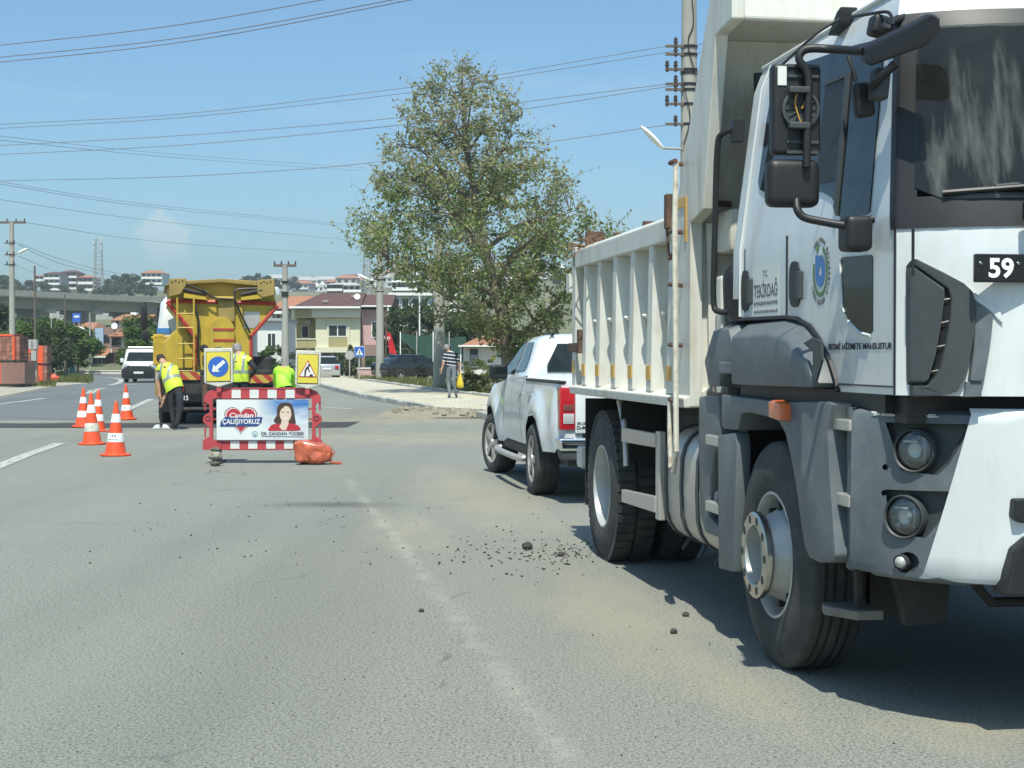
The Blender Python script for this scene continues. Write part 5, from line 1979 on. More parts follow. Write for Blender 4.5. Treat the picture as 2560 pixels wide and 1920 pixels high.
letter('715', m_wtext, 0.17, 0.10, (0.545, -0.078, 0.57), (1, 0, 0), (0, 0, 1), yt, bold=0.01)
MB().box(0.46, 0.54, -0.1, -0.05, 0.70, 0.86).build('tail_lamp', m_red, yt, bevel=0.01)
MB().box(0.92, 1.03, -0.08, 0.0, 0.40, 0.85).build('rear_post', m_rust, yt, bevel=0.01)
MB().lathe([(0.001, -0.02), (0.07, -0.02), (0.09, 0.03), (0.07, 0.1), (0.001, 0.1)], (0.97, 0.1, 1.62), 'y', 14).build('work_lamp', m_chassis, yt, smooth=50)
for x, f in ((0.02, False), (0.34, False), (2.48, True), (2.16, True)):
    m = Matrix.Translation((x, 1.3, 0.50)) @ Matrix.Diagonal((-1 if f else 1, 1, 1, 1))
    bb_ = MB().lathe(tyre_profile(0.51, 0.285, 0.28, (0.08, 0.14, 0.20)), n=36)
    bb_.xf(m)
    ty = bb_.build('wheel', m_rubber, yt, smooth=35)
    bb_ = MB().lathe([(0.29, 0.04), (0.28, 0.02), (0.26, 0.05), (0.25, 0.16), (0.1, 0.14), (0.001, 0.12)], n=28)
    bb_.xf(m)
    bb_.build('rim', m_rim, ty, smooth=35)
for x in (0.02, 1.9):
    MB().box(x, x + 0.58, 0.66, 0.68, 0.25, 0.95).build('mud_flap', m_black, yt)
MB().prism([(0.65, 1.05), (0.65, 0.6), (0.9, 1.0), (1.3, 1.12), (1.7, 1.0), (1.95, 0.6), (1.95, 1.18), (0.65, 1.18)], 'x', -0.06, 0.1).build('mud_guard', m_ydirty, yt, bevel=0.01)
b = hull([(0.85, 0.0, 2.42, 5.1, 7.1, 0.12), (1.6, 0.0, 2.42, 5.1, 7.2, 0.12), (2.1, 0.0, 2.42, 5.1, 7.15, 0.12), (2.75, 0.08, 2.34, 5.15, 6.9, 0.14), (2.92, 0.2, 2.22, 5.3, 6.7, 0.2)])
ycab = b.build('cab', m_white, yt, smooth=40)
MB().box(-0.012, 0.3, 5.08, 7.0, 2.02, 2.14).build('blue_band', M('blue_paint', (0.06, 0.22, 0.55), 0.4), ycab)
MB().prism([(5.5, 2.15), (5.55, 2.65), (6.5, 2.65), (6.8, 2.15)], 'x', 0.0, 0.08).build('side_window', m_glass, ycab)
MB().obox((-0.33, 6.9, 2.45), (0.16, 0.14, 0.62)).build('mirror', m_black, ycab, bevel=0.04, smooth=40)
MB().obox((-0.30, 6.9, 1.98), (0.2, 0.14, 0.24)).build('wide_angle_mirror', m_black, ycab, bevel=0.05, smooth=40)
MB().tube(smooth_pts([(0.1, 6.9, 2.80), (-0.25, 6.95, 2.84), (-0.33, 6.95, 2.7), (-0.33, 6.95, 1.95), (-0.25, 6.95, 1.82), (0.05, 6.9, 1.80)], 5), 0.022, 6).build('mirror_arm', m_black, ycab, smooth=50)
b = hull([(2.80, 2.46, 2.62, 0.5, 0.66, 0.07), (2.92, 2.46, 2.62, 0.5, 0.66, 0.07), (2.97, 2.5, 2.58, 0.54, 0.62, 0.03)])
b.build('beacon', m_clear, yt, smooth=40)


# ---------------------------------------------------------------- small cars and the oncoming van
def side_car(name, label, cat, loc, rz, paint, prof, glassprof, L, Wd, wheels, r=0.31, inset=0.22, **k):
    """prof / glassprof: side silhouettes (y, z); y runs forward."""
    t = thing(name, label, cat, loc, rz, k.get('group'))
    MB().prism(prof, 'x', -Wd / 2, Wd / 2).build('body', paint, t, bevel=0.07, seg=3, smooth=40)
    gp_ = glassprof
    hw = Wd / 2
    lo = min(z for _, z in gp_)
    hi = max(z for _, z in gp_)
    n = len(gp_)
    vs = []
    for s in (-1, 1):
        vs += [(s * (hw - 0.04 - inset * (z - lo) / (hi - lo)), y, z) for y, z in gp_]
    b = MB().add(vs, [tuple(range(n)), tuple(range(2 * n - 1, n - 1, -1))] + [(i, (i + 1) % n, n + (i + 1) % n, n + i) for i in range(n)])
    b.build('windows', m_glass, t, bevel=0.03, smooth=40)
    rp = [(y, z) for y, z in gp_ if z > lo + 0.7 * (hi - lo)]
    y0, y1 = min(p[0] for p in rp), max(p[0] for p in rp)
    rf = hull([(hi - 0.07, -hw + inset + 0.02, hw - inset - 0.02, y0 - 0.08, y1 + 0.10, 0.1), (hi, -hw + inset + 0.04, hw - inset - 0.04, y0, y1, 0.1), (hi + 0.02, -hw + inset + 0.2, hw - inset - 0.2, y0 + 0.2, y1 - 0.2, 0.1)])
    rf.build('roof', paint, t, smooth=50)
    ym = (y0 + y1) / 2 + 0.05
    for s in (-1, 1):
        MB().prism([(ym - 0.05, lo), (ym + 0.05, lo), (ym + 0.04, hi - 0.02), (ym - 0.04, hi - 0.02)], 'x', s * (hw - 0.03), s * (hw - 0.06), [(ym - 0.05, lo), (ym + 0.05, lo), (ym + 0.04, hi - 0.02), (ym - 0.04, hi - 0.02)]).build('door_post', paint, t)
        for y in wheels:
            car_wheel(t, s * (hw + 0.01) if s < 0 else s * (hw + 0.01), y, r, 0.2, s > 0)
            MB().lathe([(r + 0.05, -0.004), (r + 0.055, 0.0), (r + 0.055, 0.2)], (0, 0, 0), 'x', 24).xf(Matrix.Translation((s * (hw + 0.004), y, r)) @ Matrix.Diagonal((-s, 1, 1, 1))).build('wheel_arch', m_black, t)
    return t


SED = [(-2.2, 0.35), (-2.25, 0.60), (-2.2, 0.92), (-2.05, 1.0), (-1.4, 1.02), (0.9, 0.96), (1.75, 0.86), (2.15, 0.70), (2.22, 0.5), (2.18, 0.28), (-2.1, 0.24)]
SEDG = [(-1.85, 0.98), (-1.1, 1.38), (-0.7, 1.44), (0.15, 1.43), (0.5, 1.36), (1.15, 0.95)]
m_bcar = M('black_car_paint', (0.008, 0.009, 0.011), 0.12, coat=0.9)
m_scar = M('silver_car_paint', (0.52, 0.54, 0.56), 0.25, metal=0.5, coat=0.6)
p = gr(1028, 953)
bc = side_car('parked_car', 'glossy black sedan parked on the grass between two concrete poles', 'car', (p.x, p.y, 0.1), R(-52), m_bcar, SED, SEDG, 4.4, 1.75, (-1.32, 1.35))
p = at(1078, 935, 113)
side_car('parked_car', 'dark car half hidden behind the glossy black sedan', 'car', (p.x, p.y, 0.1), R(-60), m_bcar, SED, SEDG, 4.4, 1.75, (-1.32, 1.35))
p = gr(805, 948)
sc_ = side_car('parked_car', 'silver hatchback seen from behind in front of the cream house', 'car', (p.x, p.y + 1, 0.0), R(12), m_scar, [(-2.0, 0.35), (-2.05, 0.6), (-2.0, 0.92), (-1.8, 1.0), (0.9, 0.96), (1.7, 0.86), (1.95, 0.6), (1.9, 0.28), (-1.9, 0.24)], [(-1.9, 0.97), (-1.5, 1.36), (-1.1, 1.45), (0.1, 1.44), (0.5, 1.34), (1.1, 0.95)], 4.0, 1.7, (-1.25, 1.25))
for s in (-1, 1):
    MB().box(s * 0.62 - 0.12, s * 0.62 + 0.12, -2.10, -2.02, 0.66, 0.86).build('tail_lamp', m_red, sc_, bevel=0.02)
MB().box(-0.26, 0.26, -2.1, -2.05, 0.62, 0.73).build('number_plate', m_stick, sc_)
# van
p = gr(347, 957)
van = thing('panel_van', 'white panel van with black bumper and roof rack driving towards the viewer', 'van', (p.x, p.y, 0), R(4))
VP = [(0.05, 0.30), (0.0, 0.55), (0.02, 0.85), (0.12, 1.02), (0.55, 1.14), (0.75, 1.30), (1.25, 1.78), (1.5, 1.86), (4.2, 1.88), (4.35, 1.75), (4.4, 0.4), (4.3, 0.25), (0.2, 0.22)]
MB().prism(VP, 'x', -0.91, 0.91).build('body', m_white, van, bevel=0.09, seg=3, smooth=40)
b = MB().add([(-0.78, 0.66, 1.17), (0.78, 0.66, 1.17), (0.72, 1.14, 1.66), (-0.72, 1.14, 1.66)], [(0, 1, 2, 3)])
b.v = [(x, y - 0.075, z + 0.01) for x, y, z in b.v]
b.build('windscreen', m_glass, van, solid=0.02)
MB().prism([(-0.90, 0.26), (0.90, 0.26), (0.93, 0.50), (0.91, 0.74), (0.60, 0.86), (0.50, 0.93), (-0.50, 0.93), (-0.60, 0.86), (-0.91, 0.74), (-0.93, 0.50)], 'y', -0.06, 0.3).build('bumper', m_black, van, bevel=0.04, smooth=40)
for s in (-1, 1):
    MB().prism([(s * 0.50, 0.95), (s * 0.84, 0.82), (s * 0.88, 0.98), (s * 0.80, 1.06)], 'y', -0.02, 0.3).build('headlamp', m_clear, van, bevel=0.01)
    MB().obox((s * 1.06, 0.95, 1.22), (0.2, 0.14, 0.24)).build('mirror', m_white, van, bevel=0.05, smooth=40)
    car_wheel(van, s * 0.92, 0.85, 0.32, 0.2, s > 0)
    car_wheel(van, s * 0.92, 3.5, 0.32, 0.2, s > 0)
MB().box(-0.26, 0.26, -0.075, -0.06, 0.50, 0.61).build('number_plate', m_stick, van)
for y in (1.6, 2.6, 3.6):
    MB().tube([(-0.85, y, 1.95), (0.85, y, 1.95)], 0.022, 6).build('rack_bar', m_alum, van)
for s in (-0.8, 0.8):
    MB().tube([(s, 1.5, 1.93), (s, 3.9, 1.93)], 0.02, 6).build('rack_rail', m_alum, van)
# ================================================================ roadworks: barrier, signs, cones, bag, people
m_bred = M('barrier_red', (0.44, 0.055, 0.065), 0.45, var=0.12, scale=6, dirt=(0.20, 0.10, 0.08), damt=0.4, dscale=8)
m_bwhite = M('barrier_white', (0.66, 0.67, 0.64), 0.5, var=0.08, scale=9, dirt=(0.40, 0.38, 0.33), damt=0.5, dscale=9)
BX, BY = -4.205, 20.95
K = 1 / 183.6 * 0.1537


def bz(zx, zy):                               # reading of the barrier elevation -> metres (x from the left edge, z)
    return ((zx - 45) * K, 1.024 - (zy - 65) * K)


bar = thing('road_barrier', 'red and white plastic road barrier carrying a printed banner', 'barrier', (BX, BY, 0), R(1.0))
SIDE = [(345, 70), (230, 80), (130, 120), (70, 200), (62, 290), (100, 300), (150, 340), (155, 460), (100, 490), (60, 520), (50, 560), (50, 620), (90, 650), (150, 700), (150, 850), (60, 900), (45, 920), (45, 1070), (345, 1070), (345, 920), (205, 900), (205, 240), (345, 225)]
BWID = 1.615
for f in (0, 1):
    P = [bz(*q) for q in SIDE]
    if f:
        P = [(BWID - x, z) for x, z in P]
    sd = MB().prism(P, 'y', -0.03, 0.03).build('side_frame', m_bred, bar, bevel=0.006)
    c = bz(130, 560)
    cx = BWID - c[0] if f else c[0]
    MB().lathe([(0.036, -0.034), (0.028, -0.036), (0.028, -0.02), (0.001, -0.02)], (cx, 0, c[1]), 'y', 18).build('pivot_hole', m_black, sd, smooth=40)
    for z0, z1 in ((290, 430), (690, 880)):
        a, d = bz(78, z0), bz(78, z1)
        x = BWID - a[0] if f else a[0]
        MB().tube([(x, 0, a[1]), (x, 0, d[1])], 0.012, 6).build('handle_bar', m_bred, sd)
a, d = bz(330, 68), bz(1720, 240)
rt = MB().box(a[0], d[0], -0.022, 0.022, d[1], a[1]).build('top_rail', m_bred, bar, bevel=0.008)
for k in range(4):
    q0, q1 = bz(515 + 291 * k, 92), bz(662 + 291 * k, 228)
    MB().box(q0[0], q1[0], -0.026, -0.02, q1[1], q0[1]).build('reflective_square', m_bwhite, rt)
MB().box(a[0] + 0.01, d[0] - 0.01, -0.03, 0.0, a[1] - 0.012, a[1] + 0.006).build('rail_lip', m_bred, rt, bevel=0.004)
a, d = bz(345, 915), bz(1720, 1075)
rb_ = MB().box(a[0], d[0], -0.022, 0.022, d[1], a[1]).build('bottom_rail', m_bred, bar, bevel=0.008)
for k in range(4):
    q0, q1 = bz(492 + 290 * k, 925), bz(638 + 290 * k, 1052)
    MB().box(q0[0], q1[0], -0.026, -0.02, q1[1], q0[1]).build('reflective_square', m_bwhite, rb_)
for zy in (395, 560):
    a, d = bz(160, zy), bz(1880, zy + 25)
    MB().box(a[0], d[0], 0.0, 0.012, d[1], a[1]).build('cross_bar', m_bred, bar)
for x in (0.22, 1.40):
    ft = MB().box(x - 0.03, x + 0.03, -0.03, 0.03, 0.03, 0.2).build('foot', m_black, bar, bevel=0.006)
    MB().box(x - 0.05, x + 0.05, -0.28, 0.28, 0.0, 0.035).build('foot_plate', m_black, ft, bevel=0.01)

# banner board with its print
n = NT('banner_print')
sx_ = n.t.nodes.new('ShaderNodeSeparateXYZ')
n.lk(n.tc.outputs['Object'], sx_.inputs[0])
fx1 = n.ramp(sx_.outputs[0], 0.72, 1.0)
fz1 = n.ramp(sx_.outputs[2], 0.5, 0.80)
cl_ = n.ramp(n.noise(3.2, 7, 0.6, sc=(1, 1, 2.6), rot=0.2), 0.42, 0.62)
base = n.mix(n.math('MULTIPLY', fx1, n.math('ADD', n.math('MULTIPLY', fz1, 0.8), 0.2)), (0.66, 0.70, 0.68), (0.035, 0.16, 0.42))
base = n.mix(n.math('MULTIPLY', n.math('MULTIPLY', cl_, fx1), n.math('SUBTRACT', 0.95, n.math('MULTIPLY', fz1, 0.6))), base, (0.60, 0.68, 0.70))
n.lk(base, n.b.inputs['Base Color'])
n.b.inputs['Roughness'].default_value = 0.5
a, d = bz(275, 252), bz(1760, 905)
ban = MB().box(a[0], d[0], -0.055, -0.04, d[1], a[1]).build('banner', n.m, bar, bevel=0.002)
YB = -0.0555


def flat(name, pts, mat, lift, par=ban):
    P = [bz(*q) for q in pts]
    return MB().prism(P, 'y', YB - lift, YB - lift + 0.0016).build(name, mat, par)


def curve2(pts, n=6):
    return [(p.x, p.y) for p in smooth_pts([(x, y, 0) for x, y in pts] + [(pts[0][0], pts[0][1], 0)], n)[:-1]]


m_heart = M('print_red', (0.42, 0.03, 0.045), 0.5, var=0.15, scale=5)
m_hrim = M('print_dark_red', (0.16, 0.02, 0.03), 0.5)
m_navy = M('print_navy', (0.025, 0.06, 0.19), 0.5)
m_pwh = M('print_white', (0.72, 0.74, 0.72), 0.5)
m_skin2 = M('print_skin', (0.66, 0.52, 0.42), 0.5)
m_hair2 = M('print_hair', (0.06, 0.035, 0.022), 0.5)


def heart(s, cx=668, cy=560):
    out = []
    for k in range(48):
        t = 2 * math.pi * k / 48
        x = 16 * math.sin(t) ** 3
        y = 13 * math.cos(t) - 5 * math.cos(2 * t) - 2 * math.cos(3 * t) - math.cos(4 * t)
        out.append((cx + x * 16.7 * s, cy - y * 15.6 * s))
    return out


flat('heart_outline', heart(1.0), m_hrim, 0.001)
flat('heart_ring', heart(0.94), m_pwh, 0.002)
flat('heart', heart(0.88), m_heart, 0.003)
flat('ribbon', [(330, 690), (345, 600), (420, 530), (1020, 535), (1000, 630), (930, 685)], m_navy, 0.004)


def blet(s, zx0, zx1, zy0, zy1, mat, lift=0.005, **k):
    p0, p1 = bz(zx0, zy0), bz(zx1, zy1)
    return letter(s, mat, p1[0] - p0[0], p0[1] - p1[1], ((p0[0] + p1[0]) / 2, YB - lift, (p0[1] + p1[1]) / 2), (1, 0, 0), (0, 0, 1), ban, **k)


blet('Candan', 485, 875, 465, 545, m_pwh, shear=0.25, bold=0.02)
blet('ÇALIŞIYORUZ', 370, 980, 562, 668, m_pwh, bold=0.02)
blet('DR. CANDAN YÜCEER', 995, 1690, 765, 828, M('print_grey', (0.05, 0.06, 0.07), 0.5), bold=0.012)
flat('rule', [(1005, 846), (1690, 852), (1690, 862), (1005, 856)], m_gtext, 0.002)
m_teal = M('print_teal', (0.05, 0.24, 0.30), 0.5)
flat('small_emblem', [(895 + 48 * math.cos(R(k * 20)), 812 + 48 * math.sin(R(k * 20))) for k in range(18)], m_teal, 0.002)
flat('small_emblem_core', [(895 + 36 * math.cos(R(k * 20)), 812 + 36 * math.sin(R(k * 20))) for k in range(18)], m_pwh, 0.003)
blet('b', 880, 912, 785, 840, m_teal, 0.004, bold=0.03)
flat('portrait_hair', curve2([(1390, 300), (1300, 320), (1255, 400), (1250, 500), (1200, 590), (1240, 640), (1300, 640), (1460, 640), (1555, 640), (1545, 560), (1525, 420), (1480, 320)]), m_hair2, 0.001)
flat('portrait_jacket', curve2([(1280, 640), (1180, 655), (1140, 690), (1115, 755), (1300, 758), (1620, 752), (1600, 680), (1540, 650), (1440, 635), (1360, 650)], 4), m_heart, 0.0022)
flat('portrait_neck', [(1330, 560), (1440, 560), (1440, 640), (1400, 745), (1330, 745), (1290, 690), (1320, 640)], m_skin2, 0.0034)
flat('portrait_face', curve2([(1400, 352), (1340, 380), (1305, 450), (1300, 520), (1330, 580), (1390, 608), (1450, 585), (1482, 520), (1480, 440), (1455, 380)]), m_skin2, 0.0046)
flat('portrait_fringe', curve2([(1400, 330), (1330, 350), (1300, 430), (1345, 390), (1400, 352), (1450, 375), (1490, 440), (1470, 350)], 4), m_hair2, 0.0056)
for ex in (1350, 1432):
    flat('portrait_eye', [(ex + 22 * math.cos(R(k * 45)), 455 + 8 * math.sin(R(k * 45))) for k in range(8)], m_hair2, 0.0060)
flat('portrait_mouth', [(1350, 538), (1390, 548), (1430, 536), (1410, 562), (1370, 564)], m_pwh, 0.0060)

# the two warning boards on top of the barrier
m_syel = M('sign_yellow', (0.62, 0.52, 0.06), 0.5, var=0.06, scale=7, dirt=(0.35, 0.30, 0.10), damt=0.4)
m_sblue = M('sign_blue', (0.03, 0.11, 0.42), 0.4, var=0.06, scale=9)
m_frame = M('sign_frame', (0.55, 0.55, 0.46), 0.6, var=0.12, scale=9, dirt=(0.25, 0.23, 0.16), damt=0.7, dscale=10)


def board(label, u0, u1, v0, v1, vt, vb, tilt):
    Yb = 20.90
    a, c = at(u0, v0, Yb), at(u1, v1, Yb)
    w, h = c.x - a.x, a.z - c.z
    t = thing('warning_board', label, 'road sign', ((a.x + c.x) / 2, Yb, c.z), R(1))
    t.rotation_euler = (R(-3), R(tilt), R(1))
    fr = MB().prism([(-w / 2, h), (w / 2, h), (w / 2, 0.06), (0, 0.0), (-w / 2, 0.06)], 'y', -0.02, 0.03).build('frame', m_frame, t, bevel=0.012)
    MB().box(-w / 2 + 0.028, w / 2 - 0.028, -0.026, -0.018, 0.075, h - 0.05).build('backing', m_black, t)
    MB().box(-w / 2 + 0.035, w / 2 - 0.035, -0.031, -0.024, 0.082, h - 0.057).build('yellow_panel', m_syel, t, bevel=0.002)
    MB().tube([(-0.05, -0.01, h - 0.01), (-0.035, -0.01, h + 0.012), (0.035, -0.01, h + 0.012), (0.05, -0.01, h - 0.01)], 0.008, 6).build('lifting_grip', m_black, t)
    MB().box(-0.03, 0.03, -0.01, 0.02, -0.07, 0.03).build('socket', m_bred, t)
    return t, w, h


t, w, h = board('yellow warning board with white arrow on blue disc above the barrier', 511, 583, 870, 968, 0, 0, -1)
cz = 0.082 + (h - 0.139) / 2
MB().lathe([(0.138, -0.032), (0.138, -0.035), (0.001, -0.035)], (0, 0, cz), 'y', 36).build('blue_disc', m_sblue, t)
ar = MB().prism([(-0.11, 0), (-0.03, 0.065), (-0.03, 0.025), (0.11, 0.025), (0.11, -0.025), (-0.03, -0.025), (-0.03, -0.065)], 'y', -0.039, -0.036)
ar.xf(Matrix.Translation((0, 0, cz)) @ Matrix.Rotation(R(-40), 4, 'Y'))
ar.build('arrow', m_bwhite, t)
t, w, h = board('yellow warning board with a red roadworks triangle above the barrier', 737, 800, 876, 973, 0, 0, 1.5)
cz = 0.082 + (h - 0.139) / 2
m_sred = M('sign_red', (0.42, 0.06, 0.03), 0.45)
MB().prism([(-0.128, cz - 0.115), (0.128, cz - 0.115), (0.0, cz + 0.12)], 'y', -0.034, -0.031).build('triangle_rim', m_sred, t, bevel=0.0)
MB().prism([(-0.107, cz - 0.102), (0.107, cz - 0.102), (0.0, cz + 0.095)], 'y', -0.037, -0.034).build('triangle_field', m_bwhite, t)
figs = [[(-0.045, -0.098), (-0.025, -0.098), (-0.018, -0.02), (-0.004, 0.0), (0.012, -0.03), (0.03, -0.05), (0.034, -0.044), (0.02, -0.015), (0.012, 0.03), (-0.02, 0.025), (-0.042, -0.02)],
        [(0.015 + 0.017 * math.cos(R(k * 40)), 0.045 + 0.017 * math.sin(R(k * 40))) for k in range(9)],
        [(0.02, -0.1), (0.08, -0.1), (0.065, -0.075), (0.04, -0.07)]]
for q in figs:
    MB().prism([(x, z + cz) for x, z in q], 'y', -0.040, -0.037).build('pictogram', m_text, t)

# orange weight bag
p = gr(778, 1164)
bag = thing('weight_bag', 'crumpled orange plastic weight bag lying against the barrier foot', 'bag', (p.x, 20.72, 0), R(2))
bm = bmesh.new()
bmesh.ops.create_cube(bm, size=1)
bmesh.ops.subdivide_edges(bm, edges=bm.edges[:], cuts=9, use_grid_fill=True)
from mathutils import noise as mnoise
for v in bm.verts:
    x, y, z = v.co * 2
    r = 1 - 0.22 * (abs(x) ** 4 + abs(y) ** 4 + abs(z) ** 4) / 2
    pinch = 1 - 0.55 * max(0, (abs(x) - 0.55) / 0.45) ** 1.5
    co = Vector((x * 0.25, y * 0.14 * r * pinch, z * 0.158 * r * (0.6 + 0.4 * pinch)))
    co.z += 0.16 + (-0.08 * x if z > 0 else 0) * 0.6
    nz = mnoise.noise(Vector((co.x * 15, co.y * 9, co.z * 7))) * 0.034 + mnoise.noise(co * 26 + Vector((3, 1, 2))) * 0.018
    co += Vector((0.4, 1, 0.7)) * nz
    co.z = max(co.z, 0.004)
    v.co = co
me = bpy.data.meshes.new('sack')
bm.to_mesh(me)
bm.free()
me.materials.append(M('orange_film', (0.52, 0.12, 0.055), 0.32, var=0.3, scale=16, dirt=(0.12, 0.06, 0.04), damt=0.85, dscale=12, coat=0.4))
me.polygons.foreach_set('use_smooth', [True] * len(me.polygons))
obj('sack', me, bag)
MB().prism([(-0.27, 0.27), (-0.20, 0.30), (-0.15, 0.24), (-0.22, 0.20)], 'y', -0.02, 0.02).build('sack_ear', me.materials[0], bag, bevel=0.008)
MB().prism([(0.20, 0.12), (0.31, 0.19), (0.27, 0.12), (0.24, 0.08)], 'y', -0.02, 0.02).build('sack_ear', me.materials[0], bag, bevel=0.008)
MB().obox((0.30, -0.02, 0.025), (0.16, 0.06, 0.035), (0, 0.1, 0.2)).build('loose_flap', me.materials[0], bag, bevel=0.012)


def rockmesh(r, seed, mat, sq=(1, 1, 1)):
    bm = bmesh.new()
    bmesh.ops.create_icosphere(bm, subdivisions=3, radius=1)
    for v in bm.verts:
        k = 1 + 0.28 * mnoise.noise(v.co * 1.3 + Vector((seed, 0, 0))) + 0.1 * mnoise.noise(v.co * 3.2 + Vector((0, seed, 0)))
        v.co = Vector((v.co.x * sq[0], v.co.y * sq[1], v.co.z * sq[2])) * k * r
    me = bpy.data.meshes.new('rock')
    bm.to_mesh(me)
    bm.free()
    me.materials.append(mat)
    return me


m_rock = M('grey_rock', (0.27, 0.26, 0.20), 0.9, var=0.3, scale=12, bump=0.4, bscale=50)
m_rock2 = M('dark_rock', (0.10, 0.095, 0.075), 0.9, var=0.3, scale=12, bump=0.4, bscale=50)
p = gr(545, 1163)
for lab, me, z in (('dark squat stone at the base of the little pile by the barrier', rockmesh(0.07, 2.0, m_rock2, (0.95, 0.9, 0.7)), 0.045), ('pale round stone in the middle of the little pile by the barrier', rockmesh(0.088, 5.0, m_rock, (1, 0.9, 0.72)), 0.145), ('small flat stone topping the little pile by the barrier', rockmesh(0.06, 9.0, m_rock2, (1.1, 0.9, 0.5)), 0.225)):
    o = tag(obj('rock', me), lab, 'rock')
    o.location = (p.x, p.y - 0.18, z)

# traffic cones
m_cone = M('cone_orange', (0.72, 0.085, 0.022), 0.42, var=0.08, scale=5, dirt=(0.40, 0.09, 0.05), damt=0.35, dscale=6)
m_band = M('cone_band', (0.68, 0.70, 0.68), 0.4, var=0.06, scale=12)
m_bandd = M('cone_band_dirty', (0.50, 0.50, 0.42), 0.6, var=0.35, scale=18, dirt=(0.20, 0.19, 0.15), damt=0.8, dscale=16)


def cone_r(z):
    return 0.152 - 0.134 * (z - 0.04) / 0.77


def cone(label, x, y, text=None, dirty=False, tilt=(0, 0), hgt=1.0):
    t = thing('traffic_cone', label, 'traffic cone', (x, y, 0.008 if y > 31 else 0.0), 0, 'traffic cones beside the road works')
    t.rotation_euler = (R(tilt[0]), R(tilt[1]), 0.3)
    t.scale = (1, 1, hgt)
    b = MB().lathe([(0.157, 0.036), (cone_r(0.05), 0.055), (cone_r(0.4), 0.4), (cone_r(0.78), 0.78), (0.016, 0.80), (0.010, 0.805), (0.001, 0.805)], axis='z', n=32)
    b.build('body', m_cone, t, smooth=40)
    b = MB().lathe([(0.001, 0.0), (0.215, 0.0), (0.224, 0.010), (0.224, 0.024), (0.215, 0.032), (0.16, 0.042)], axis='z', n=12)
    b.build('base', m_cone, t, smooth=30)
    for i, (z0, z1) in enumerate(((0.49, 0.615), (0.205, 0.335))):
        b = MB().lathe([(cone_r(z0) + 0.001, z0), (cone_r(z0) + 0.003, z0 + 0.002), (cone_r(z1) + 0.003, z1 - 0.002), (cone_r(z1) + 0.001, z1)], axis='z', n=32)
        bd = b.build('band', m_bandd if (dirty and i == 1) else m_band, t, smooth=40)
        if text and i == 1:
            for s, zc, hh, ww in text:
                me = text_mesh(s, m_text, ww, hh, ext=0.0004, bold=0.02)
                for v in me.vertices:
                    z = zc + v.co.y
                    rr_ = cone_r(z) + 0.0035
                    an = -math.pi / 2 - 0.45 + v.co.x / rr_
                    v.co = (rr_ * math.cos(an), rr_ * math.sin(an), z)
                obj('lettering', me, bd)
    return t


cone('nearest traffic cone, with black lettering on its lower white band', -5.80, 22.5, (('T.B.B.', 0.297, 0.034, 0.115), ('TEKİRDAĞ BLD.', 0.245, 0.022, 0.19)), tilt=(0, 1))
cone('traffic cone with a blotchy dirty lower band, second nearest', -6.92, 25.35, None, True, tilt=(0, -1), hgt=1.07)
cone('traffic cone almost hidden behind the dirty-banded one', -8.02, 29.75, tilt=(0, 2))
cone('leftmost traffic cone, standing on the dark trench patch', -8.76, 31.4, tilt=(0, 1.5))
cone('farthest traffic cone, standing beyond the dark trench patch', -8.81, 35.2, (('2', 0.27, 0.05, 0.05),), tilt=(0, -1.5))


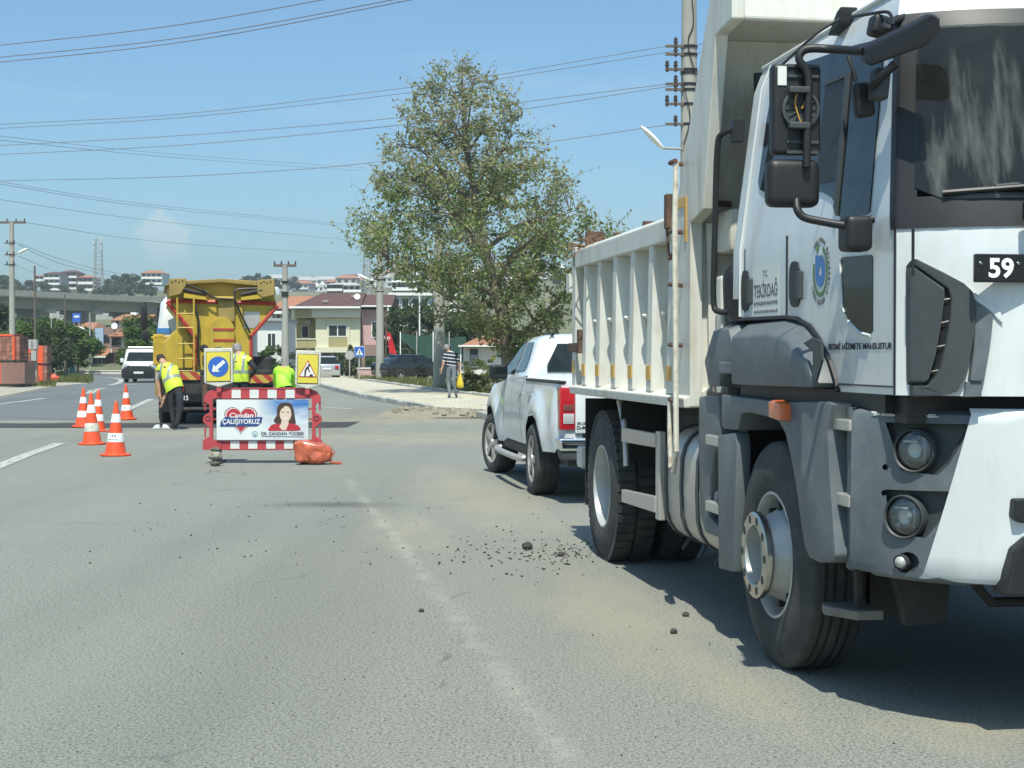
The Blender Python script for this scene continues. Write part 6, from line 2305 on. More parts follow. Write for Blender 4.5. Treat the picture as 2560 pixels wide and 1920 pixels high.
# ---------------------------------------------------------------- people
def figure(name, label, J, mats, scale=1.0, vest=None, hair=None, bag_=None):
    """J: joint name -> world point. One continuous skinned body; garments are material regions, vest and hair are children."""
    root = thing(name, label, 'person', (J['foot_l'].x * 0.5 + J['foot_r'].x * 0.5, J['foot_l'].y * 0.5 + J['foot_r'].y * 0.5, min(J['foot_l'].z, J['foot_r'].z)))
    o = Vector(root.location)
    names, rad = [], {}
    V, E = [], []
    idx = {}

    def v(n, r, p=None):
        idx[n] = len(V)
        V.append((J[n] if p is None else p) - o)
        rad[len(V) - 1] = r if isinstance(r, tuple) else (r, r)
        names.append(n)
        return idx[n]

    def e(a, b):
        E.append((idx[a], idx[b]))
    mid = J['pelvis'].lerp(J['chest'], 0.5)
    v('pelvis', (0.168, 0.135))
    v('waist', (0.165, 0.13), mid)
    v('chest', (0.178, 0.135))
    v('neck', 0.06)
    v('head', 0.088)
    v('crown', 0.075, J['head'] + (J['head'] - J['neck']).normalized() * 0.10)
    for a, b_ in (('pelvis', 'waist'), ('waist', 'chest'), ('chest', 'neck'), ('neck', 'head'), ('head', 'crown')):
        e(a, b_)
    for s in 'lr':
        v('sho_' + s, 0.075)
        v('elb_' + s, 0.052)
        v('wri_' + s, 0.034)
        d = (J['wri_' + s] - J['elb_' + s]).normalized()
        v('palm_' + s, (0.040, 0.022), J['wri_' + s] + d * 0.075)
        e('chest', 'sho_' + s)
        e('sho_' + s, 'elb_' + s)
        e('elb_' + s, 'wri_' + s)
        e('wri_' + s, 'palm_' + s)
        side = d.cross(Vector((0, 1, 0.2))).normalized()
        for k, (off, ln) in enumerate(((-0.03, 0.075), (-0.01, 0.09), (0.01, 0.085), (0.03, 0.065))):
            v('fin%d_%s' % (k, s), 0.0095, J['wri_' + s] + d * (0.085 + ln) + side * off + Vector((0, 0.02, 0)))
            e('palm_' + s, 'fin%d_%s' % (k, s))
        v('thumb_' + s, 0.011, J['wri_' + s] + d * 0.06 + side * -0.07)
        e('wri_' + s, 'thumb_' + s)
        v('hip_' + s, 0.098)
        v('knee_' + s, 0.068)
        v('foot_' + s, 0.045, J['foot_' + s] + Vector((0, 0, 0.075)))
        v('toe_' + s, (0.048, 0.036), J['toe_' + s] + Vector((0, 0, 0.04)))
        e('pelvis', 'hip_' + s)
        e('hip_' + s, 'knee_' + s)
        e('knee_' + s, 'foot_' + s)
        e('foot_' + s, 'toe_' + s)
    me = bpy.data.meshes.new('body')
    me.from_pydata([tuple(p) for p in V], E, [])
    tmp = bpy.data.objects.new('body', me)
    COL.objects.link(tmp)
    sk = tmp.modifiers.new('skin', 'SKIN')
    sk.branch_smoothing = 0.6
    for i, d in enumerate(me.skin_vertices[0].data):
        d.radius = rad[i]
        d.use_root = (i == 0)
    sb = tmp.modifiers.new('sub', 'SUBSURF')
    sb.levels = sb.render_levels = 2
    dg = bpy.context.evaluated_depsgraph_get()
    dg.update()
    res = bpy.data.meshes.new_from_object(tmp.evaluated_get(dg))
    bpy.data.objects.remove(tmp)
    reg = {}
    for k, (a, b_) in enumerate(E):
        na, nb = names[a], names[b_]
        key = 'skin'
        if na in ('pelvis', 'waist', 'chest') and nb in ('waist', 'chest'):
            key = 'top'
        if na == 'chest' and nb.startswith('sho'):
            key = 'top'
        if na.startswith('sho'):
            key = 'sleeve'
        if na.startswith('elb'):
            key = 'fore'
        if nb.startswith('hip') or na.startswith('hip') or na.startswith('knee'):
            key = 'legs'
        if na.startswith('foot'):
            key = 'shoe'
        reg[k] = key
    slots = ['skin', 'top', 'sleeve', 'fore', 'legs', 'shoe']
    res.materials.clear()
    for s in slots:
        res.materials.append(mats.get(s, mats['skin']))
    fk = []
    for f in res.polygons:
        c = f.center
        best, bk = 9e9, 'skin'
        for k, (a, b_) in enumerate(E):
            A, B = V[a], V[b_]
            t = max(0.0, min(1.0, (c - A).dot(B - A) / max(1e-9, (B - A).length_squared)))
            dd = (c - A.lerp(B, t)).length / (rad[a][0] * (1 - t) + rad[b_][0] * t)
            if dd < best:
                best, bk = dd, reg[k]
        if bk == 'top' and (c - V[idx['pelvis']]).dot((V[idx['chest']] - V[idx['pelvis']]).normalized()) < 0.02:
            bk = 'legs'
        f.material_index = slots.index(bk)
        f.use_smooth = True
        fk.append(bk)
    obj('body', res, root)

    def shell(name, test, mat, off, cuts=()):
        bm = bmesh.new()
        bm.from_mesh(res)
        bm.faces.ensure_lookup_table()
        dele = [f for f in bm.faces if not test(f.calc_center_median(), fk[f.index])]
        bmesh.ops.delete(bm, geom=dele, context='FACES')
        for co, no in cuts:
            bmesh.ops.bisect_plane(bm, geom=bm.verts[:] + bm.edges[:] + bm.faces[:], plane_co=co, plane_no=no, clear_inner=True)
        bm.normal_update()
        for vv in bm.verts:
            vv.co += vv.normal * off
        m2 = bpy.data.meshes.new(name)
        bm.to_mesh(m2)
        bm.free()
        m2.materials.append(mat)
        m2.polygons.foreach_set('use_smooth', [True] * len(m2.polygons))
        return obj(name, m2, root)
    if vest:
        ax = (V[idx['chest']] - V[idx['pelvis']]).normalized()
        P0 = V[idx['pelvis']]
        L = (V[idx['chest']] - P0).length
        nearb = lambda c, k: k in ('top', 'legs') and abs((c - P0).dot(ax)) < L + 0.25 and (c - P0 - ax * (c - P0).dot(ax)).length < 0.26
        ve = shell('vest', lambda c, k: nearb(c, k) or (k == 'sleeve' and min((c - V[idx['sho_l']]).length, (c - V[idx['sho_r']]).length) < 0.09), vest, 0.022, [(P0 - ax * 0.05, ax)])
        if mats.get('tape'):
            shell('reflective_band', nearb, mats['tape'], 0.027, [(P0 + ax * 0.34 * L, ax), (P0 + ax * 0.50 * L, -ax)])
            acr = (V[idx['sho_r']] - V[idx['sho_l']]).normalized()
            C0 = V[idx['chest']]
            for s in (-0.09, 0.09):
                shell('reflective_band', nearb, mats['tape'], 0.027, [(P0 + ax * 0.48 * L, ax), (C0 + acr * (s - 0.026), acr), (C0 + acr * (s + 0.026), -acr)])
    if hair:
        hd, up = V[idx['head']], (V[idx['head']] - V[idx['neck']]).normalized()
        fw = J.get('face', Vector((0, 1, 0)))
        shell('hair', lambda c, k: (c - hd).length < 0.24 and (c - hd).dot(up) > -0.06 and (c - hd).dot(fw) < 0.03 + 0.5 * max(0, (c - hd).dot(up)), hair, 0.012)
        nz = MB().obox(hd + fw * 0.10 + up * 0.01, (0.025, 0.03, 0.04))
        nz.build('nose', mats['skin'], root, bevel=0.008)
        sd = up.cross(fw).normalized()
        for s in (-1, 1):
            MB().obox(hd + sd * s * 0.092 + up * 0.01, (0.02, 0.04, 0.06)).build('ear', mats['skin'], root, bevel=0.008)
            MB().obox(hd + fw * 0.086 + sd * s * 0.032 + up * 0.035, (0.02, 0.012, 0.01)).build('eye', m_text, root)
        MB().obox(hd + fw * 0.088 - up * 0.045, (0.05, 0.012, 0.01)).build('mouth', m_hrim, root)
    return root


m_skin = M('skin', (0.44, 0.25, 0.17), 0.55, var=0.05)
m_vest = M('hi_vis_yellow', (0.56, 0.72, 0.05), 0.6, var=0.06, scale=6, bump=0.3, bscale=12)
m_lime = M('hi_vis_lime', (0.36, 0.78, 0.04), 0.6, var=0.08, scale=6, bump=0.35, bscale=9)
m_tape = M('reflective_tape', (0.24, 0.29, 0.25), 0.4)
m_gshirt = M('grey_shirt', (0.36, 0.36, 0.34), 0.8, var=0.08, bump=0.2, bscale=14)
m_dshirt = M('dark_shirt', (0.02, 0.024, 0.026), 0.8, var=0.2)
m_trous = M('dark_trousers', (0.022, 0.026, 0.032), 0.8, var=0.25, scale=8, bump=0.3, bscale=12)
m_jeans = M('grey_jeans', (0.16, 0.19, 0.21), 0.8, var=0.2, scale=8, bump=0.3, bscale=12)
m_shoe = M('dark_shoe', (0.02, 0.02, 0.02), 0.6)
m_hair = M('dark_hair', (0.018, 0.014, 0.012), 0.7, var=0.3, scale=40)
m_ghair = M('grey_hair', (0.22, 0.21, 0.20), 0.7, var=0.3, scale=40)


def Pj(u, v, Y):
    return at(u, v, Y)


Y1 = 30.5
J = dict(pelvis=Pj(438, 967, Y1), chest=Pj(420, 922, Y1 + 0.16), neck=Pj(408, 907, Y1 + 0.30), head=Pj(402, 897, Y1 + 0.40), face=Vector((-0.5, 0.6, -0.6)).normalized(),
         sho_l=Pj(402, 917, Y1 + 0.22), elb_l=Pj(393, 950, Y1 + 0.26), wri_l=Pj(400, 985, Y1 + 0.24), sho_r=Pj(438, 916, Y1 + 0.12), elb_r=Pj(428, 956, Y1 + 0.34), wri_r=Pj(409, 1000, Y1 + 0.26),
         hip_l=Pj(428, 982, Y1 + 0.02), hip_r=Pj(450, 982, Y1 - 0.02), knee_l=Pj(430, 1022, Y1 + 0.06), knee_r=Pj(450, 1026, Y1 - 0.02),
         foot_l=Vector((Pj(434, 1060, Y1).x, Y1 + 0.05, 0.012)), foot_r=Vector((Pj(443, 1064, Y1).x, Y1 - 0.05, 0.012)), toe_l=Vector((Pj(424, 1060, Y1).x, Y1 + 0.16, 0.012)), toe_r=Vector((Pj(430, 1064, Y1).x, Y1 + 0.06, 0.012)))
figure('person', 'bending worker in yellow vest and dark trousers left of the hopper truck', J, dict(skin=m_skin, top=m_gshirt, sleeve=m_gshirt, fore=m_skin, legs=m_trous, shoe=m_shoe, tape=m_tape), vest=m_vest, hair=m_hair)
a = Pj(403, 975, Y1 + 0.26)
tool = thing('tamping_tool', 'dark upright hand tool with white flared foot held by the bending worker', 'tool', (a.x, Y1 + 0.26, 0.01))
MB().tube([(0, 0, 0.05), (0, 0, 1.0)], 0.02, 8).build('shaft', m_black, tool)
for s in (-1, 1):
    MB().prism([(s * 0.02, 0.0), (s * 0.17, 0.0), (s * 0.12, 0.07), (s * 0.04, 0.085)], 'y', -0.05, 0.05).build('foot_plate', m_pwh, tool, bevel=0.01)

Y2 = 31.2
X = lambda u, Y=Y2: Pj(u, 900, Y).x
V3 = lambda u, z, dy=0.0, Y=Y2: Vector((X(u, Y), Y + dy, z))
J = dict(pelvis=V3(601, 0.98), chest=V3(600, 1.33, 0.04), neck=V3(595, 1.50, 0.10), head=V3(590, 1.62, 0.14), face=Vector((-0.35, 0.93, -0.15)).normalized(),
         sho_l=V3(582, 1.42, 0.06), elb_l=V3(574, 1.16, 0.10), wri_l=V3(578, 1.0, 0.25), sho_r=V3(618, 1.40, 0.02), elb_r=V3(640, 1.20, -0.02), wri_r=V3(626, 1.04, 0.08),
         hip_l=V3(591, 0.92), hip_r=V3(611, 0.92), knee_l=V3(590, 0.50, 0.03), knee_r=V3(613, 0.50, 0.03), foot_l=V3(589, 0.0), foot_r=V3(616, 0.0), toe_l=V3(585, 0.0, 0.14), toe_r=V3(614, 0.0, 0.15))
figure('person', 'grey haired worker in yellow vest standing hand on hip behind the arrow board', J, dict(skin=m_skin, top=m_dshirt, sleeve=m_dshirt, fore=m_dshirt, legs=m_trous, shoe=m_shoe, tape=m_tape), vest=m_vest, hair=m_ghair)
Y3 = 30.2
V3 = lambda u, z, dy=0.0, Y=Y3: Vector((X(u, Y), Y + dy, z))
J = dict(pelvis=V3(714, 0.90, -0.12), chest=V3(706, 1.18, 0.14), neck=V3(702, 1.25, 0.32), head=V3(698, 1.20, 0.45), face=Vector((-0.3, 0.6, -0.75)).normalized(),
         sho_l=V3(690, 1.18, 0.16), elb_l=V3(682, 0.95, 0.30), wri_l=V3(686, 0.75, 0.42), sho_r=V3(723, 1.16, 0.16), elb_r=V3(730, 0.92, 0.30), wri_r=V3(724, 0.75, 0.42),
         hip_l=V3(703, 0.86, -0.1), hip_r=V3(725, 0.86, -0.1), knee_l=V3(701, 0.46, 0.0), knee_r=V3(727, 0.46, 0.0), foot_l=V3(700, 0.0, -0.05), foot_r=V3(729, 0.0, -0.05), toe_l=V3(698, 0.0, 0.1), toe_r=V3(728, 0.0, 0.1))
figure('person', 'stooping worker in lime hi-vis jacket between the two warning boards', J, dict(skin=m_skin, top=m_lime, sleeve=m_lime, fore=m_lime, legs=m_trous, shoe=m_shoe), vest=m_lime, hair=m_hair)

n = NT('striped_polo')
sx_ = n.t.nodes.new('ShaderNodeSeparateXYZ')
n.lk(n.tc.outputs['Object'], sx_.inputs[0])
f_ = n.math('GREATER_THAN', n.math('FRACT', n.math('MULTIPLY', n.math('ADD', sx_.outputs[2], n.math('MULTIPLY', sx_.outputs[0], 0.12)), 9.5)), 0.78)
n.lk(n.mix(f_, (0.014, 0.018, 0.032), (0.62, 0.64, 0.66)), n.b.inputs['Base Color'])
n.b.inputs['Roughness'].default_value = 0.85
m_polo = n.m
Y4 = 48.6
V3 = lambda u, z, dy=0.0, Y=Y4: Vector((X(u, Y), Y + dy, z + 0.13))
J = dict(pelvis=V3(1129, 0.98), chest=V3(1126, 1.33, 0.05), neck=V3(1121, 1.50, 0.12), head=V3(1116, 1.60, 0.17), face=Vector((-0.3, 0.95, -0.1)).normalized(),
         sho_l=V3(1113, 1.42, 0.06), elb_l=V3(1110, 1.16, 0.0), wri_l=V3(1105, 0.92, -0.02), sho_r=V3(1141, 1.40, 0.0), elb_r=V3(1147, 1.14, 0.0), wri_r=V3(1148, 0.90, 0.08),
         hip_l=V3(1122, 0.92), hip_r=V3(1136, 0.92), knee_l=V3(1121, 0.50, 0.08), knee_r=V3(1134, 0.50, -0.02), foot_l=V3(1124, 0.0, 0.0), foot_r=V3(1140, 0.02, 0.10), toe_l=V3(1121, 0.0, 0.16), toe_r=V3(1141, 0.0, 0.26))
figure('person', 'grey haired man in navy striped polo walking away along the pavement', J, dict(skin=m_skin, top=m_polo, sleeve=m_polo, fore=m_skin, legs=m_jeans, shoe=m_shoe), hair=m_ghair)
q = V3(1150, 0.78, 0.09)
sb_ = thing('shopping_bag', 'yellow plastic bag carried by the man in the striped polo', 'bag', q)
bq = MB().grid([[(math.cos(R(a_)) * r * 0.9, math.sin(R(a_)) * r * 0.55, z) for a_ in range(0, 360, 30)] for r, z in ((0.02, 0.0), (0.05, -0.08), (0.10, -0.22), (0.13, -0.36), (0.12, -0.44), (0.02, -0.47))], closed=True)
bq.build('sack', M('yellow_film', (0.62, 0.46, 0.03), 0.4, var=0.1, scale=9), sb_, smooth=60)
MB().tube([(0, 0, 0.0), (0.0, 0.0, 0.03), (0, 0, 0.06)], 0.012, 6).build('handle', MATS['yellow_film'], sb_)
# ================================================================ terrain and background
def terr(x, y):
    z = lerp([(135, 0.0), (240, 5.0), (330, 9.0), (480, 19.0), (620, 27.0), (850, 39.0), (1100, 52.0), (1300, 57.0), (1600, 55.0), (4000, 10.0)], y)
    return z * (1 + 0.10 * math.sin(x * 0.011 + 1.0) + 0.05 * math.sin(x * 0.037 + y * 0.01))


rows = []
for y in (135, 160, 200, 240, 285, 330, 400, 480, 550, 620, 730, 850, 1000, 1100, 1400, 1900):
    rows.append([(x * (0.35 + y / 900), y, terr(x * (0.35 + y / 900), y) - (0.02 if y == 135 else 0)) for x in range(-900, 901, 36)])
n = NT('hill_cover')
c = n.mix(n.ramp(n.noise(0.012, 8, 0.7), 0.35, 0.65), (0.075, 0.10, 0.04), (0.19, 0.175, 0.105))
n.lk(c, n.b.inputs['Base Color'])
n.b.inputs['Roughness'].default_value = 1.0
tag(MB().grid(rows).build('hills', n.m, smooth=80), kind='structure')


# ---------------------------------------------------------------- foliage
def leaf_material(name, c0, c1, tr=0.35):
    m = bpy.data.materials.new(name)
    m.use_nodes = True
    nt = m.node_tree
    nt.nodes.clear()
    out = nt.nodes.new('ShaderNodeOutputMaterial')
    g = nt.nodes.new('ShaderNodeNewGeometry')
    r = nt.nodes.new('ShaderNodeValToRGB')
    r.color_ramp.elements[0].color, r.color_ramp.elements[1].color = (*c0, 1), (*c1, 1)
    nt.links.new(g.outputs['Random Per Island'], r.inputs[0])
    d = nt.nodes.new('ShaderNodeBsdfPrincipled')
    d.inputs['Roughness'].default_value = 0.55
    d.inputs['Specular IOR Level'].default_value = 0.25
    nt.links.new(r.outputs[0], d.inputs['Base Color'])
    t = nt.nodes.new('ShaderNodeBsdfTranslucent')
    nt.links.new(r.outputs[0], t.inputs[0])
    x = nt.nodes.new('ShaderNodeMixShader')
    x.inputs[0].default_value = tr
    nt.links.new(d.outputs[0], x.inputs[1])
    nt.links.new(t.outputs[0], x.inputs[2])
    nt.links.new(x.outputs[0], out.inputs[0])
    return m


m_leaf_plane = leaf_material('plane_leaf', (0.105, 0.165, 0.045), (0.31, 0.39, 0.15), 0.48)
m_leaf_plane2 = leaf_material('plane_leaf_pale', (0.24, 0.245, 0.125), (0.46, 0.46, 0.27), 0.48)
m_leaf_mid = leaf_material('leaf_mid', (0.050, 0.100, 0.022), (0.14, 0.22, 0.055))
m_leaf_dark = leaf_material('leaf_dark', (0.034, 0.060, 0.026), (0.095, 0.13, 0.058))
m_leaf_far = leaf_material('leaf_far', (0.055, 0.088, 0.045), (0.12, 0.155, 0.08), 0.3)
m_leaf_weed = leaf_material('leaf_weed', (0.055, 0.085, 0.02), (0.22, 0.23, 0.08))
m_bark = M('bark', (0.16, 0.135, 0.10), 0.9, var=0.35, scale=6, bump=0.6, bscale=20)
m_grass = leaf_material('grass_blade', (0.07, 0.10, 0.025), (0.22, 0.23, 0.09))


def leaf_quads(pts, size, rg, stretch=1.5):
    vs, fs = [], []
    for p in pts:
        s = size * rg.uniform(0.55, 1.35)
        a = Vector((rg.gauss(0, 1), rg.gauss(0, 1), rg.gauss(0, 0.8)))
        a.normalize()
        b = a.cross(Vector((rg.gauss(0, 1), rg.gauss(0, 1), rg.gauss(0, 1))))
        if b.length < 1e-3:
            continue
        b.normalize()
        i = len(vs)
        u, w = a * s * 0.5 * stretch, b * s * 0.5
        c = a.cross(b) * s * 0.12
        vs += [p - u, p + w * 0.8 + c, p + u, p - w * 0.8 + c]
        fs.append((i, i + 1, i + 2, i + 3))
    return vs, fs


def raw_mesh(name, vs, fs, mats, mi=None):
    me = bpy.data.meshes.new(name)
    me.from_pydata([tuple(v) for v in vs], [], fs)
    for m in (mats if isinstance(mats, list) else [mats]):
        me.materials.append(m)
    if mi:
        me.polygons.foreach_set('material_index', mi)
    me.update()
    return me


def crown_mesh(name, w, h, n, size, mat, seed, zmin=0.25, clumps=26, d=None):
    rg = random.Random(seed)
    d = d or w
    C = []
    for k in range(clumps):
        t = rg.random()
        z = zmin + (1 - zmin) * t
        rmax = math.sin(math.pi * min(1, max(0.08, (t * 0.86 + 0.12)))) ** 0.7
        a, r = rg.uniform(0, 6.283), math.sqrt(rg.random()) * rmax
        C.append((Vector((math.cos(a) * r * w * 0.42, math.sin(a) * r * d * 0.42, z * h * 0.94)), rg.uniform(0.55, 1.1)))
    pts = []
    for k in range(n):
        c, s = C[rg.randrange(len(C))]
        v = Vector((rg.gauss(0, 1), rg.gauss(0, 1), rg.gauss(0, 1)))
        v = v.normalized() * (rg.random() ** 0.45)
        pts.append(c + Vector((v.x * w * 0.16 * s, v.y * d * 0.16 * s, v.z * h * 0.13 * s)))
    vs, fs = leaf_quads(pts, size, rg)
    return raw_mesh(name, vs, fs, mat)


def trunk_mesh(h, r, w, seed):
    rg = random.Random(seed)
    b = MB()
    b.tube([(0, 0, -0.1), (rg.uniform(-.05, .05) * h, 0, h * 0.35), (rg.uniform(-.06, .06) * h, rg.uniform(-.05, .05) * h, h * 0.8)], [r, r * 0.75, r * 0.25], 8)
    for k in range(6):
        a = rg.uniform(0, 6.28)
        z = h * rg.uniform(0.25, 0.6)
        b.tube([(0, 0, z), (math.cos(a) * w * 0.2, math.sin(a) * w * 0.2, z + h * 0.15), (math.cos(a) * w * 0.36, math.sin(a) * w * 0.36, z + h * 0.27)], [r * 0.45, r * 0.3, r * 0.08], 5)
    return b.mesh('trunk', m_bark, smooth=60)


PROTO = {}


def tree_proto(key, w, h, n, size, mat, seeds=3, zmin=0.25, clumps=26):
    PROTO[key] = [(crown_mesh('crown', w, h, n, size, mat, 100 + s * 7 + len(key), zmin, clumps), trunk_mesh(h, 0.035 * h * 0.6, w, 50 + s)) for s in range(seeds)]


tree_proto('mid', 5.0, 6.0, 3200, 0.24, m_leaf_mid)
tree_proto('dark', 6.0, 6.0, 3600, 0.24, m_leaf_dark)
tree_proto('far', 9.0, 8.0, 1500, 0.75, m_leaf_far, 4)
TR = random.Random(11)


def tree(name, label, key, loc, s=1.0, group=None, sz=None):
    t = thing(name, label, 'tree', loc, TR.uniform(0, 6.28), group)
    cm, tm = PROTO[key][TR.randrange(len(PROTO[key]))]
    obj('crown', cm, t)
    obj('trunk', tm, t)
    t.scale = (s, s, sz or s)
    return t


def at_ground(u, v, Y):
    p = at(u, v, Y)
    return (p.x, Y, terr(p.x, Y) if Y > 135 else 0.0)


# skyline trees on the ridge
for (u, v, Y, s) in [(8, 690, 520, 1.0), (30, 700, 540, 0.9), (75, 702, 560, 1.0), (105, 705, 545, 0.8), (272, 698, 520, 1.1), (290, 690, 540, 1.2), (312, 686, 525, 1.3), (338, 688, 530, 1.3), (362, 700, 520, 1.0), (322, 715, 500, 1.0), (285, 718, 495, 1.1), (250, 716, 500, 0.9), (155, 712, 520, 0.8), (378, 716, 500, 1.0), (620, 690, 560, 1.4), (645, 684, 570, 1.6), (670, 690, 560, 1.5), (600, 705, 540, 1.2), (735, 692, 700, 1.3), (690, 712, 560, 1.1), (580, 712, 520, 1.1), (1012, 745, 420, 1.2), (45, 712, 500, 1.0), (10, 715, 490, 1.0), (200, 716, 495, 0.8), (1330, 700, 600, 1.4), (1390, 705, 600, 1.4)]:
    p = at_ground(u, v, Y)
    top = at(u, v, Y).z
    hgt = max(4.0, top - p[2])
    tree('ridge_tree', 'distant dark green tree on the ridge skyline', 'far', p, min(2.2, max(0.6, hgt / 8.0)) if hgt < 20 else 1.5, 'trees on the far ridge')
# roadside trees on the left, middle distance
LT = [(5, 800, 135, 1.3, 'dark'), (-15, 770, 125, 1.5, 'dark'), (48, 812, 120, 1.1, 'mid'), (70, 838, 112, 1.0, 'mid'), (105, 832, 118, 1.1, 'mid'), (140, 808, 132, 1.2, 'mid'), (165, 815, 126, 1.1, 'mid'), (192, 832, 122, 1.0, 'mid'), (120, 800, 150, 1.2, 'mid'), (205, 822, 145, 1.0, 'mid'), (128, 885, 100, 0.7, 'dark'), (352, 795, 118, 1.15, 'mid'), (375, 815, 122, 1.1, 'mid'), (334, 838, 112, 0.8, 'mid'), (88, 800, 160, 1.2, 'dark'), (60, 790, 158, 1.3, 'dark')]
side_words = ['dark tree at the left picture edge behind the brick pallets', 'dark tree cut off by the left picture edge', 'green tree right behind the tall left utility pole', 'pale green tree behind the grey switch box', 'green tree between the two brown wooden poles', 'tall green tree behind the second wooden pole', 'green tree just right of the second wooden pole', 'green tree left of the slender lamp post by the brown house', 'green tree at the back of the left thicket', 'green tree below the orange tiled roof', 'small dark bush-like tree beside the orange wrapped stack', 'green tree hiding the right side of the white and brown house', 'green tree half hidden by the hopper truck cab', 'low green tree just left of the hopper truck', 'dark tree farther right under the viaduct', 'dark tree left under the viaduct']
for (u, v, Y, s, k), lab in zip(LT, side_words):
    p = at_ground(u, v, Y)
    top = at(u, v, Y).z
    tree('roadside_tree', lab, k, p, 0.9 * s, 'trees on the left side of the road', sz=max(0.6, (top - p[2]) / 5.7))
# dark trees behind the black sedan
for (u, v, Y, s), lab in zip([(1005, 775, 112, 1.0), (1045, 768, 118, 1.1), (1085, 778, 115, 1.0), (1135, 772, 116, 1.1), (1175, 790, 108, 1.0)], ['dark tree right of the pink house', 'dark tree behind the white flagpole', 'dark tree behind the green net', 'dark tree behind the thick concrete pole', 'dark tree above the small white house']):
    p = at_ground(u, v, Y)
    tree('garden_tree', lab, 'dark', p, 0.85 * s, 'dark trees behind the black sedan', sz=(at(u, v, Y).z) / 5.7)

# ---------------------------------------------------------------- buildings
m_cream = M('cream_render', (0.62, 0.60, 0.44), 0.9, var=0.05, scale=1.5)
m_olive = M('olive_render', (0.34, 0.30, 0.15), 0.9, var=0.06, scale=1.5)
m_pink = M('pink_render', (0.52, 0.33, 0.32), 0.9, var=0.06, scale=1.5)
m_rooft = M('brown_roof', (0.095, 0.05, 0.047), 0.85, var=0.12, scale=3)
m_tile = M('orange_tile', (0.33, 0.15, 0.085), 0.85, var=0.25, scale=5, bump=0.5, bscale=18)
m_wall = M('white_render', (0.66, 0.66, 0.62), 0.9, var=0.05, scale=1)
m_gwall = M('grey_render', (0.36, 0.37, 0.35), 0.9, var=0.10, scale=1)
m_bwall = M('brown_render', (0.25, 0.17, 0.145), 0.9, var=0.08, scale=1)
m_conc = M('concrete', (0.33, 0.33, 0.29), 0.9, var=0.14, scale=1.2, bump=0.2, bscale=12, dirt=(0.18, 0.17, 0.14), damt=0.5, dscale=1.5, dstretch=(1, 1, 0.25))
m_win = M('window_dark', (0.025, 0.032, 0.035), 0.12)
m_trim = M('white_trim', (0.74, 0.75, 0.72), 0.6)


def front_thing(name, label, cat, Y, u, rz=0.0):
    x = at(u, 890, Y).x
    return thing(name, label, cat, (x, Y, terr(x, Y) if Y > 135 else 0.0), rz)


def fbox(t, name, Y, u0, u1, v0, v1, y0, y1, mat, parent=None, bevel=0.0):
    """box given by its picture rectangle on the plane Y (front face at local y0)"""
    o = t.location
    a, c = at(u0, v0, Y), at(u1, v1, Y)
    return MB().box(a.x - o.x, c.x - o.x, y0, y1, c.z - o.z, a.z - o.z).build(name, mat, parent or t, bevel=bevel)


def fwin(t, Y, u0, u1, v0, v1, y, parent=None, bars=1, mat=None):
    w = fbox(t, 'window', Y, u0, u1, v0, v1, y - 0.04, y + 0.05, m_trim, parent)
    du, dv = (u1 - u0), (v1 - v0)
    m = min(du, dv) * 0.09
    k = bars + 1
    for i in range(k):
        a = u0 + m + (du - m) / k * i
        fbox(t, 'pane', Y, a, a + (du - m) / k - m, v0 + m, v1 - m, y - 0.055, y - 0.035, mat or m_win, w)
    return w


# cream two-storey house
YH = 130
ch = front_thing('house', 'cream two-storey house with brown roof and olive panels behind the silver car', 'house', YH, 815)
k_ = 3850 / YH
fbox(ch, 'wall', YH, 789, 900, 795, 945, 0.0, 8.0, m_cream)
fbox(ch, 'wall', YH, 722, 790, 795, 945, 1.6, 8.0, m_olive)
fbox(ch, 'fascia', YH, 730, 901, 772, 794, -0.5, 8.2, m_cream)
fbox(ch, 'fascia_panel', YH, 740, 781, 773, 794, -0.53, -0.5, m_olive)
o = ch.location
zz_ = lambda v: at(0, v, YH).z - o.z
xx_ = lambda u: at(u, 890, YH).x - o.x
b = MB().add([(xx_(728), -0.8, zz_(771)), (xx_(903), -0.8, zz_(771)), (xx_(903), 4.2, zz_(733) + 0.2), (xx_(790), 4.2, zz_(733) + 0.2), (xx_(728), 9.0, zz_(771)), (xx_(903), 9.0, zz_(771))], [(0, 1, 2, 3), (0, 3, 4), (3, 2, 5, 4), (1, 5, 2), (0, 4, 5, 1)])
rf = b.build('roof', m_rooft, ch)
MB().box(xx_(727), xx_(904), -0.95, -0.78, zz_(771.5), zz_(766.5)).build('gutter', m_trim, ch)
fbox(ch, 'balcony_wall', YH, 731, 790, 848, 870, -0.1, 0.1, m_olive)
fbox(ch, 'balcony_cap', YH, 730, 790, 846, 849, -0.16, 0.16, m_cream)
fbox(ch, 'balcony_floor', YH, 731, 790, 868, 872, 0.1, 1.7, m_cream)
fbox(ch, 'balcony_post', YH, 735, 741, 795, 848, -0.1, 0.15, m_cream)
fbox(ch, 'balcony_end', YH, 731, 742, 849, 870, -0.13, -0.1, m_cream)
fwin(ch, YH, 747, 766, 813, 844, 1.6, bars=0)
fwin(ch, YH, 820, 868, 811, 842, 0.0, bars=1)
fbox(ch, 'window_apron', YH, 822, 868, 843, 868, -0.06, 0.0, m_olive)
for u in (818, 870):
    fbox(ch, 'pilaster', YH, u, u + 4, 795, 872, -0.12, 0.0, m_cream)
fbox(ch, 'air_conditioner', YH, 757, 773, 798, 811, 1.2, 1.6, m_gwall, bevel=0.03)
fbox(ch, 'shop_opening', YH, 796, 896, 884, 944, -0.05, 0.0, m_win)
fbox(ch, 'shop_opening', YH, 725, 788, 876, 944, 1.5, 1.62, m_win)
fbox(ch, 'bay_underside', YH, 789, 901, 868, 881, -0.3, 0.0, m_cream)
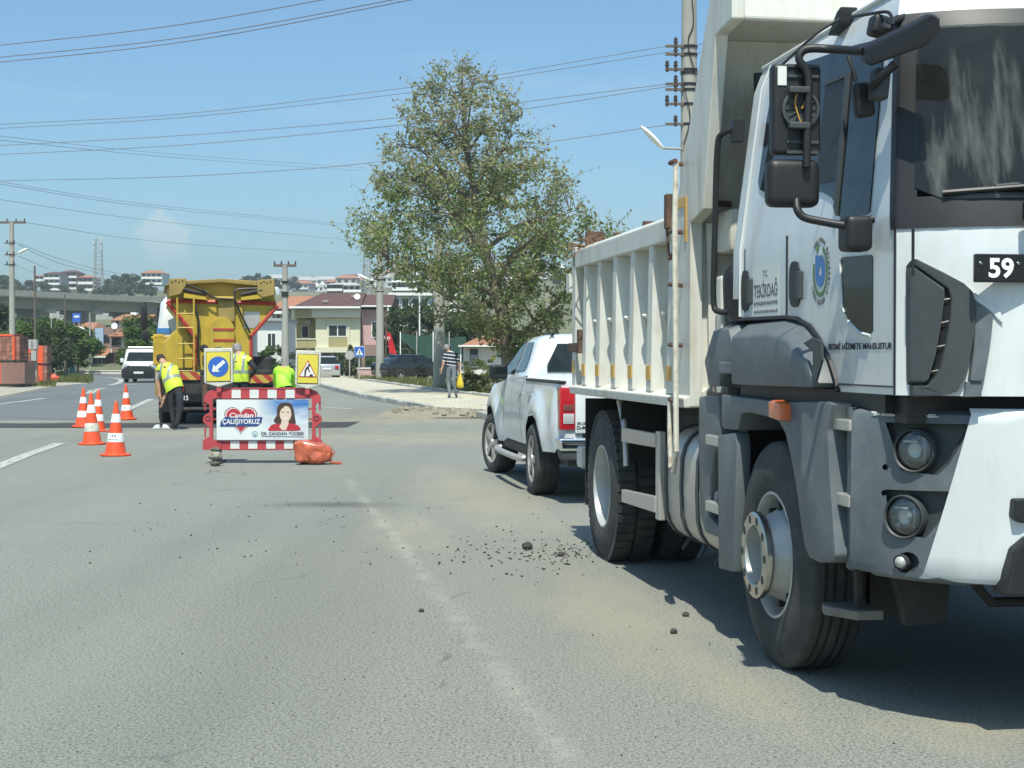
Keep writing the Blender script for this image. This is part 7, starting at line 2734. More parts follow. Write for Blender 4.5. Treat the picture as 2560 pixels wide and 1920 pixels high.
for u in (830, 862):
    fbox(ch, 'shop_post', YH, u, u + 3, 882, 944, -0.12, 0.0, m_gwall)
dish = MB().lathe([(0.001, 0.06), (0.25, 0.03), (0.36, -0.04), (0.37, -0.05), (0.25, 0.015), (0.001, 0.04)], axis='y', n=20)
dish.xf(Matrix.Translation((xx_(895), -0.6, zz_(742))) @ Matrix.Rotation(R(-20), 4, 'X') @ Matrix.Scale(0.72, 4))
dish.build('satellite_dish', m_trim, ch, smooth=50)
MB().tube([(xx_(897), -0.5, zz_(765)), (xx_(896), -0.5, zz_(745))], 0.04, 6).build('dish_mast', m_conc, ch)
for u, v in ((805, 755), (873, 741)):
    MB().box(xx_(u), xx_(u + 14), 0.5 + (755 - v) * 0.1, 0.7 + (755 - v) * 0.1, zz_(v) + 0.05, zz_(v - 2) + 0.1).build('roof_vent', m_gwall, rf)
# pink house joined to its right
ph = front_thing('house', 'pink house with brown roof right of the cream house', 'house', YH + 0.5, 940)
fbox(ph, 'wall', YH, 902, 976, 773, 945, 0.4, 8, m_pink)
o2 = ph.location
b = MB().add([(at(902, 0, YH).x - o2.x, -0.3, zz_(766)), (at(978, 0, YH).x - o2.x, -0.3, zz_(766)), (at(978, 0, YH).x - o2.x, 4.2, zz_(731)), (at(902, 0, YH).x - o2.x, 4.2, zz_(731)), (at(902, 0, YH).x - o2.x, 8.6, zz_(766)), (at(978, 0, YH).x - o2.x, 8.6, zz_(766))], [(0, 1, 2, 3), (3, 2, 5, 4), (0, 3, 4), (1, 5, 2), (0, 4, 5, 1)])
b.build('roof', m_rooft, ph)
fbox(ph, 'eave', YH, 902, 978, 763, 767, -0.42, -0.3, m_trim)
fbox(ph, 'downpipe', YH, 968, 971, 766, 795, -0.35, 0.3, m_trim)
fwin(ph, YH, 926, 952, 803, 844, 0.4, bars=1)
fbox(ph, 'ground_floor', YH, 902, 960, 862, 945, -0.02, 0.4, m_bwall)
fbox(ph, 'garage_door', YH, 911, 948, 890, 930, -0.08, -0.02, m_win)
# red tiled house behind to the left
rh = front_thing('house', 'house with faded orange tiled roof left of the cream house', 'house', 150, 725)
fbox(rh, 'wall', 150, 680, 770, 768, 930, 0, 8, m_gwall)
o3 = rh.location
x3 = lambda u: at(u, 890, 150).x - o3.x
z3 = lambda v: at(0, v, 150).z - o3.z
MB().add([(x3(672), -0.8, z3(772)), (x3(780), -0.8, z3(772)), (x3(776), 4, z3(736)), (x3(712), 4, z3(736)), (x3(672), 9, z3(772)), (x3(780), 9, z3(772))], [(0, 1, 2, 3), (0, 3, 4), (3, 2, 5, 4), (1, 5, 2), (0, 4, 5, 1)]).build('roof', m_tile, rh)
fwin(rh, 150, 690, 712, 785, 815, 0, bars=1)
fbox(rh, 'porch_roof', 150, 676, 724, 778, 785, -0.9, 0.0, m_trim)
# white shed behind the hopper truck
wh = front_thing('house', 'low white building glimpsed right of the hopper truck', 'house', 118, 690)
fbox(wh, 'wall', 118, 640, 712, 800, 945, 0, 6, m_wall)
fbox(wh, 'roof', 118, 636, 716, 796, 802, -0.4, 6.3, m_gwall)
fwin(wh, 118, 668, 690, 832, 870, 0, bars=1)
# pale modern block right of the pink house
mb_ = front_thing('house', 'pale blue-grey block with white window frames above the dark trees', 'house', 165, 1020)
fbox(mb_, 'wall', 165, 976, 1080, 738, 930, 0, 9, M('bluegrey_render', (0.46, 0.53, 0.54), 0.9, var=0.05, scale=1))
fbox(mb_, 'roof_slab', 165, 972, 1084, 732, 739, -0.5, 9.2, m_trim)
for u in (980, 1004, 1030, 1052):
    fwin(mb_, 165, u, u + 19, 745, 785, 0, bars=0)
nb = front_thing('house', 'house with white verge and brown roof behind the small white house', 'house', 125, 1180)
fbox(nb, 'wall', 125, 1128, 1290, 842, 940, 0, 7, m_wall)
o4 = nb.location
x4 = lambda u: at(u, 890, 125).x - o4.x
z4 = lambda v: at(0, v, 125).z - o4.z
MB().add([(x4(1124), -0.8, z4(845)), (x4(1200), -0.8, z4(838)), (x4(1300), -0.8, z4(845)), (x4(1290), 4, z4(815)), (x4(1140), 4, z4(815)), (x4(1124), 8, z4(845)), (x4(1300), 8, z4(845))], [(0, 1, 2, 3, 4), (0, 4, 5), (4, 3, 6, 5), (2, 6, 3)]).build('roof', m_rooft, nb)
MB().box(x4(1130), x4(1198), -0.9, -0.78, z4(847), z4(842)).build('verge', m_trim, nb)
# small white house
YS = 96
sh = front_thing('house', 'small white cottage with red tile roof behind the man in the striped polo', 'house', YS, 1215)
fbox(sh, 'wall', YS, 1158, 1292, 868, 928, 0, 6, m_wall)
o5 = sh.location
x5 = lambda u: at(u, 890, YS).x - o5.x
z5 = lambda v: at(0, v, YS).z - o5.z
MB().add([(x5(1148), -0.6, z5(866)), (x5(1300), -0.6, z5(866)), (x5(1285), 3, z5(838)), (x5(1200), 3, z5(838)), (x5(1148), 6.6, z5(866)), (x5(1300), 6.6, z5(866))], [(0, 1, 2, 3), (0, 3, 4), (3, 2, 5, 4), (1, 5, 2), (0, 4, 5, 1)]).build('roof', m_tile, sh)
fbox(sh, 'eave', YS, 1147, 1301, 863, 867, -0.75, -0.6, m_trim)
m_wfr = M('window_frame_blue', (0.07, 0.12, 0.14), 0.6)
w_ = fbox(sh, 'window', YS, 1175, 1195, 872, 914, -0.05, 0.04, m_wfr)
for i in range(2):
    for j in range(3):
        fbox(sh, 'pane', YS, 1177 + i * 9, 1184 + i * 9, 874.5 + j * 13, 885 + j * 13, -0.065, -0.045, m_win if j == 0 else m_gwall, w_)
fbox(sh, 'porch_post', YS, 1151, 1154, 867, 928, -0.5, -0.3, m_trim)
fbox(sh, 'yellow_notice', YS, 1228, 1238, 888, 900, -0.03, 0.0, m_syel)
# left: white and brown house with satellite dish
YL = 150
lh = front_thing('house', 'brown and white three-level house with satellite dish behind the van', 'house', YL, 300)
o6 = lh.location
x6 = lambda u: at(u, 890, YL).x - o6.x
z6 = lambda v: at(0, v, YL).z - o6.z
fbox(lh, 'upper_wall', YL, 265, 355, 797, 820, 2.0, 9, m_wall)
MB().add([(x6(262), 1.4, z6(800)), (x6(362), 1.4, z6(800)), (x6(362), 5, z6(782)), (x6(280), 5, z6(782)), (x6(262), 9, z6(800)), (x6(362), 9, z6(800))], [(0, 1, 2, 3), (0, 3, 4), (3, 2, 5, 4), (1, 5, 2), (0, 4, 5, 1)]).build('roof', m_tile, lh)
fbox(lh, 'wall', YL, 240, 370, 819, 945, 1.0, 9, m_bwall)
fbox(lh, 'wall', YL, 232, 253, 820, 870, 0.8, 9, M('blue_render', (0.30, 0.42, 0.52), 0.9))
fbox(lh, 'bay', YL, 281, 332, 840, 882, -0.6, 1.0, m_wall)
MB().add([(x6(276), -1.2, z6(843)), (x6(336), -1.2, z6(843)), (x6(330), 1.0, z6(830)), (x6(283), 1.0, z6(833))], [(0, 1, 2, 3)]).build('bay_roof', m_tile, lh, solid=0.12)
fbox(lh, 'balcony_opening', YL, 284, 307, 844, 864, -0.66, -0.6, m_win)
fbox(lh, 'balcony_panel', YL, 284, 307, 863, 880, -0.68, -0.6, m_bwall)
fbox(lh, 'opening', YL, 248, 267, 837, 856, 0.94, 1.0, m_win)
MB().add([(x6(230), -1.6, z6(892)), (x6(275), -1.6, z6(892)), (x6(280), 1.0, z6(874)), (x6(240), 1.0, z6(876))], [(0, 1, 2, 3)]).build('porch_roof', m_tile, lh, solid=0.12)
fbox(lh, 'porch_gutter', YL, 229, 276, 890, 894, -1.8, -1.6, m_trim)
fbox(lh, 'porch_glazing', YL, 235, 268, 893, 916, -0.5, -0.3, m_win)
for u in (234, 247, 257):
    fbox(lh, 'porch_post', YL, u, u + 1.6, 893, 916, -0.62, -0.5, m_trim)
for u in (276, 300):
    fwin(lh, YL, u, u + 9, 801, 814, 2.0, bars=0)
fbox(lh, 'garden_wall', YL, 232, 345, 917, 930, -2.2, -1.9, m_gwall)
fbox(lh, 'water_tank', YL, 305, 321, 779, 787, 3.2, 4.2, m_trim, bevel=0.1)
dish = MB().lathe([(0.001, 0.06), (0.25, 0.03), (0.36, -0.04), (0.37, -0.05), (0.25, 0.015), (0.001, 0.04)], axis='y', n=20)
dish.xf(Matrix.Translation((x6(293), -1.0, z6(815))) @ Matrix.Rotation(R(-15), 4, 'X') @ Matrix.Scale(0.85, 4))
dish.build('satellite_dish', m_trim, lh, smooth=50)
MB().tube([(x6(294), -0.9, z6(833)), (x6(293), -0.9, z6(818))], 0.04, 6).build('dish_mast', m_black, lh)
oh = front_thing('house', 'low house with pale orange roof below the blue billboard', 'house', 175, 205)
fbox(oh, 'wall', 175, 175, 232, 822, 850, 0, 7, m_wall)
o7 = oh.location
x7 = lambda u: at(u, 890, 175).x - o7.x
z7 = lambda v: at(0, v, 175).z - o7.z
MB().add([(x7(168), -1, z7(824)), (x7(238), -1, z7(824)), (x7(226), 3.5, z7(805)), (x7(200), 3.5, z7(803)), (x7(168), 8, z7(824)), (x7(238), 8, z7(824))], [(0, 1, 2, 3), (0, 3, 4), (3, 2, 5, 4), (1, 5, 2), (0, 4, 5, 1)]).build('roof', m_tile, oh)
fwin(oh, 175, 185, 200, 828, 842, 0, bars=1)
bb_ = front_thing('billboard', 'blue billboard standing on the slope under the viaduct', 'billboard', 205, 191)
fbox(bb_, 'panel', 205, 181, 201, 783, 805, 0, 0.15, M('billboard_blue', (0.03, 0.12, 0.50), 0.5))
fbox(bb_, 'print', 205, 185, 198, 789, 794, -0.03, 0.0, m_trim)
fbox(bb_, 'leg', 205, 184, 186, 804, 835, 0.03, 0.12, m_conc)
fbox(bb_, 'leg', 205, 196, 198, 804, 835, 0.03, 0.12, m_conc)
# factory behind the viaduct
fb = front_thing('factory', 'long grey industrial building seen beneath the viaduct', 'building', 335, 190)
fbox(fb, 'wall', 335, 40, 345, 748, 830, 0, 30, m_gwall)
for v in (755, 764):
    fbox(fb, 'cladding_band', 335, 40, 345, v, v + 2, -0.15, 0.0, m_trim)
for u in range(48, 335, 17):
    fbox(fb, 'window', 335, u, u + 6, 770, 778, -0.1, 0.0, m_win)
fbox(fb, 'roof', 335, 38, 347, 744, 749, -0.6, 30.5, m_trim)
# viaduct
A_, B_ = Vector((at(-420, 890, 220).x, 220, 0)), Vector((at(560, 890, 298).x, 298, 0))
vd = thing('viaduct', 'long concrete road viaduct on wall piers across the left background', 'bridge', A_)
dirv = (B_ - A_).normalized()
ang = math.atan2(dirv.y, dirv.x)
vd.rotation_euler = (0, 0, ang)
Lv = (B_ - A_).length
MB().box(0, Lv, 0, 9, 11.0, 11.45).build('deck', m_conc, vd)
MB().box(0, Lv, -0.12, 0.12, 11.2, 12.2).build('parapet', m_conc, vd)
MB().box(0, Lv, 8.9, 9.1, 11.2, 12.2).build('parapet', m_conc, vd)
for y in (2.4, 4.2, 6.0, 7.6):
    MB().box(0, Lv, y - 0.35, y + 0.35, 9.3, 11.0).build('girder', m_conc, vd)
for u in (-330, -110, 8, 137, 252, 372, 490):
    best = min((abs((at(u, 890, (A_ + dirv * q).y) - (A_ + dirv * q)).x), q) for q in frange(0, Lv, 400))[1]
    g = A_ + dirv * best
    pr = MB().box(best - 0.9, best + 0.9, 2.0, 7.8, terr(g.x, g.y) - 2, 8.7).build('pier', m_conc, vd)
    MB().box(best - 1.1, best + 1.1, 0.6, 8.6, 8.7, 9.3).build('pier_cap', m_conc, pr)
# apartments and houses on the ridge to the left
def apartment(label, Y, u0, u1, v0, v1, floors, wallm, roofm):
    t = front_thing('apartment_block', label, 'building', Y, (u0 + u1) / 2)
    o = t.location
    fbox(t, 'wall', Y, u0, u1, v0, v1, 0, 10, wallm)
    xa, xb, za = at(u0 - 2, 890, Y).x - o.x, at(u1 + 2, 890, Y).x - o.x, at(0, v0, Y).z - o.z
    hh = (xb - xa) * 0.16
    MB().add([(xa, -1, za), (xb, -1, za), (xb - (xb - xa) * .3, 5, za + hh), (xa + (xb - xa) * .3, 5, za + hh), (xa, 11, za), (xb, 11, za)], [(0, 1, 2, 3), (0, 3, 4), (3, 2, 5, 4), (1, 5, 2), (0, 4, 5, 1)]).build('roof', roofm, t)
    fh = (v1 - v0) / floors
    for i in range(floors):
        fbox(t, 'balcony', Y, u0 + 2, u1 - 1, v0 + fh * (i + .62), v0 + fh * (i + 1), -1.2, 0, m_trim)
        k = max(2, int((u1 - u0) / 12))
        for j in range(k):
            a = u0 + 2 + (u1 - u0 - 4) / k * j
            fbox(t, 'window', Y, a, a + (u1 - u0) / k * 0.62, v0 + fh * (i + .15), v0 + fh * (i + .6), -0.15, 0, m_win)
    return t


apartment('left apartment block with white balconies on the ridge', 560, 110, 152, 685, 726, 3, m_gwall, m_rooft)
apartment('low red roofed block at the left end of the ridge houses', 580, 88, 112, 690, 716, 2, m_wall, m_tile)
apartment('tall brown roofed block in the middle of the ridge houses', 575, 152, 194, 681, 724, 3, m_bwall, m_rooft)
apartment('brick coloured block right of the ridge houses near the mast', 570, 194, 235, 694, 728, 2, m_bwall, m_tile)
apartment('pale blue house with tiled roof above the hopper truck', 520, 353, 408, 683, 712, 2, M('pale_blue_render', (0.46, 0.58, 0.60), 0.9), m_tile)
apartment('grey flat topped building on the hill above the brown roof', 330, 817, 858, 712, 760, 3, m_bwall, m_gwall)
apartment('white and grey block left of the tree on the hill', 300, 858, 905, 714, 765, 3, m_wall, m_gwall)
apartment('blue-grey tall block on the hill behind the lamp post', 260, 980, 1045, 706, 790, 4, m_gwall, m_trim)
apartment('white terraced block on the hill glimpsed through the tree', 300, 1125, 1180, 700, 780, 4, m_wall, m_trim)
# dense hillside town
TB = random.Random(21)
hw_, hr_ = [], []
walls = [m_wall, m_gwall, M('beige_render', (0.48, 0.43, 0.34), 0.9, var=0.05), m_wall, M('rose_render', (0.42, 0.33, 0.30), 0.9), m_wall]
roofs = [m_tile, m_rooft, m_gwall, m_tile]
variants = []
for k in range(8):
    w, d, h = TB.uniform(7, 12), TB.uniform(7, 10), TB.uniform(3.5, 7.5)
    wm = MB().box(-w / 2, w / 2, 0, d, -6, h).mesh('wall', walls[k % 6])
    if k % 3 == 2:
        rm = MB().box(-w / 2 - 0.3, w / 2 + 0.3, -0.3, d + 0.3, h, h + 0.5).box(-1, 1, 2, 4, h + 0.5, h + 2.4).mesh('roof', m_trim)
    else:
        hh = w * 0.17
        rm = MB().add([(-w / 2 - .5, -.5, h), (w / 2 + .5, -.5, h), (w / 2 - w * .25, d / 2, h + hh), (-w / 2 + w * .25, d / 2, h + hh), (-w / 2 - .5, d + .5, h), (w / 2 + .5, d + .5, h)], [(0, 1, 2, 3), (0, 3, 4), (3, 2, 5, 4), (1, 5, 2), (0, 4, 5, 1)]).mesh('roof', roofs[k % 4])
    wins = []
    for f in range(int(h / 2.9)):
        for j in range(3):
            x = -w / 2 + w * (j + 0.5) / 3
            wins.append(MB().box(x - w * .09, x + w * .09, -0.08, 0.05, h - 2.9 * (f + 1) + 0.9, h - 2.9 * (f + 1) + 2.3).mesh('window', m_win))
        wins.append(MB().box(-w / 2 + 0.2, w / 2 - 0.2, -1.0, 0, h - 2.9 * (f + 1) - 0.1, h - 2.9 * (f + 1) + 0.75).mesh('balcony', m_trim))
    variants.append((wm, rm, wins))
for k in range(230):
    u = TB.uniform(640, 1450)
    Y = TB.uniform(760, 1240)
    x = at(u, 890, Y).x
    t = thing('hillside_house', 'tiny pale house packed on the distant hillside town', 'house', (x, Y, terr(x, Y) - 0.3), TB.uniform(-0.5, 0.5), 'distant houses on the hillside')
    s = TB.uniform(0.8, 1.15)
    t.scale = (s, s, s)
    wm, rm, wins = variants[TB.randrange(8)]
    obj('wall', wm, t)
    obj('roof', rm, t)
    if Y < 900:
        for wmsh in wins:
            obj(wmsh.name.split('.')[0], wmsh, t)


# lattice towers
def lattice(label, u, Y, vtop, vbase, w0, w1, n, solid=True):
    p = at(u, 890, Y)
    zb, zt = at(u, vbase, Y).z, at(u, vtop, Y).z
    t = thing('lattice_mast', label, 'mast', (p.x, Y, zb))
    H = zt - zb
    b = MB()
    q = lambda k, i: Vector(((w0 + (w1 - w0) * k / n) * (-.5 if i in (0, 3) else .5), (w0 + (w1 - w0) * k / n) * (-.5 if i < 2 else .5), H * k / n))
    r = 0.05 * Y / 250
    for i in range(4):
        b.tube([q(k, i) for k in range(n + 1)], r, 4)
    b2 = MB()
    for k in range(n):
        for i in range(4):
            j = (i + 1) % 4
            b2.tube([q(k, i), q(k + 1, j)], r * 0.6, 4)
            b2.tube([q(k + 1, i), q(k + 1, j)], r * 0.6, 4)
    tag(b.build('leg', m_gwall, t), kind='stuff')
    tag(b2.build('bracing', m_gwall, t), kind='stuff')
    return t, H


t, H = lattice('grey lattice telecom mast on the ridge at left', 247, 500, 598, 725, 2.6, 1.9, 12)
for z, s in ((0.97, 1), (0.9, -1), (0.82, 1), (0.86, -1)):
    MB().obox((s * 1.1, -0.9, H * z), (0.35, 0.2, 1.4)).build('antenna', m_trim, t, bevel=0.03)
lattice('thin power pylon standing left of the big tree', 917, 300, 598, 740, 1.8, 0.8, 16)


# ---------------------------------------------------------------- poles and lamps
def pole(name, label, cat, u, Y, vtop, w0, w1, mat=None, base=0.0):
    p = at(u, 890, Y)
    zt = at(u, vtop, Y).z
    t = thing(name, label, cat, (p.x, Y, base))
    MB().lathe([(w0 / 2, -0.3), (w0 / 2, 0.0), (w1 / 2, zt - base), (w1 / 2 * 0.6, zt - base + 0.02), (0.001, zt - base + 0.02)], axis='z', n=14).build('shaft', mat or m_conc, t, smooth=40)
    return t, zt - base


def lamp_arm(t, z, dx, dz, L=0.62, dy=-0.3, sl=0.45):
    s = 1 if dx > 0 else -1
    MB().tube(smooth_pts([(0, 0, z), (dx * 0.5, dy * 0.5, z + dz * 0.15), (dx, dy, z + dz)], 4), 0.03, 6).build('lamp_arm', m_conc, t, smooth=50)
    b = MB()
    rows = []
    for k in range(9):
        q = k / 8
        rr_ = 0.155 * math.sin(math.pi * min(0.97, max(0.03, q * 0.9 + 0.05))) ** 0.6
        rows.append([(dx + s * q * L, dy + rr_ * math.cos(R(a)), z + dz + q * L * sl + 0.62 * rr_ * math.sin(R(a))) for a in range(0, 360, 36)])
    b.grid(rows, closed=True)
    b.build('lamp_head', m_trim, t, smooth=60)


m_insu = M('insulator_brown', (0.055, 0.042, 0.036), 0.35)
m_pbr = M('weathered_steel', (0.115, 0.092, 0.075), 0.8, var=0.25, scale=10)


def crossarm(t, z, w):
    ca = MB().box(-w / 2, w / 2, -0.06, 0.06, z - 0.07, z + 0.07).build('crossarm', m_pbr, t, bevel=0.01)
    for s in (-0.46, -0.16, 0.16, 0.46):
        MB().lathe([(0.03, 0.0), (0.06, 0.05), (0.03, 0.1), (0.05, 0.15), (0.001, 0.2)], (s * w, 0, z + 0.07), 'z', 8).build('insulator', m_insu, ca)


def insul(t, z, side, n=2):
    MB().lathe([(0.20, z - 0.03), (0.20, z + 0.03)], axis='z', n=14).build('clamp_band', m_black, t)
    MB().box(min(0, side * 0.62), max(0, side * 0.62), -0.14, -0.09, z - 0.03, z + 0.03).build('bracket', m_pbr, t)
    for k in range(n):
        MB().lathe([(0.015, -0.10), (0.05, -0.06), (0.03, 0.0), (0.055, 0.04), (0.035, 0.1), (0.05, 0.13), (0.001, 0.18)], (side * (0.36 + 0.22 * k), -0.12, z + 0.04), 'z', 10).build('insulator', m_insu, t, smooth=50)


t, H = pole('utility_pole', 'tall concrete utility pole with many insulators beside the tipper body', 'utility pole', 1721, 36, -60, 0.46, 0.34)
zv = lambda v, Y: at(0, v, Y).z
for v, sd, nn in ((118, -1, 1), (138, -1, 1), (176, -1, 2), (184, 1, 1), (212, -1, 1), (226, -1, 1), (262, -1, 2), (312, -1, 1)):
    insul(t, zv(v, 36), sd * 0.9, nn)
lamp_arm(t, zv(374, 36), -0.62, -0.01, 0.52, sl=0.95)
MB().tube(smooth_pts([(-0.2, -0.2, zv(190, 36)), (-0.1, -0.24, zv(240, 36)), (0.0, -0.24, zv(300, 36)), (-0.15, -0.2, zv(365, 36))], 5), 0.012, 5).build('cable', m_black, t)
MB().tube(smooth_pts([(0.02, -0.2, zv(-20, 36)), (0.08, -0.2, zv(60, 36)), (-0.05, -0.22, zv(110, 36)), (0.1, -0.22, zv(180, 36))], 5), 0.012, 5).build('cable', m_black, t)
t, H = pole('utility_pole', 'thick square-looking concrete pole beside the walking man', 'utility pole', 1098, 62, 560, 0.50, 0.36)
for v in (790, 806):
    MB().lathe([(0.235, zv(v, 62)), (0.235, zv(v, 62) + 0.03)], axis='z', n=14).build('clamp_band', m_black, t)
t, H = pole('utility_pole', 'concrete pole with a street lamp between the pink house and the sedan', 'utility pole', 950, 88, 575, 0.50, 0.34)
lamp_arm(t, zv(706, 88), -0.45, 0.08, 0.80)
for v in (700, 730):
    MB().lathe([(0.215, zv(v, 88)), (0.215, zv(v, 88) + 0.05)], axis='z', n=14).build('clamp_band', m_black, t)
t, H = pole('utility_pole', 'slim concrete pole with crossarm right of the hopper truck', 'utility pole', 713, 85, 664, 0.46, 0.28)
crossarm(t, H, 1.25)
for v in (708, 742, 735):
    MB().lathe([(0.20, zv(v, 85)), (0.20, zv(v, 85) + 0.12)], axis='z', n=14).build('clamp_band', m_black, t)
t, H = pole('utility_pole', 'tall concrete pole with crossarm and lamp above the brick pallets', 'utility pole', 31, 96, 556, 0.42, 0.28)
crossarm(t, H, 1.75)
lamp_arm(t, zv(638, 96), 0.45, 0.1, 0.62)
for v in (608, 637, 662):
    insul(t, zv(v, 96), -0.7, 1)
    insul(t, zv(v, 96), 0.5, 1)
m_wood = M('pole_wood', (0.12, 0.10, 0.08), 0.9, var=0.2)
pole('wooden_pole', 'brown wooden pole right of the tall concrete pole', 'utility pole', 88, 90, 665, 0.15, 0.11, m_wood)
pole('wooden_pole', 'brown wooden pole in the middle of the left trees', 'utility pole', 163, 103, 735, 0.16, 0.10, m_wood)
t, H = pole('lamp_post', 'thin lamp post between the wooden poles', 'street lamp', 129, 125, 795, 0.14, 0.10)
lamp_arm(t, zv(840, 125), -0.25, 0.1, 0.5)
t, H = pole('lamp_post', 'thin post with small lamp left of the brown and white house', 'street lamp', 225, 132, 783, 0.20, 0.12)
lamp_arm(t, zv(828, 132), -0.35, 0.15, 0.5)
pole('flagpole', 'white flagpole in front of the dark trees', 'flagpole', 1049, 98, 740, 0.12, 0.09, m_trim)
t, H = pole('flagpole', 'thin rusty pole carrying the red flag', 'flagpole', 965, 94, 760, 0.09, 0.06, m_rust)
fl = MB()
rows = []
for i in range(10):
    zt_ = zv(828 + i * 6, 94)
    rows.append([(0.03 + j * (0.055 + 0.004 * i) + 0.02 * i, 0.05 * math.sin(j * 2.1 + i * 0.4), zt_ - 0.03 * j) for j in range(6)])
fl.grid(rows)
o = fl.build('red_flag', M('flag_red', (0.55, 0.02, 0.03), 0.6), None, smooth=60)
o.location = t.location
tag(o, 'limp red flag with white crescent hanging from the rusty pole', 'flag')
MB().lathe([(0.10, 0.0), (0.065, -0.01)], (0.16, -0.10, zv(846, 94)), 'y', 14).build('crescent', m_trim, o)
# green net on posts
for i, (u, lab) in enumerate(((1001, 'first'), (1042, 'second'), (1083, 'third'), (1123, 'fourth'))):
    t, H = pole('net_post', 'thin %s post from the left holding the green net' % lab, 'post', u, 97, 830, 0.07, 0.06, m_trim if i % 2 == 0 else m_conc)
a, c = at(1001, 832, 97.5), at(1165, 842, 97.5)
rows = [[(a.x + (c.x - a.x) * k / 12, 97.5, (a.z + (c.z - a.z) * k / 12) - 0.25 * math.sin(math.pi * k / 12 * 2) ** 2 * 0.5 - j * (0.10 + 0.28 * min(1, k / 5))) for k in range(13)] for j in range(5)]
tag(MB().grid(rows).build('green_net', M('net_green', (0.02, 0.07, 0.05), 0.8, var=0.2, scale=3), smooth=60), 'dark green shade net strung between thin posts', 'net')
# road signs
t, H = pole('pedestrian_sign', 'blue pedestrian crossing sign on a grey post by the kerb', 'road sign', 898, 84.5, 868, 0.09, 0.09, m_alum, 0.13)
a, c = at(885, 866, 84.4), at(912, 893, 84.4)
o = t.location
pn = MB().box(a.x - o.x, c.x - o.x, -0.10, -0.07, c.z - o.z, a.z - o.z).build('panel', m_bwhite, t, bevel=0.01)
cx, cz, s_ = (a.x + c.x) / 2 - o.x, (a.z + c.z) / 2 - o.z, (c.x - a.x) / 2
MB().box(cx - s_ * .93, cx + s_ * .93, -0.112, -0.10, cz - s_ * .93, cz + s_ * .93).build('blue_field', m_sblue, pn)
MB().prism([(cx - s_ * .72, cz - s_ * .6), (cx + s_ * .72, cz - s_ * .6), (cx, cz + s_ * .66)], 'y', -0.118, -0.112).build('triangle', m_bwhite, pn)
for q in ([(-.12, -.55), (.0, -.2), (.12, -.55), (.2, -.55), (.06, -.05), (.1, .12), (-.04, .12), (-.08, -.1), (-.2, -.55)], [(.03 + .09 * math.cos(R(k * 45)), .24 + .09 * math.sin(R(k * 45))) for k in range(8)]):
    MB().prism([(cx + x * s_, cz + z * s_) for x, z in q], 'y', -0.123, -0.118).build('walking_figure', m_text, pn)
t, H = pole('round_sign', 'grey back of a round sign left of the pedestrian sign', 'road sign', 874, 92, 882, 0.07, 0.07, m_alum)
MB().lathe([(0.001, -0.06), (0.27, -0.06), (0.27, -0.04), (0.001, -0.04)], (0, 0, zv(888, 92)), 'y', 24).build('disc', m_alum, t)
# walls
gw = front_thing('garden_wall', 'low pink garden wall behind the pedestrian sign', 'wall', 100, 920)
fbox(gw, 'wall', 100, 893, 946, 921, 948, 0, 0.3, m_pink)
fbox(gw, 'coping', 100, 892, 947, 919, 922, -0.05, 0.35, m_trim)
gw = front_thing('boundary_wall', 'long low white wall along the far bend of the road', 'wall', 129, 230)
fbox(gw, 'wall', 129, 130, 312, 927, 937, 0, 0.4, m_wall)
fbox(gw, 'coping', 129, 129, 313, 926, 927.5, -0.06, 0.46, m_trim)
kb = front_thing('utility_box', 'small teal kiosk at the far bend left of the house', 'cabinet', 124, 178)
fbox(kb, 'cabinet', 124, 172, 184, 912, 934, 0, 0.6, M('teal_paint', (0.06, 0.30, 0.32), 0.5), bevel=0.03)
fbox(kb, 'cabinet_roof', 124, 171, 185, 911, 913, -0.1, 0.7, m_gwall)
# ---------------------------------------------------------------- brick pallets on the left verge
m_brick = M('hollow_brick', (0.26, 0.12, 0.085), 0.9, var=0.2, scale=3, island=0.25)
m_film = M('orange_wrap', (0.72, 0.10, 0.035), 0.35, var=0.1, scale=6, coat=0.3)
m_film2 = M('clear_wrap', (0.24, 0.135, 0.11), 0.3, var=0.18, scale=4, coat=0.5)


def pallet(label, u, v, w, d, h, rz, film=True, z0=0.0, wrap=None, zlift=0.0, Y=None):
    p = gr(u, v) if Y is None else at(u, v, Y)
    t = thing('brick_pallet', label, 'brick pallet', (p.x, p.y, zlift - 0.012), rz, 'brick pallets on the left verge')
    b = MB()
    nx, ny, nz = max(1, round(w / 0.20)), max(1, round(d / 0.25)), max(1, round((h - 0.13) / 0.19))
    for i in range(nx):
        for j in range(ny):
            for k in range(nz):
                if 0 < i < nx - 1 and 0 < j < ny - 1 and k < nz - 1:
                    continue
                x, y, z = -w / 2 + w * (i + .5) / nx, d * (j + .5) / ny, 0.13 + (h - .13) * (k + .5) / nz
                b.obox((x + TB.uniform(-.006, .006), y + TB.uniform(-.006, .006), z), (w / nx - 0.012, d / ny - 0.012, (h - .13) / nz - 0.010))
    tag(b.build('brick', m_brick, t, weld=False), kind='stuff')
    for k in range(3):
        y = 0.05 + (d - 0.2) * k / 2
        MB().box(-w / 2, w / 2, y, y + 0.1, 0.0, 0.09).build('pallet_beam', m_wood, t)
    MB().box(-w / 2, w / 2, 0, d, 0.09, 0.12).build('pallet_deck', m_wood, t)
    if wrap:
        for (x0, x1, z0_, z1_, m) in wrap:
            MB().box(-w / 2 + w * x0 - 0.015, -w / 2 + w * x1 + 0.015, -0.02, d + 0.02, 0.13 + (h - .13) * z0_, 0.13 + (h - .13) * z1_ + 0.015).build('wrap', m, t, bevel=0.01)
    return t


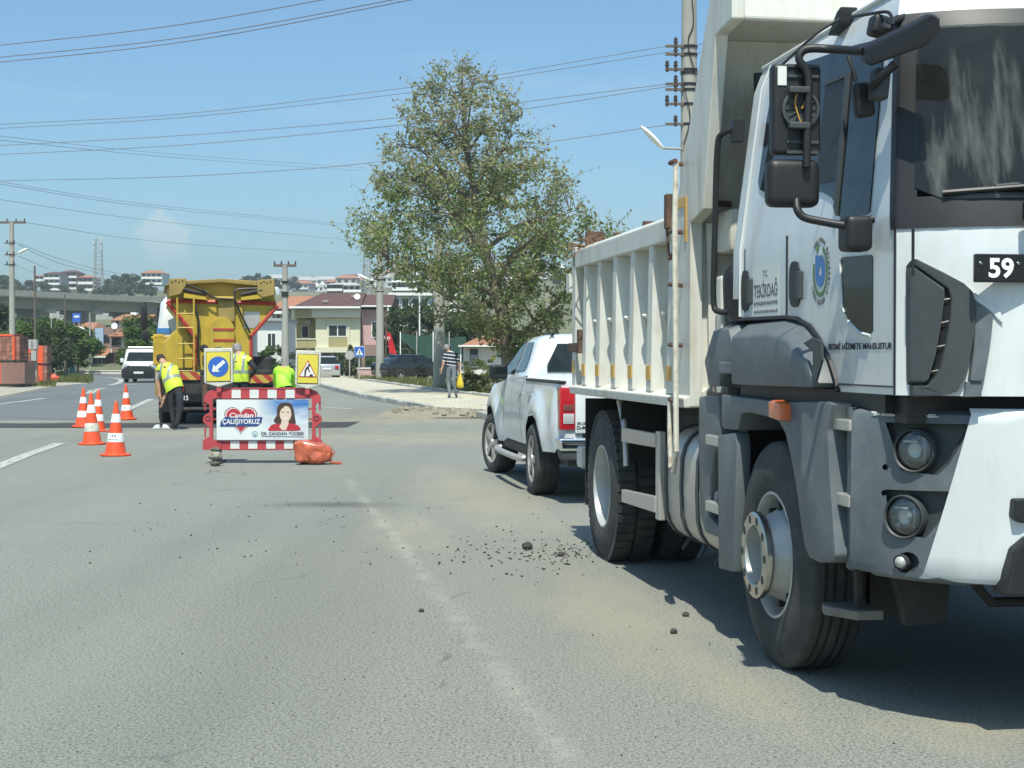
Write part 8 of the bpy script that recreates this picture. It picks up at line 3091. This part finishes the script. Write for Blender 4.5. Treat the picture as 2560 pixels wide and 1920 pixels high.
pallet('big brown brick pallet standing lowest at the left edge', 30, 966, 1.30, 1.1, 1.16, R(-8), wrap=[(0.0, 0.06, 0, 1, m_film), (0.08, 1.0, 0.0, 1.0, m_film2)])
pallet('upper left brick pallet with an orange wrapped edge', 10, 905, 0.95, 1.1, 1.3, R(-4), zlift=1.17, Y=71.5, wrap=[(0.0, 0.9, 0.93, 1.0, m_film), (0.95, 1.02, 0.0, 0.9, m_film)])
pallet('upper brick pallet with bright orange film over one corner', 36, 905, 0.50, 1.1, 1.22, R(-4), zlift=1.17, Y=71.6, wrap=[(0.0, 0.5, 0.6, 1.0, m_film)])
pallet('brick stack with slatted layers behind the wrapped pallets', 61, 950, 0.80, 1.0, 1.05, R(0), Y=79)
pallet('orange topped brick stack behind the grey switch box', 58, 900, 0.75, 1.0, 0.75, R(0), zlift=1.05, Y=79.3, wrap=[(0, 1, 0.7, 1.0, m_film)])
pallet('narrow orange wrapped lower stack right of the switch box', 106, 952, 0.50, 0.8, 0.95, R(0), Y=82, wrap=[(0.0, 0.5, 0, 1, m_film)])
pallet('narrow orange wrapped upper stack right of the switch box', 106, 902, 0.50, 0.8, 1.05, R(0), zlift=0.96, Y=82.2, wrap=[(0.0, 0.55, 0, 1, m_film)])
pallet('small loose heap of bricks in front of the stacks', 85, 952, 0.42, 0.35, 0.45, R(10), Y=77)
p = gr(133, 955)
o = tag(obj('plastic_heap', rockmesh(0.3, 4.0, m_film, (1, 0.8, 0.85))), 'crumpled heap of orange plastic film on the verge', 'plastic film')
o.location = (p.x, p.y, 0.18)
sb2 = front_thing('switch_box', 'grey switch box on a post among the brick stacks', 'cabinet', 77, 80)
fbox(sb2, 'cabinet', 77, 68, 92, 849, 873, 0, 0.3, m_alum, bevel=0.01)
fbox(sb2, 'door_gap', 77, 79, 81, 853, 870, -0.01, 0.0, m_black)
fbox(sb2, 'meter_box', 77, 77, 90, 876, 902, 0.02, 0.25, m_gwall, bevel=0.01)
fbox(sb2, 'post', 77, 83, 88, 872, 962, 0.28, 0.36, m_conc)

# ---------------------------------------------------------------- the air between here and the hills
hz = MB().box(-2700, 2700, -350, 2100, -1.0, 88).build('haze', None)
hz.data.materials.clear()
hm = bpy.data.materials.new('haze_air')
hm.use_nodes = True
hm.node_tree.nodes.clear()
ho = hm.node_tree.nodes.new('ShaderNodeOutputMaterial')
hv = hm.node_tree.nodes.new('ShaderNodeVolumePrincipled')
hv.inputs['Color'].default_value = (0.80, 0.88, 0.92, 1)
hv.inputs['Density'].default_value = 0.00045
hv.inputs['Anisotropy'].default_value = 0.2
hm.node_tree.links.new(hv.outputs[0], ho.inputs['Volume'])
hz.data.materials.append(hm)
tag(hz, 'thin pale summer haze over the whole place', kind='stuff')
# ================================================================ the plane tree, shrubs, grass, wires
YTREE = 56.0
TX = at(1276, 890, YTREE).x
pt = thing('plane_tree', 'large plane tree with sparse spring leaves behind the pickup', 'tree', (TX, YTREE, 0.1))
pt.scale = (1.244, 1.244, 1.244)
ENV = [(1.1, 0.5, 0.2), (1.7, 1.3, 0.1), (2.4, 2.3, -0.2), (3.2, 3.4, -0.55), (4.2, 3.95, -0.75), (5.0, 3.85, -0.8), (6.0, 3.2, -1.05), (7.0, 2.45, -1.25), (8.0, 2.0, -1.35), (8.8, 1.5, -1.4), (9.4, 0.9, -1.4), (9.75, 0.25, -1.35)]
rg = random.Random(77)
env_r = lambda z: lerp([(e[0], e[1]) for e in ENV], z)
env_x = lambda z: lerp([(e[0], e[2]) for e in ENV], z)
tips = []
while len(tips) < 640:
    z = rg.uniform(1.1, 9.7)
    r = env_r(z)
    if rg.random() > (r / 4.2) ** 1.1 + 0.08:
        continue
    a = rg.uniform(0, 6.283)
    q = (rg.random() ** 0.42) * r * (1 + 0.12 * math.sin(a * 5 + z * 1.7)) * (1 + 0.1 * math.sin(z * 3.1))
    if z < 3.0 and rg.random() < 0.45 and q > 1.8:
        continue
    tips.append(Vector((env_x(z) + q * math.cos(a), q * math.sin(a) * 0.85, z)))
trunk_pts = [Vector(p) for p in ((0.02, 0, -0.2), (0.0, 0, 0.6), (-0.12, 0.0, 1.6), (-0.35, 0.05, 2.8), (-0.75, 0.1, 4.2), (-1.05, 0.1, 5.8), (-1.3, 0.05, 7.4), (-1.4, 0.0, 8.7), (-1.4, 0, 9.5))]
trad = [0.30, 0.26, 0.22, 0.19, 0.15, 0.11, 0.075, 0.04, 0.015]
tb = MB()
tb.tube(smooth_pts(trunk_pts, 4), [lerp([(i * 4, r) for i, r in enumerate(trad)], k) for k in range(33)], 10)
nodes = [(p, lerp([(i * 4, r) for i, r in enumerate(trad)], k)) for k, p in enumerate(smooth_pts(trunk_pts, 4)) if p.z > 1.2]
limbs = MB()
for k in range(22):                               # main limbs reach up and out
    z0 = 1.4 + k * 0.34
    st = min(nodes[:29], key=lambda n_: abs(n_[0].z - z0))
    a = k * 2.4 + rg.uniform(-.3, .3)
    zt = min(9.3, z0 + rg.uniform(0.9, 2.4))
    rr_ = env_r(zt) * rg.uniform(0.62, 0.92)
    en = Vector((env_x(zt) + rr_ * math.cos(a), rr_ * math.sin(a) * 0.85, zt))
    m1 = st[0].lerp(en, 0.4) + Vector((0, 0, 0.15 + rg.uniform(-.15, .15)))
    m2 = st[0].lerp(en, 0.72) + Vector((rg.uniform(-.2, .2), rg.uniform(-.2, .2), 0.05))
    P = smooth_pts([st[0], m1, m2, en], 4)
    r0 = min(0.10, st[1] * 0.6)
    rs = [r0 * (1 - 0.86 * i / (len(P) - 1)) for i in range(len(P))]
    limbs.tube(P, rs, 6)
    nodes += [(p, r) for p, r in zip(P[3:], rs[3:])]
twigs = MB()
leaf_pts, pale_pts = [], []
base_nodes = list(nodes)
for tip in tips:
    st = min(base_nodes, key=lambda n_: (n_[0] - tip).length + (0.5 if n_[0].z > tip.z else 0))
    d = tip - st[0]
    mid = st[0] + d * 0.5 + Vector((rg.uniform(-.15, .15), rg.uniform(-.15, .15), rg.uniform(0, .2)))
    twigs.tube([st[0], mid, tip], [min(0.026, st[1] * 0.7), 0.014, 0.006], 4, cap=False)
    nl = 54 if tip.z < 5.0 else (40 if tip.z < 6.8 else 26)
    for k in range(nl):
        t = rg.random() ** 0.6
        p = mid.lerp(tip, t) + Vector((rg.gauss(0, 0.13), rg.gauss(0, 0.13), rg.gauss(-0.02, 0.12)))
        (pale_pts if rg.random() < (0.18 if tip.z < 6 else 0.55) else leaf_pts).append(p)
    for k in range(2):                            # short spurs that break the outline
        e_ = tip + Vector((rg.gauss(0, .3), rg.gauss(0, .3), rg.uniform(0.05, .5)))
        twigs.tube([tip, tip.lerp(e_, .5) + Vector((0, 0, .05)), e_], [0.006, 0.005, 0.003], 3, cap=False)
        for j in range(7):
            pale_pts.append(tip.lerp(e_, rg.random() * 1.1) + Vector((rg.gauss(0, .05), rg.gauss(0, .05), rg.gauss(0, .06))))
tr_ = obj('trunk', tb.mesh('trunk', m_bark, smooth=60), pt)
tag(obj('limbs', limbs.mesh('limbs', m_bark, smooth=60, weld=False), pt), kind='stuff')
tag(obj('twigs', twigs.mesh('twigs', m_bark, weld=False, recalc=False), pt), kind='stuff')
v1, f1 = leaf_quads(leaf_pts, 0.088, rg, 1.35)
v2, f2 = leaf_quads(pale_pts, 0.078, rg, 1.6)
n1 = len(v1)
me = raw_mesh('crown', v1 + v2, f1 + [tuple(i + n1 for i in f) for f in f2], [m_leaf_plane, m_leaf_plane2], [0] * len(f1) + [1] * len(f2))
tag(obj('crown', me, pt), kind='stuff')


def shrub(label, x, y, w, h, n, mat=m_leaf_weed, size=0.09, z=0.1, name='shrub', group=None, seed=1):
    t = thing(name, label, 'shrub', (x, y, z), 0, group)
    me = crown_mesh('foliage', w, h, n, size, mat, seed, 0.05, 14)
    obj('foliage', me, t)
    b = MB()
    r2 = random.Random(seed)
    for k in range(5):
        a = r2.uniform(0, 6.28)
        b.tube([(0, 0, 0), (math.cos(a) * w * .15, math.sin(a) * w * .15, h * .4), (math.cos(a) * w * .3, math.sin(a) * w * .3, h * .8)], [0.015, 0.01, 0.004], 4)
    tag(b.build('stems', m_bark, t), kind='stuff')
    return t


SH = [(1168, 945, 1.6, 1.0, 'weedy shrub just right of the yellow bag'), (1195, 955, 2.0, 1.2, 'broad weedy shrub below the cottage window'), (1225, 950, 1.8, 1.2, 'weedy shrub left of the pickup mirror'), (1250, 970, 1.8, 1.0, 'low weedy shrub at the pickup mirror'), (1180, 975, 1.3, 0.7, 'low dry weed at the pavement edge near the pickup'), (1290, 960, 2.0, 1.3, 'weedy shrub at the foot of the plane tree'), (1215, 985, 1.2, 0.6, 'smallest dry weed beside the pavement'), (1340, 965, 2.2, 1.4, 'tall weed behind the pickup roof')]
for i, (u, v, w, h, lab) in enumerate(SH):
    p = gr(u, v, 0.1)
    shrub(lab, p.x, p.y, w, h, 900, seed=30 + i, size=0.085, group='weedy shrubs behind the pavement')
for i, (u, v, Y, w, h, m, lab) in enumerate([(850, 0, 112, 2.2, 1.6, m_leaf_dark, 'dark hedge bush left of the round sign'), (872, 0, 110, 1.9, 1.5, m_leaf_dark, 'dark hedge bush behind the round sign'), (832, 0, 114, 1.8, 1.5, m_leaf_dark, 'dark hedge bush right of the silver car'), (925, 0, 104, 2.0, 1.3, m_leaf_mid, 'bright green bush above the pink wall'), (880, 0, 108, 1.6, 2.3, m_leaf_weed, 'pale oleander by the cream house corner'), (1030, 0, 101, 3.0, 1.0, m_leaf_dark, 'low dark bush behind the black sedan'), (140, 0, 108, 2.4, 1.2, m_leaf_dark, 'dark bush beside the grass island'), (120, 0, 112, 2.0, 1.6, m_leaf_dark, 'dark bush behind the orange stacks'), (985, 0, 96, 2.2, 1.2, m_leaf_mid, 'green bush under the red flag'), (700, 0, 92, 2.4, 2.4, m_leaf_dark, 'dark shrub mass right of the hopper truck'), (672, 0, 96, 2.2, 2.0, m_leaf_mid, 'green shrub behind the hopper truck burner'), (1110, 0, 92, 2.6, 1.6, m_leaf_dark, 'dark bush behind the thick concrete pole')]):
    p = at(u, 890, Y)
    shrub(lab, p.x, Y, w, h, 1300, m, 0.13, 0.0, seed=60 + i, name='bush')


def blades(name, label, pts, hmin, hmax, seed):
    r2 = random.Random(seed)
    vs, fs = [], []
    for p in pts:
        a = r2.uniform(0, 6.28)
        h = r2.uniform(hmin, hmax)
        w = h * 0.10
        dx, dy = math.cos(a) * w, math.sin(a) * w
        lx, ly = r2.gauss(0, h * .3), r2.gauss(0, h * .3)
        i = len(vs)
        vs += [(p[0] - dx, p[1] - dy, p[2]), (p[0] + dx, p[1] + dy, p[2]), (p[0] + lx, p[1] + ly, p[2] + h)]
        fs.append((i, i + 1, i + 2))
    tag(obj(name, raw_mesh(name, vs, fs, m_grass)), label, kind='stuff')


r2 = random.Random(9)
pts = []
for k in range(5000):                              # verge round the sedan and behind the pavement
    y = r2.uniform(50, 96)
    x = lerp([(36, 4.5), (47, 0.2), (59.8, -3.0), (84.7, -8.1), (92, -9.6), (104, -11.6)], y) + 0.3 + abs(r2.gauss(0, 2.4))
    pts.append((x, y, 0.09))
for k in range(1800):
    y = r2.uniform(30, 50)
    x = lerp([(20, 7.0), (36, 4.5), (47, 0.2), (59.8, -3.0)], y) + 0.2 + abs(r2.gauss(0, 2.0))
    pts.append((x, y, 0.09))
blades('verge_grass', 'dry grass along the verge behind the pavement', pts, 0.08, 0.32, 1)
pts = []
for k in range(6000):                              # green island by the left bend
    q = gr(r2.uniform(118, 232), r2.uniform(940, 956))
    pts.append((q.x, q.y, -0.02))
for k in range(2500):
    q = gr(r2.uniform(-20, 140), r2.uniform(948, 966))
    pts.append((q.x, q.y, -0.02))
blades('island_grass', 'green grass on the left island by the bend', pts, 0.08, 0.3, 2)
# scattered twigs and dry weeds hanging over the tipper's tail
b = MB()
for k in range(60):
    y = 4.66 - abs(r2.gauss(0, 0.4))
    p0 = Vector((r2.uniform(-0.02, 0.5), y, 2.26))
    p1 = p0 + Vector((r2.gauss(-0.03, 0.06), r2.gauss(0, 0.10), r2.uniform(0.01, 0.09)))
    p2 = p1 + Vector((r2.gauss(-0.03, 0.07), r2.gauss(0, 0.10), r2.uniform(-0.14, 0.05)))
    b.tube([p0, p1, p2], [0.008, 0.006, 0.003], 4)
b.xf(Matrix.Translation(TF.o) @ Matrix.Rotation(TF.ang, 4, 'Z'))
tag(b.build('brush_load', M('dry_twig', (0.17, 0.10, 0.055), 0.9, var=0.3), weld=False), 'dry brushwood poking over the tail of the tipper body', kind='stuff')
b = MB()
for (x, y, w, z1) in ((0.06, 4.60, 0.14, 2.42), (0.5, 4.55, 0.2, 2.50), (0.25, 4.45, 0.12, 2.40)):
    s = MB().box(x, x + w, y, y + 0.05, 2.2, z1)
    s.xf(Matrix.Translation(TF.o) @ Matrix.Rotation(TF.ang, 4, 'Z'))
    o = s.build('scrap_plank', m_rust, None, bevel=0.006)
    tag(o, {0.14: 'rust brown plank sticking up nearest the tail corner of the tipper', 0.2: 'widest rust brown plank on the tipper load', 0.12: 'smallest rust brown plank lying in the tipper load'}[w], 'plank')

# ---------------------------------------------------------------- overhead wires
m_wire = M('wire', (0.16, 0.14, 0.13), 0.6)


WL = {'top': ['uppermost wire across the top left corner of the sky', 'upper wire of the close pair below the topmost wire at top left', 'lower wire of the close pair below the topmost wire at top left'],
      'near': ['uppermost wire running left from the insulator pole', 'second wire from the top running left from the insulator pole', 'upper wire of the middle pair left of the insulator pole', 'lower wire of the middle pair left of the insulator pole', 'lowest wire running left from the insulator pole', 'short upper wire between insulator pole and tipper body', 'short lower wire between insulator pole and tipper body'],
      'far': ['highest faint line sloping down towards the pylon', 'second highest faint line sloping down towards the pylon', 'upper of the close middle pair of lines to the pylon', 'lower of the close middle pair of lines to the pylon', 'lowest line from the left edge down to the pylon'],
      'left': ['long wire from the left crossarm past the hopper truck', 'upper wire from the left pole towards the lattice mast', 'second wire from the left pole towards the lattice mast', 'short wire from the lamp level of the left pole', 'lowest short wire from the left pole to the wooden pole']}
WG = {'near': 'wires from the insulator pole', 'top': 'wires across the top left', 'far': 'far power lines', 'left': 'wires from the left pole'}


def wire(pts, r, group):
    P = [at(u, v, Y) for u, v, Y in pts]
    b = MB().tube(smooth_pts(P, 8), r, 4, cap=False)
    return tag(b.build('overhead_wire', m_wire), WL[group].pop(0), 'wire', WG[group])


for pts in ([(-300, 142, 34), (0, 113, 31), (405, 68, 28), (804, 0, 25), (1000, -42, 24)], [(-300, 168, 34), (0, 143, 31), (463, 93, 28), (978, 0, 24), (1150, -42, 23)], [(-300, 178, 34), (0, 155, 31), (463, 104, 28), (1024, 0, 24), (1200, -44, 23)]):
    wire(pts, 0.008, 'top')
for pts in ([(-400, 338, 46), (0, 311, 43), (463, 284, 41), (1018, 219, 39), (1244, 187, 38), (1620, 123, 36.4), (1697, 112, 36)],
            [(-400, 344, 46), (0, 321, 43), (463, 293, 41), (1030, 231, 39), (1283, 192, 38), (1620, 138, 36.4), (1697, 126, 36)],
            [(-400, 385, 46), (0, 364, 43), (463, 338, 41), (949, 299, 39), (1316, 254, 38), (1620, 216, 36.4), (1697, 208, 36)],
            [(-400, 402, 46), (0, 386, 43), (463, 362, 41), (978, 315, 39), (1321, 271, 38), (1620, 224, 36.4), (1697, 214, 36)],
            [(-400, 462, 46), (0, 452, 43), (400, 443, 41), (741, 424, 39.5), (932, 406, 39), (1374, 354, 37.4), (1620, 319, 36.4), (1697, 310, 36)]):
    wire(pts, 0.0075, 'near')
for pts in ([(1725, 112, 36), (1775, 108, 36.2), (1900, 98, 36.5)], [(1725, 135, 36), (1775, 130, 36.2), (1900, 120, 36.5)]):
    wire(pts, 0.0075, 'near')
for pts in ([(-300, 300, 90), (0, 340, 130), (463, 388, 210), (917, 420, 300)], [(-300, 312, 90), (0, 350, 130), (463, 396, 210), (917, 428, 300)],
            [(-300, 395, 90), (0, 454, 130), (405, 515, 200), (917, 565, 300)], [(-300, 402, 90), (0, 460, 130), (405, 521, 200), (917, 570, 300)],
            [(-300, 440, 90), (0, 499, 130), (440, 558, 205), (917, 604, 300)]):
    wire(pts, 0.02, 'far')
for pts in ([(62, 556, 96), (463, 610, 160), (903, 638, 290)], [(46, 608, 96), (140, 645, 110), (240, 672, 140), (330, 690, 190)], [(46, 612, 96), (140, 655, 110), (236, 680, 140), (330, 700, 190)], [(46, 640, 96), (80, 655, 100), (120, 672, 110)], [(40, 664, 96), (88, 682, 90)]):
    wire(pts, 0.015, 'left')
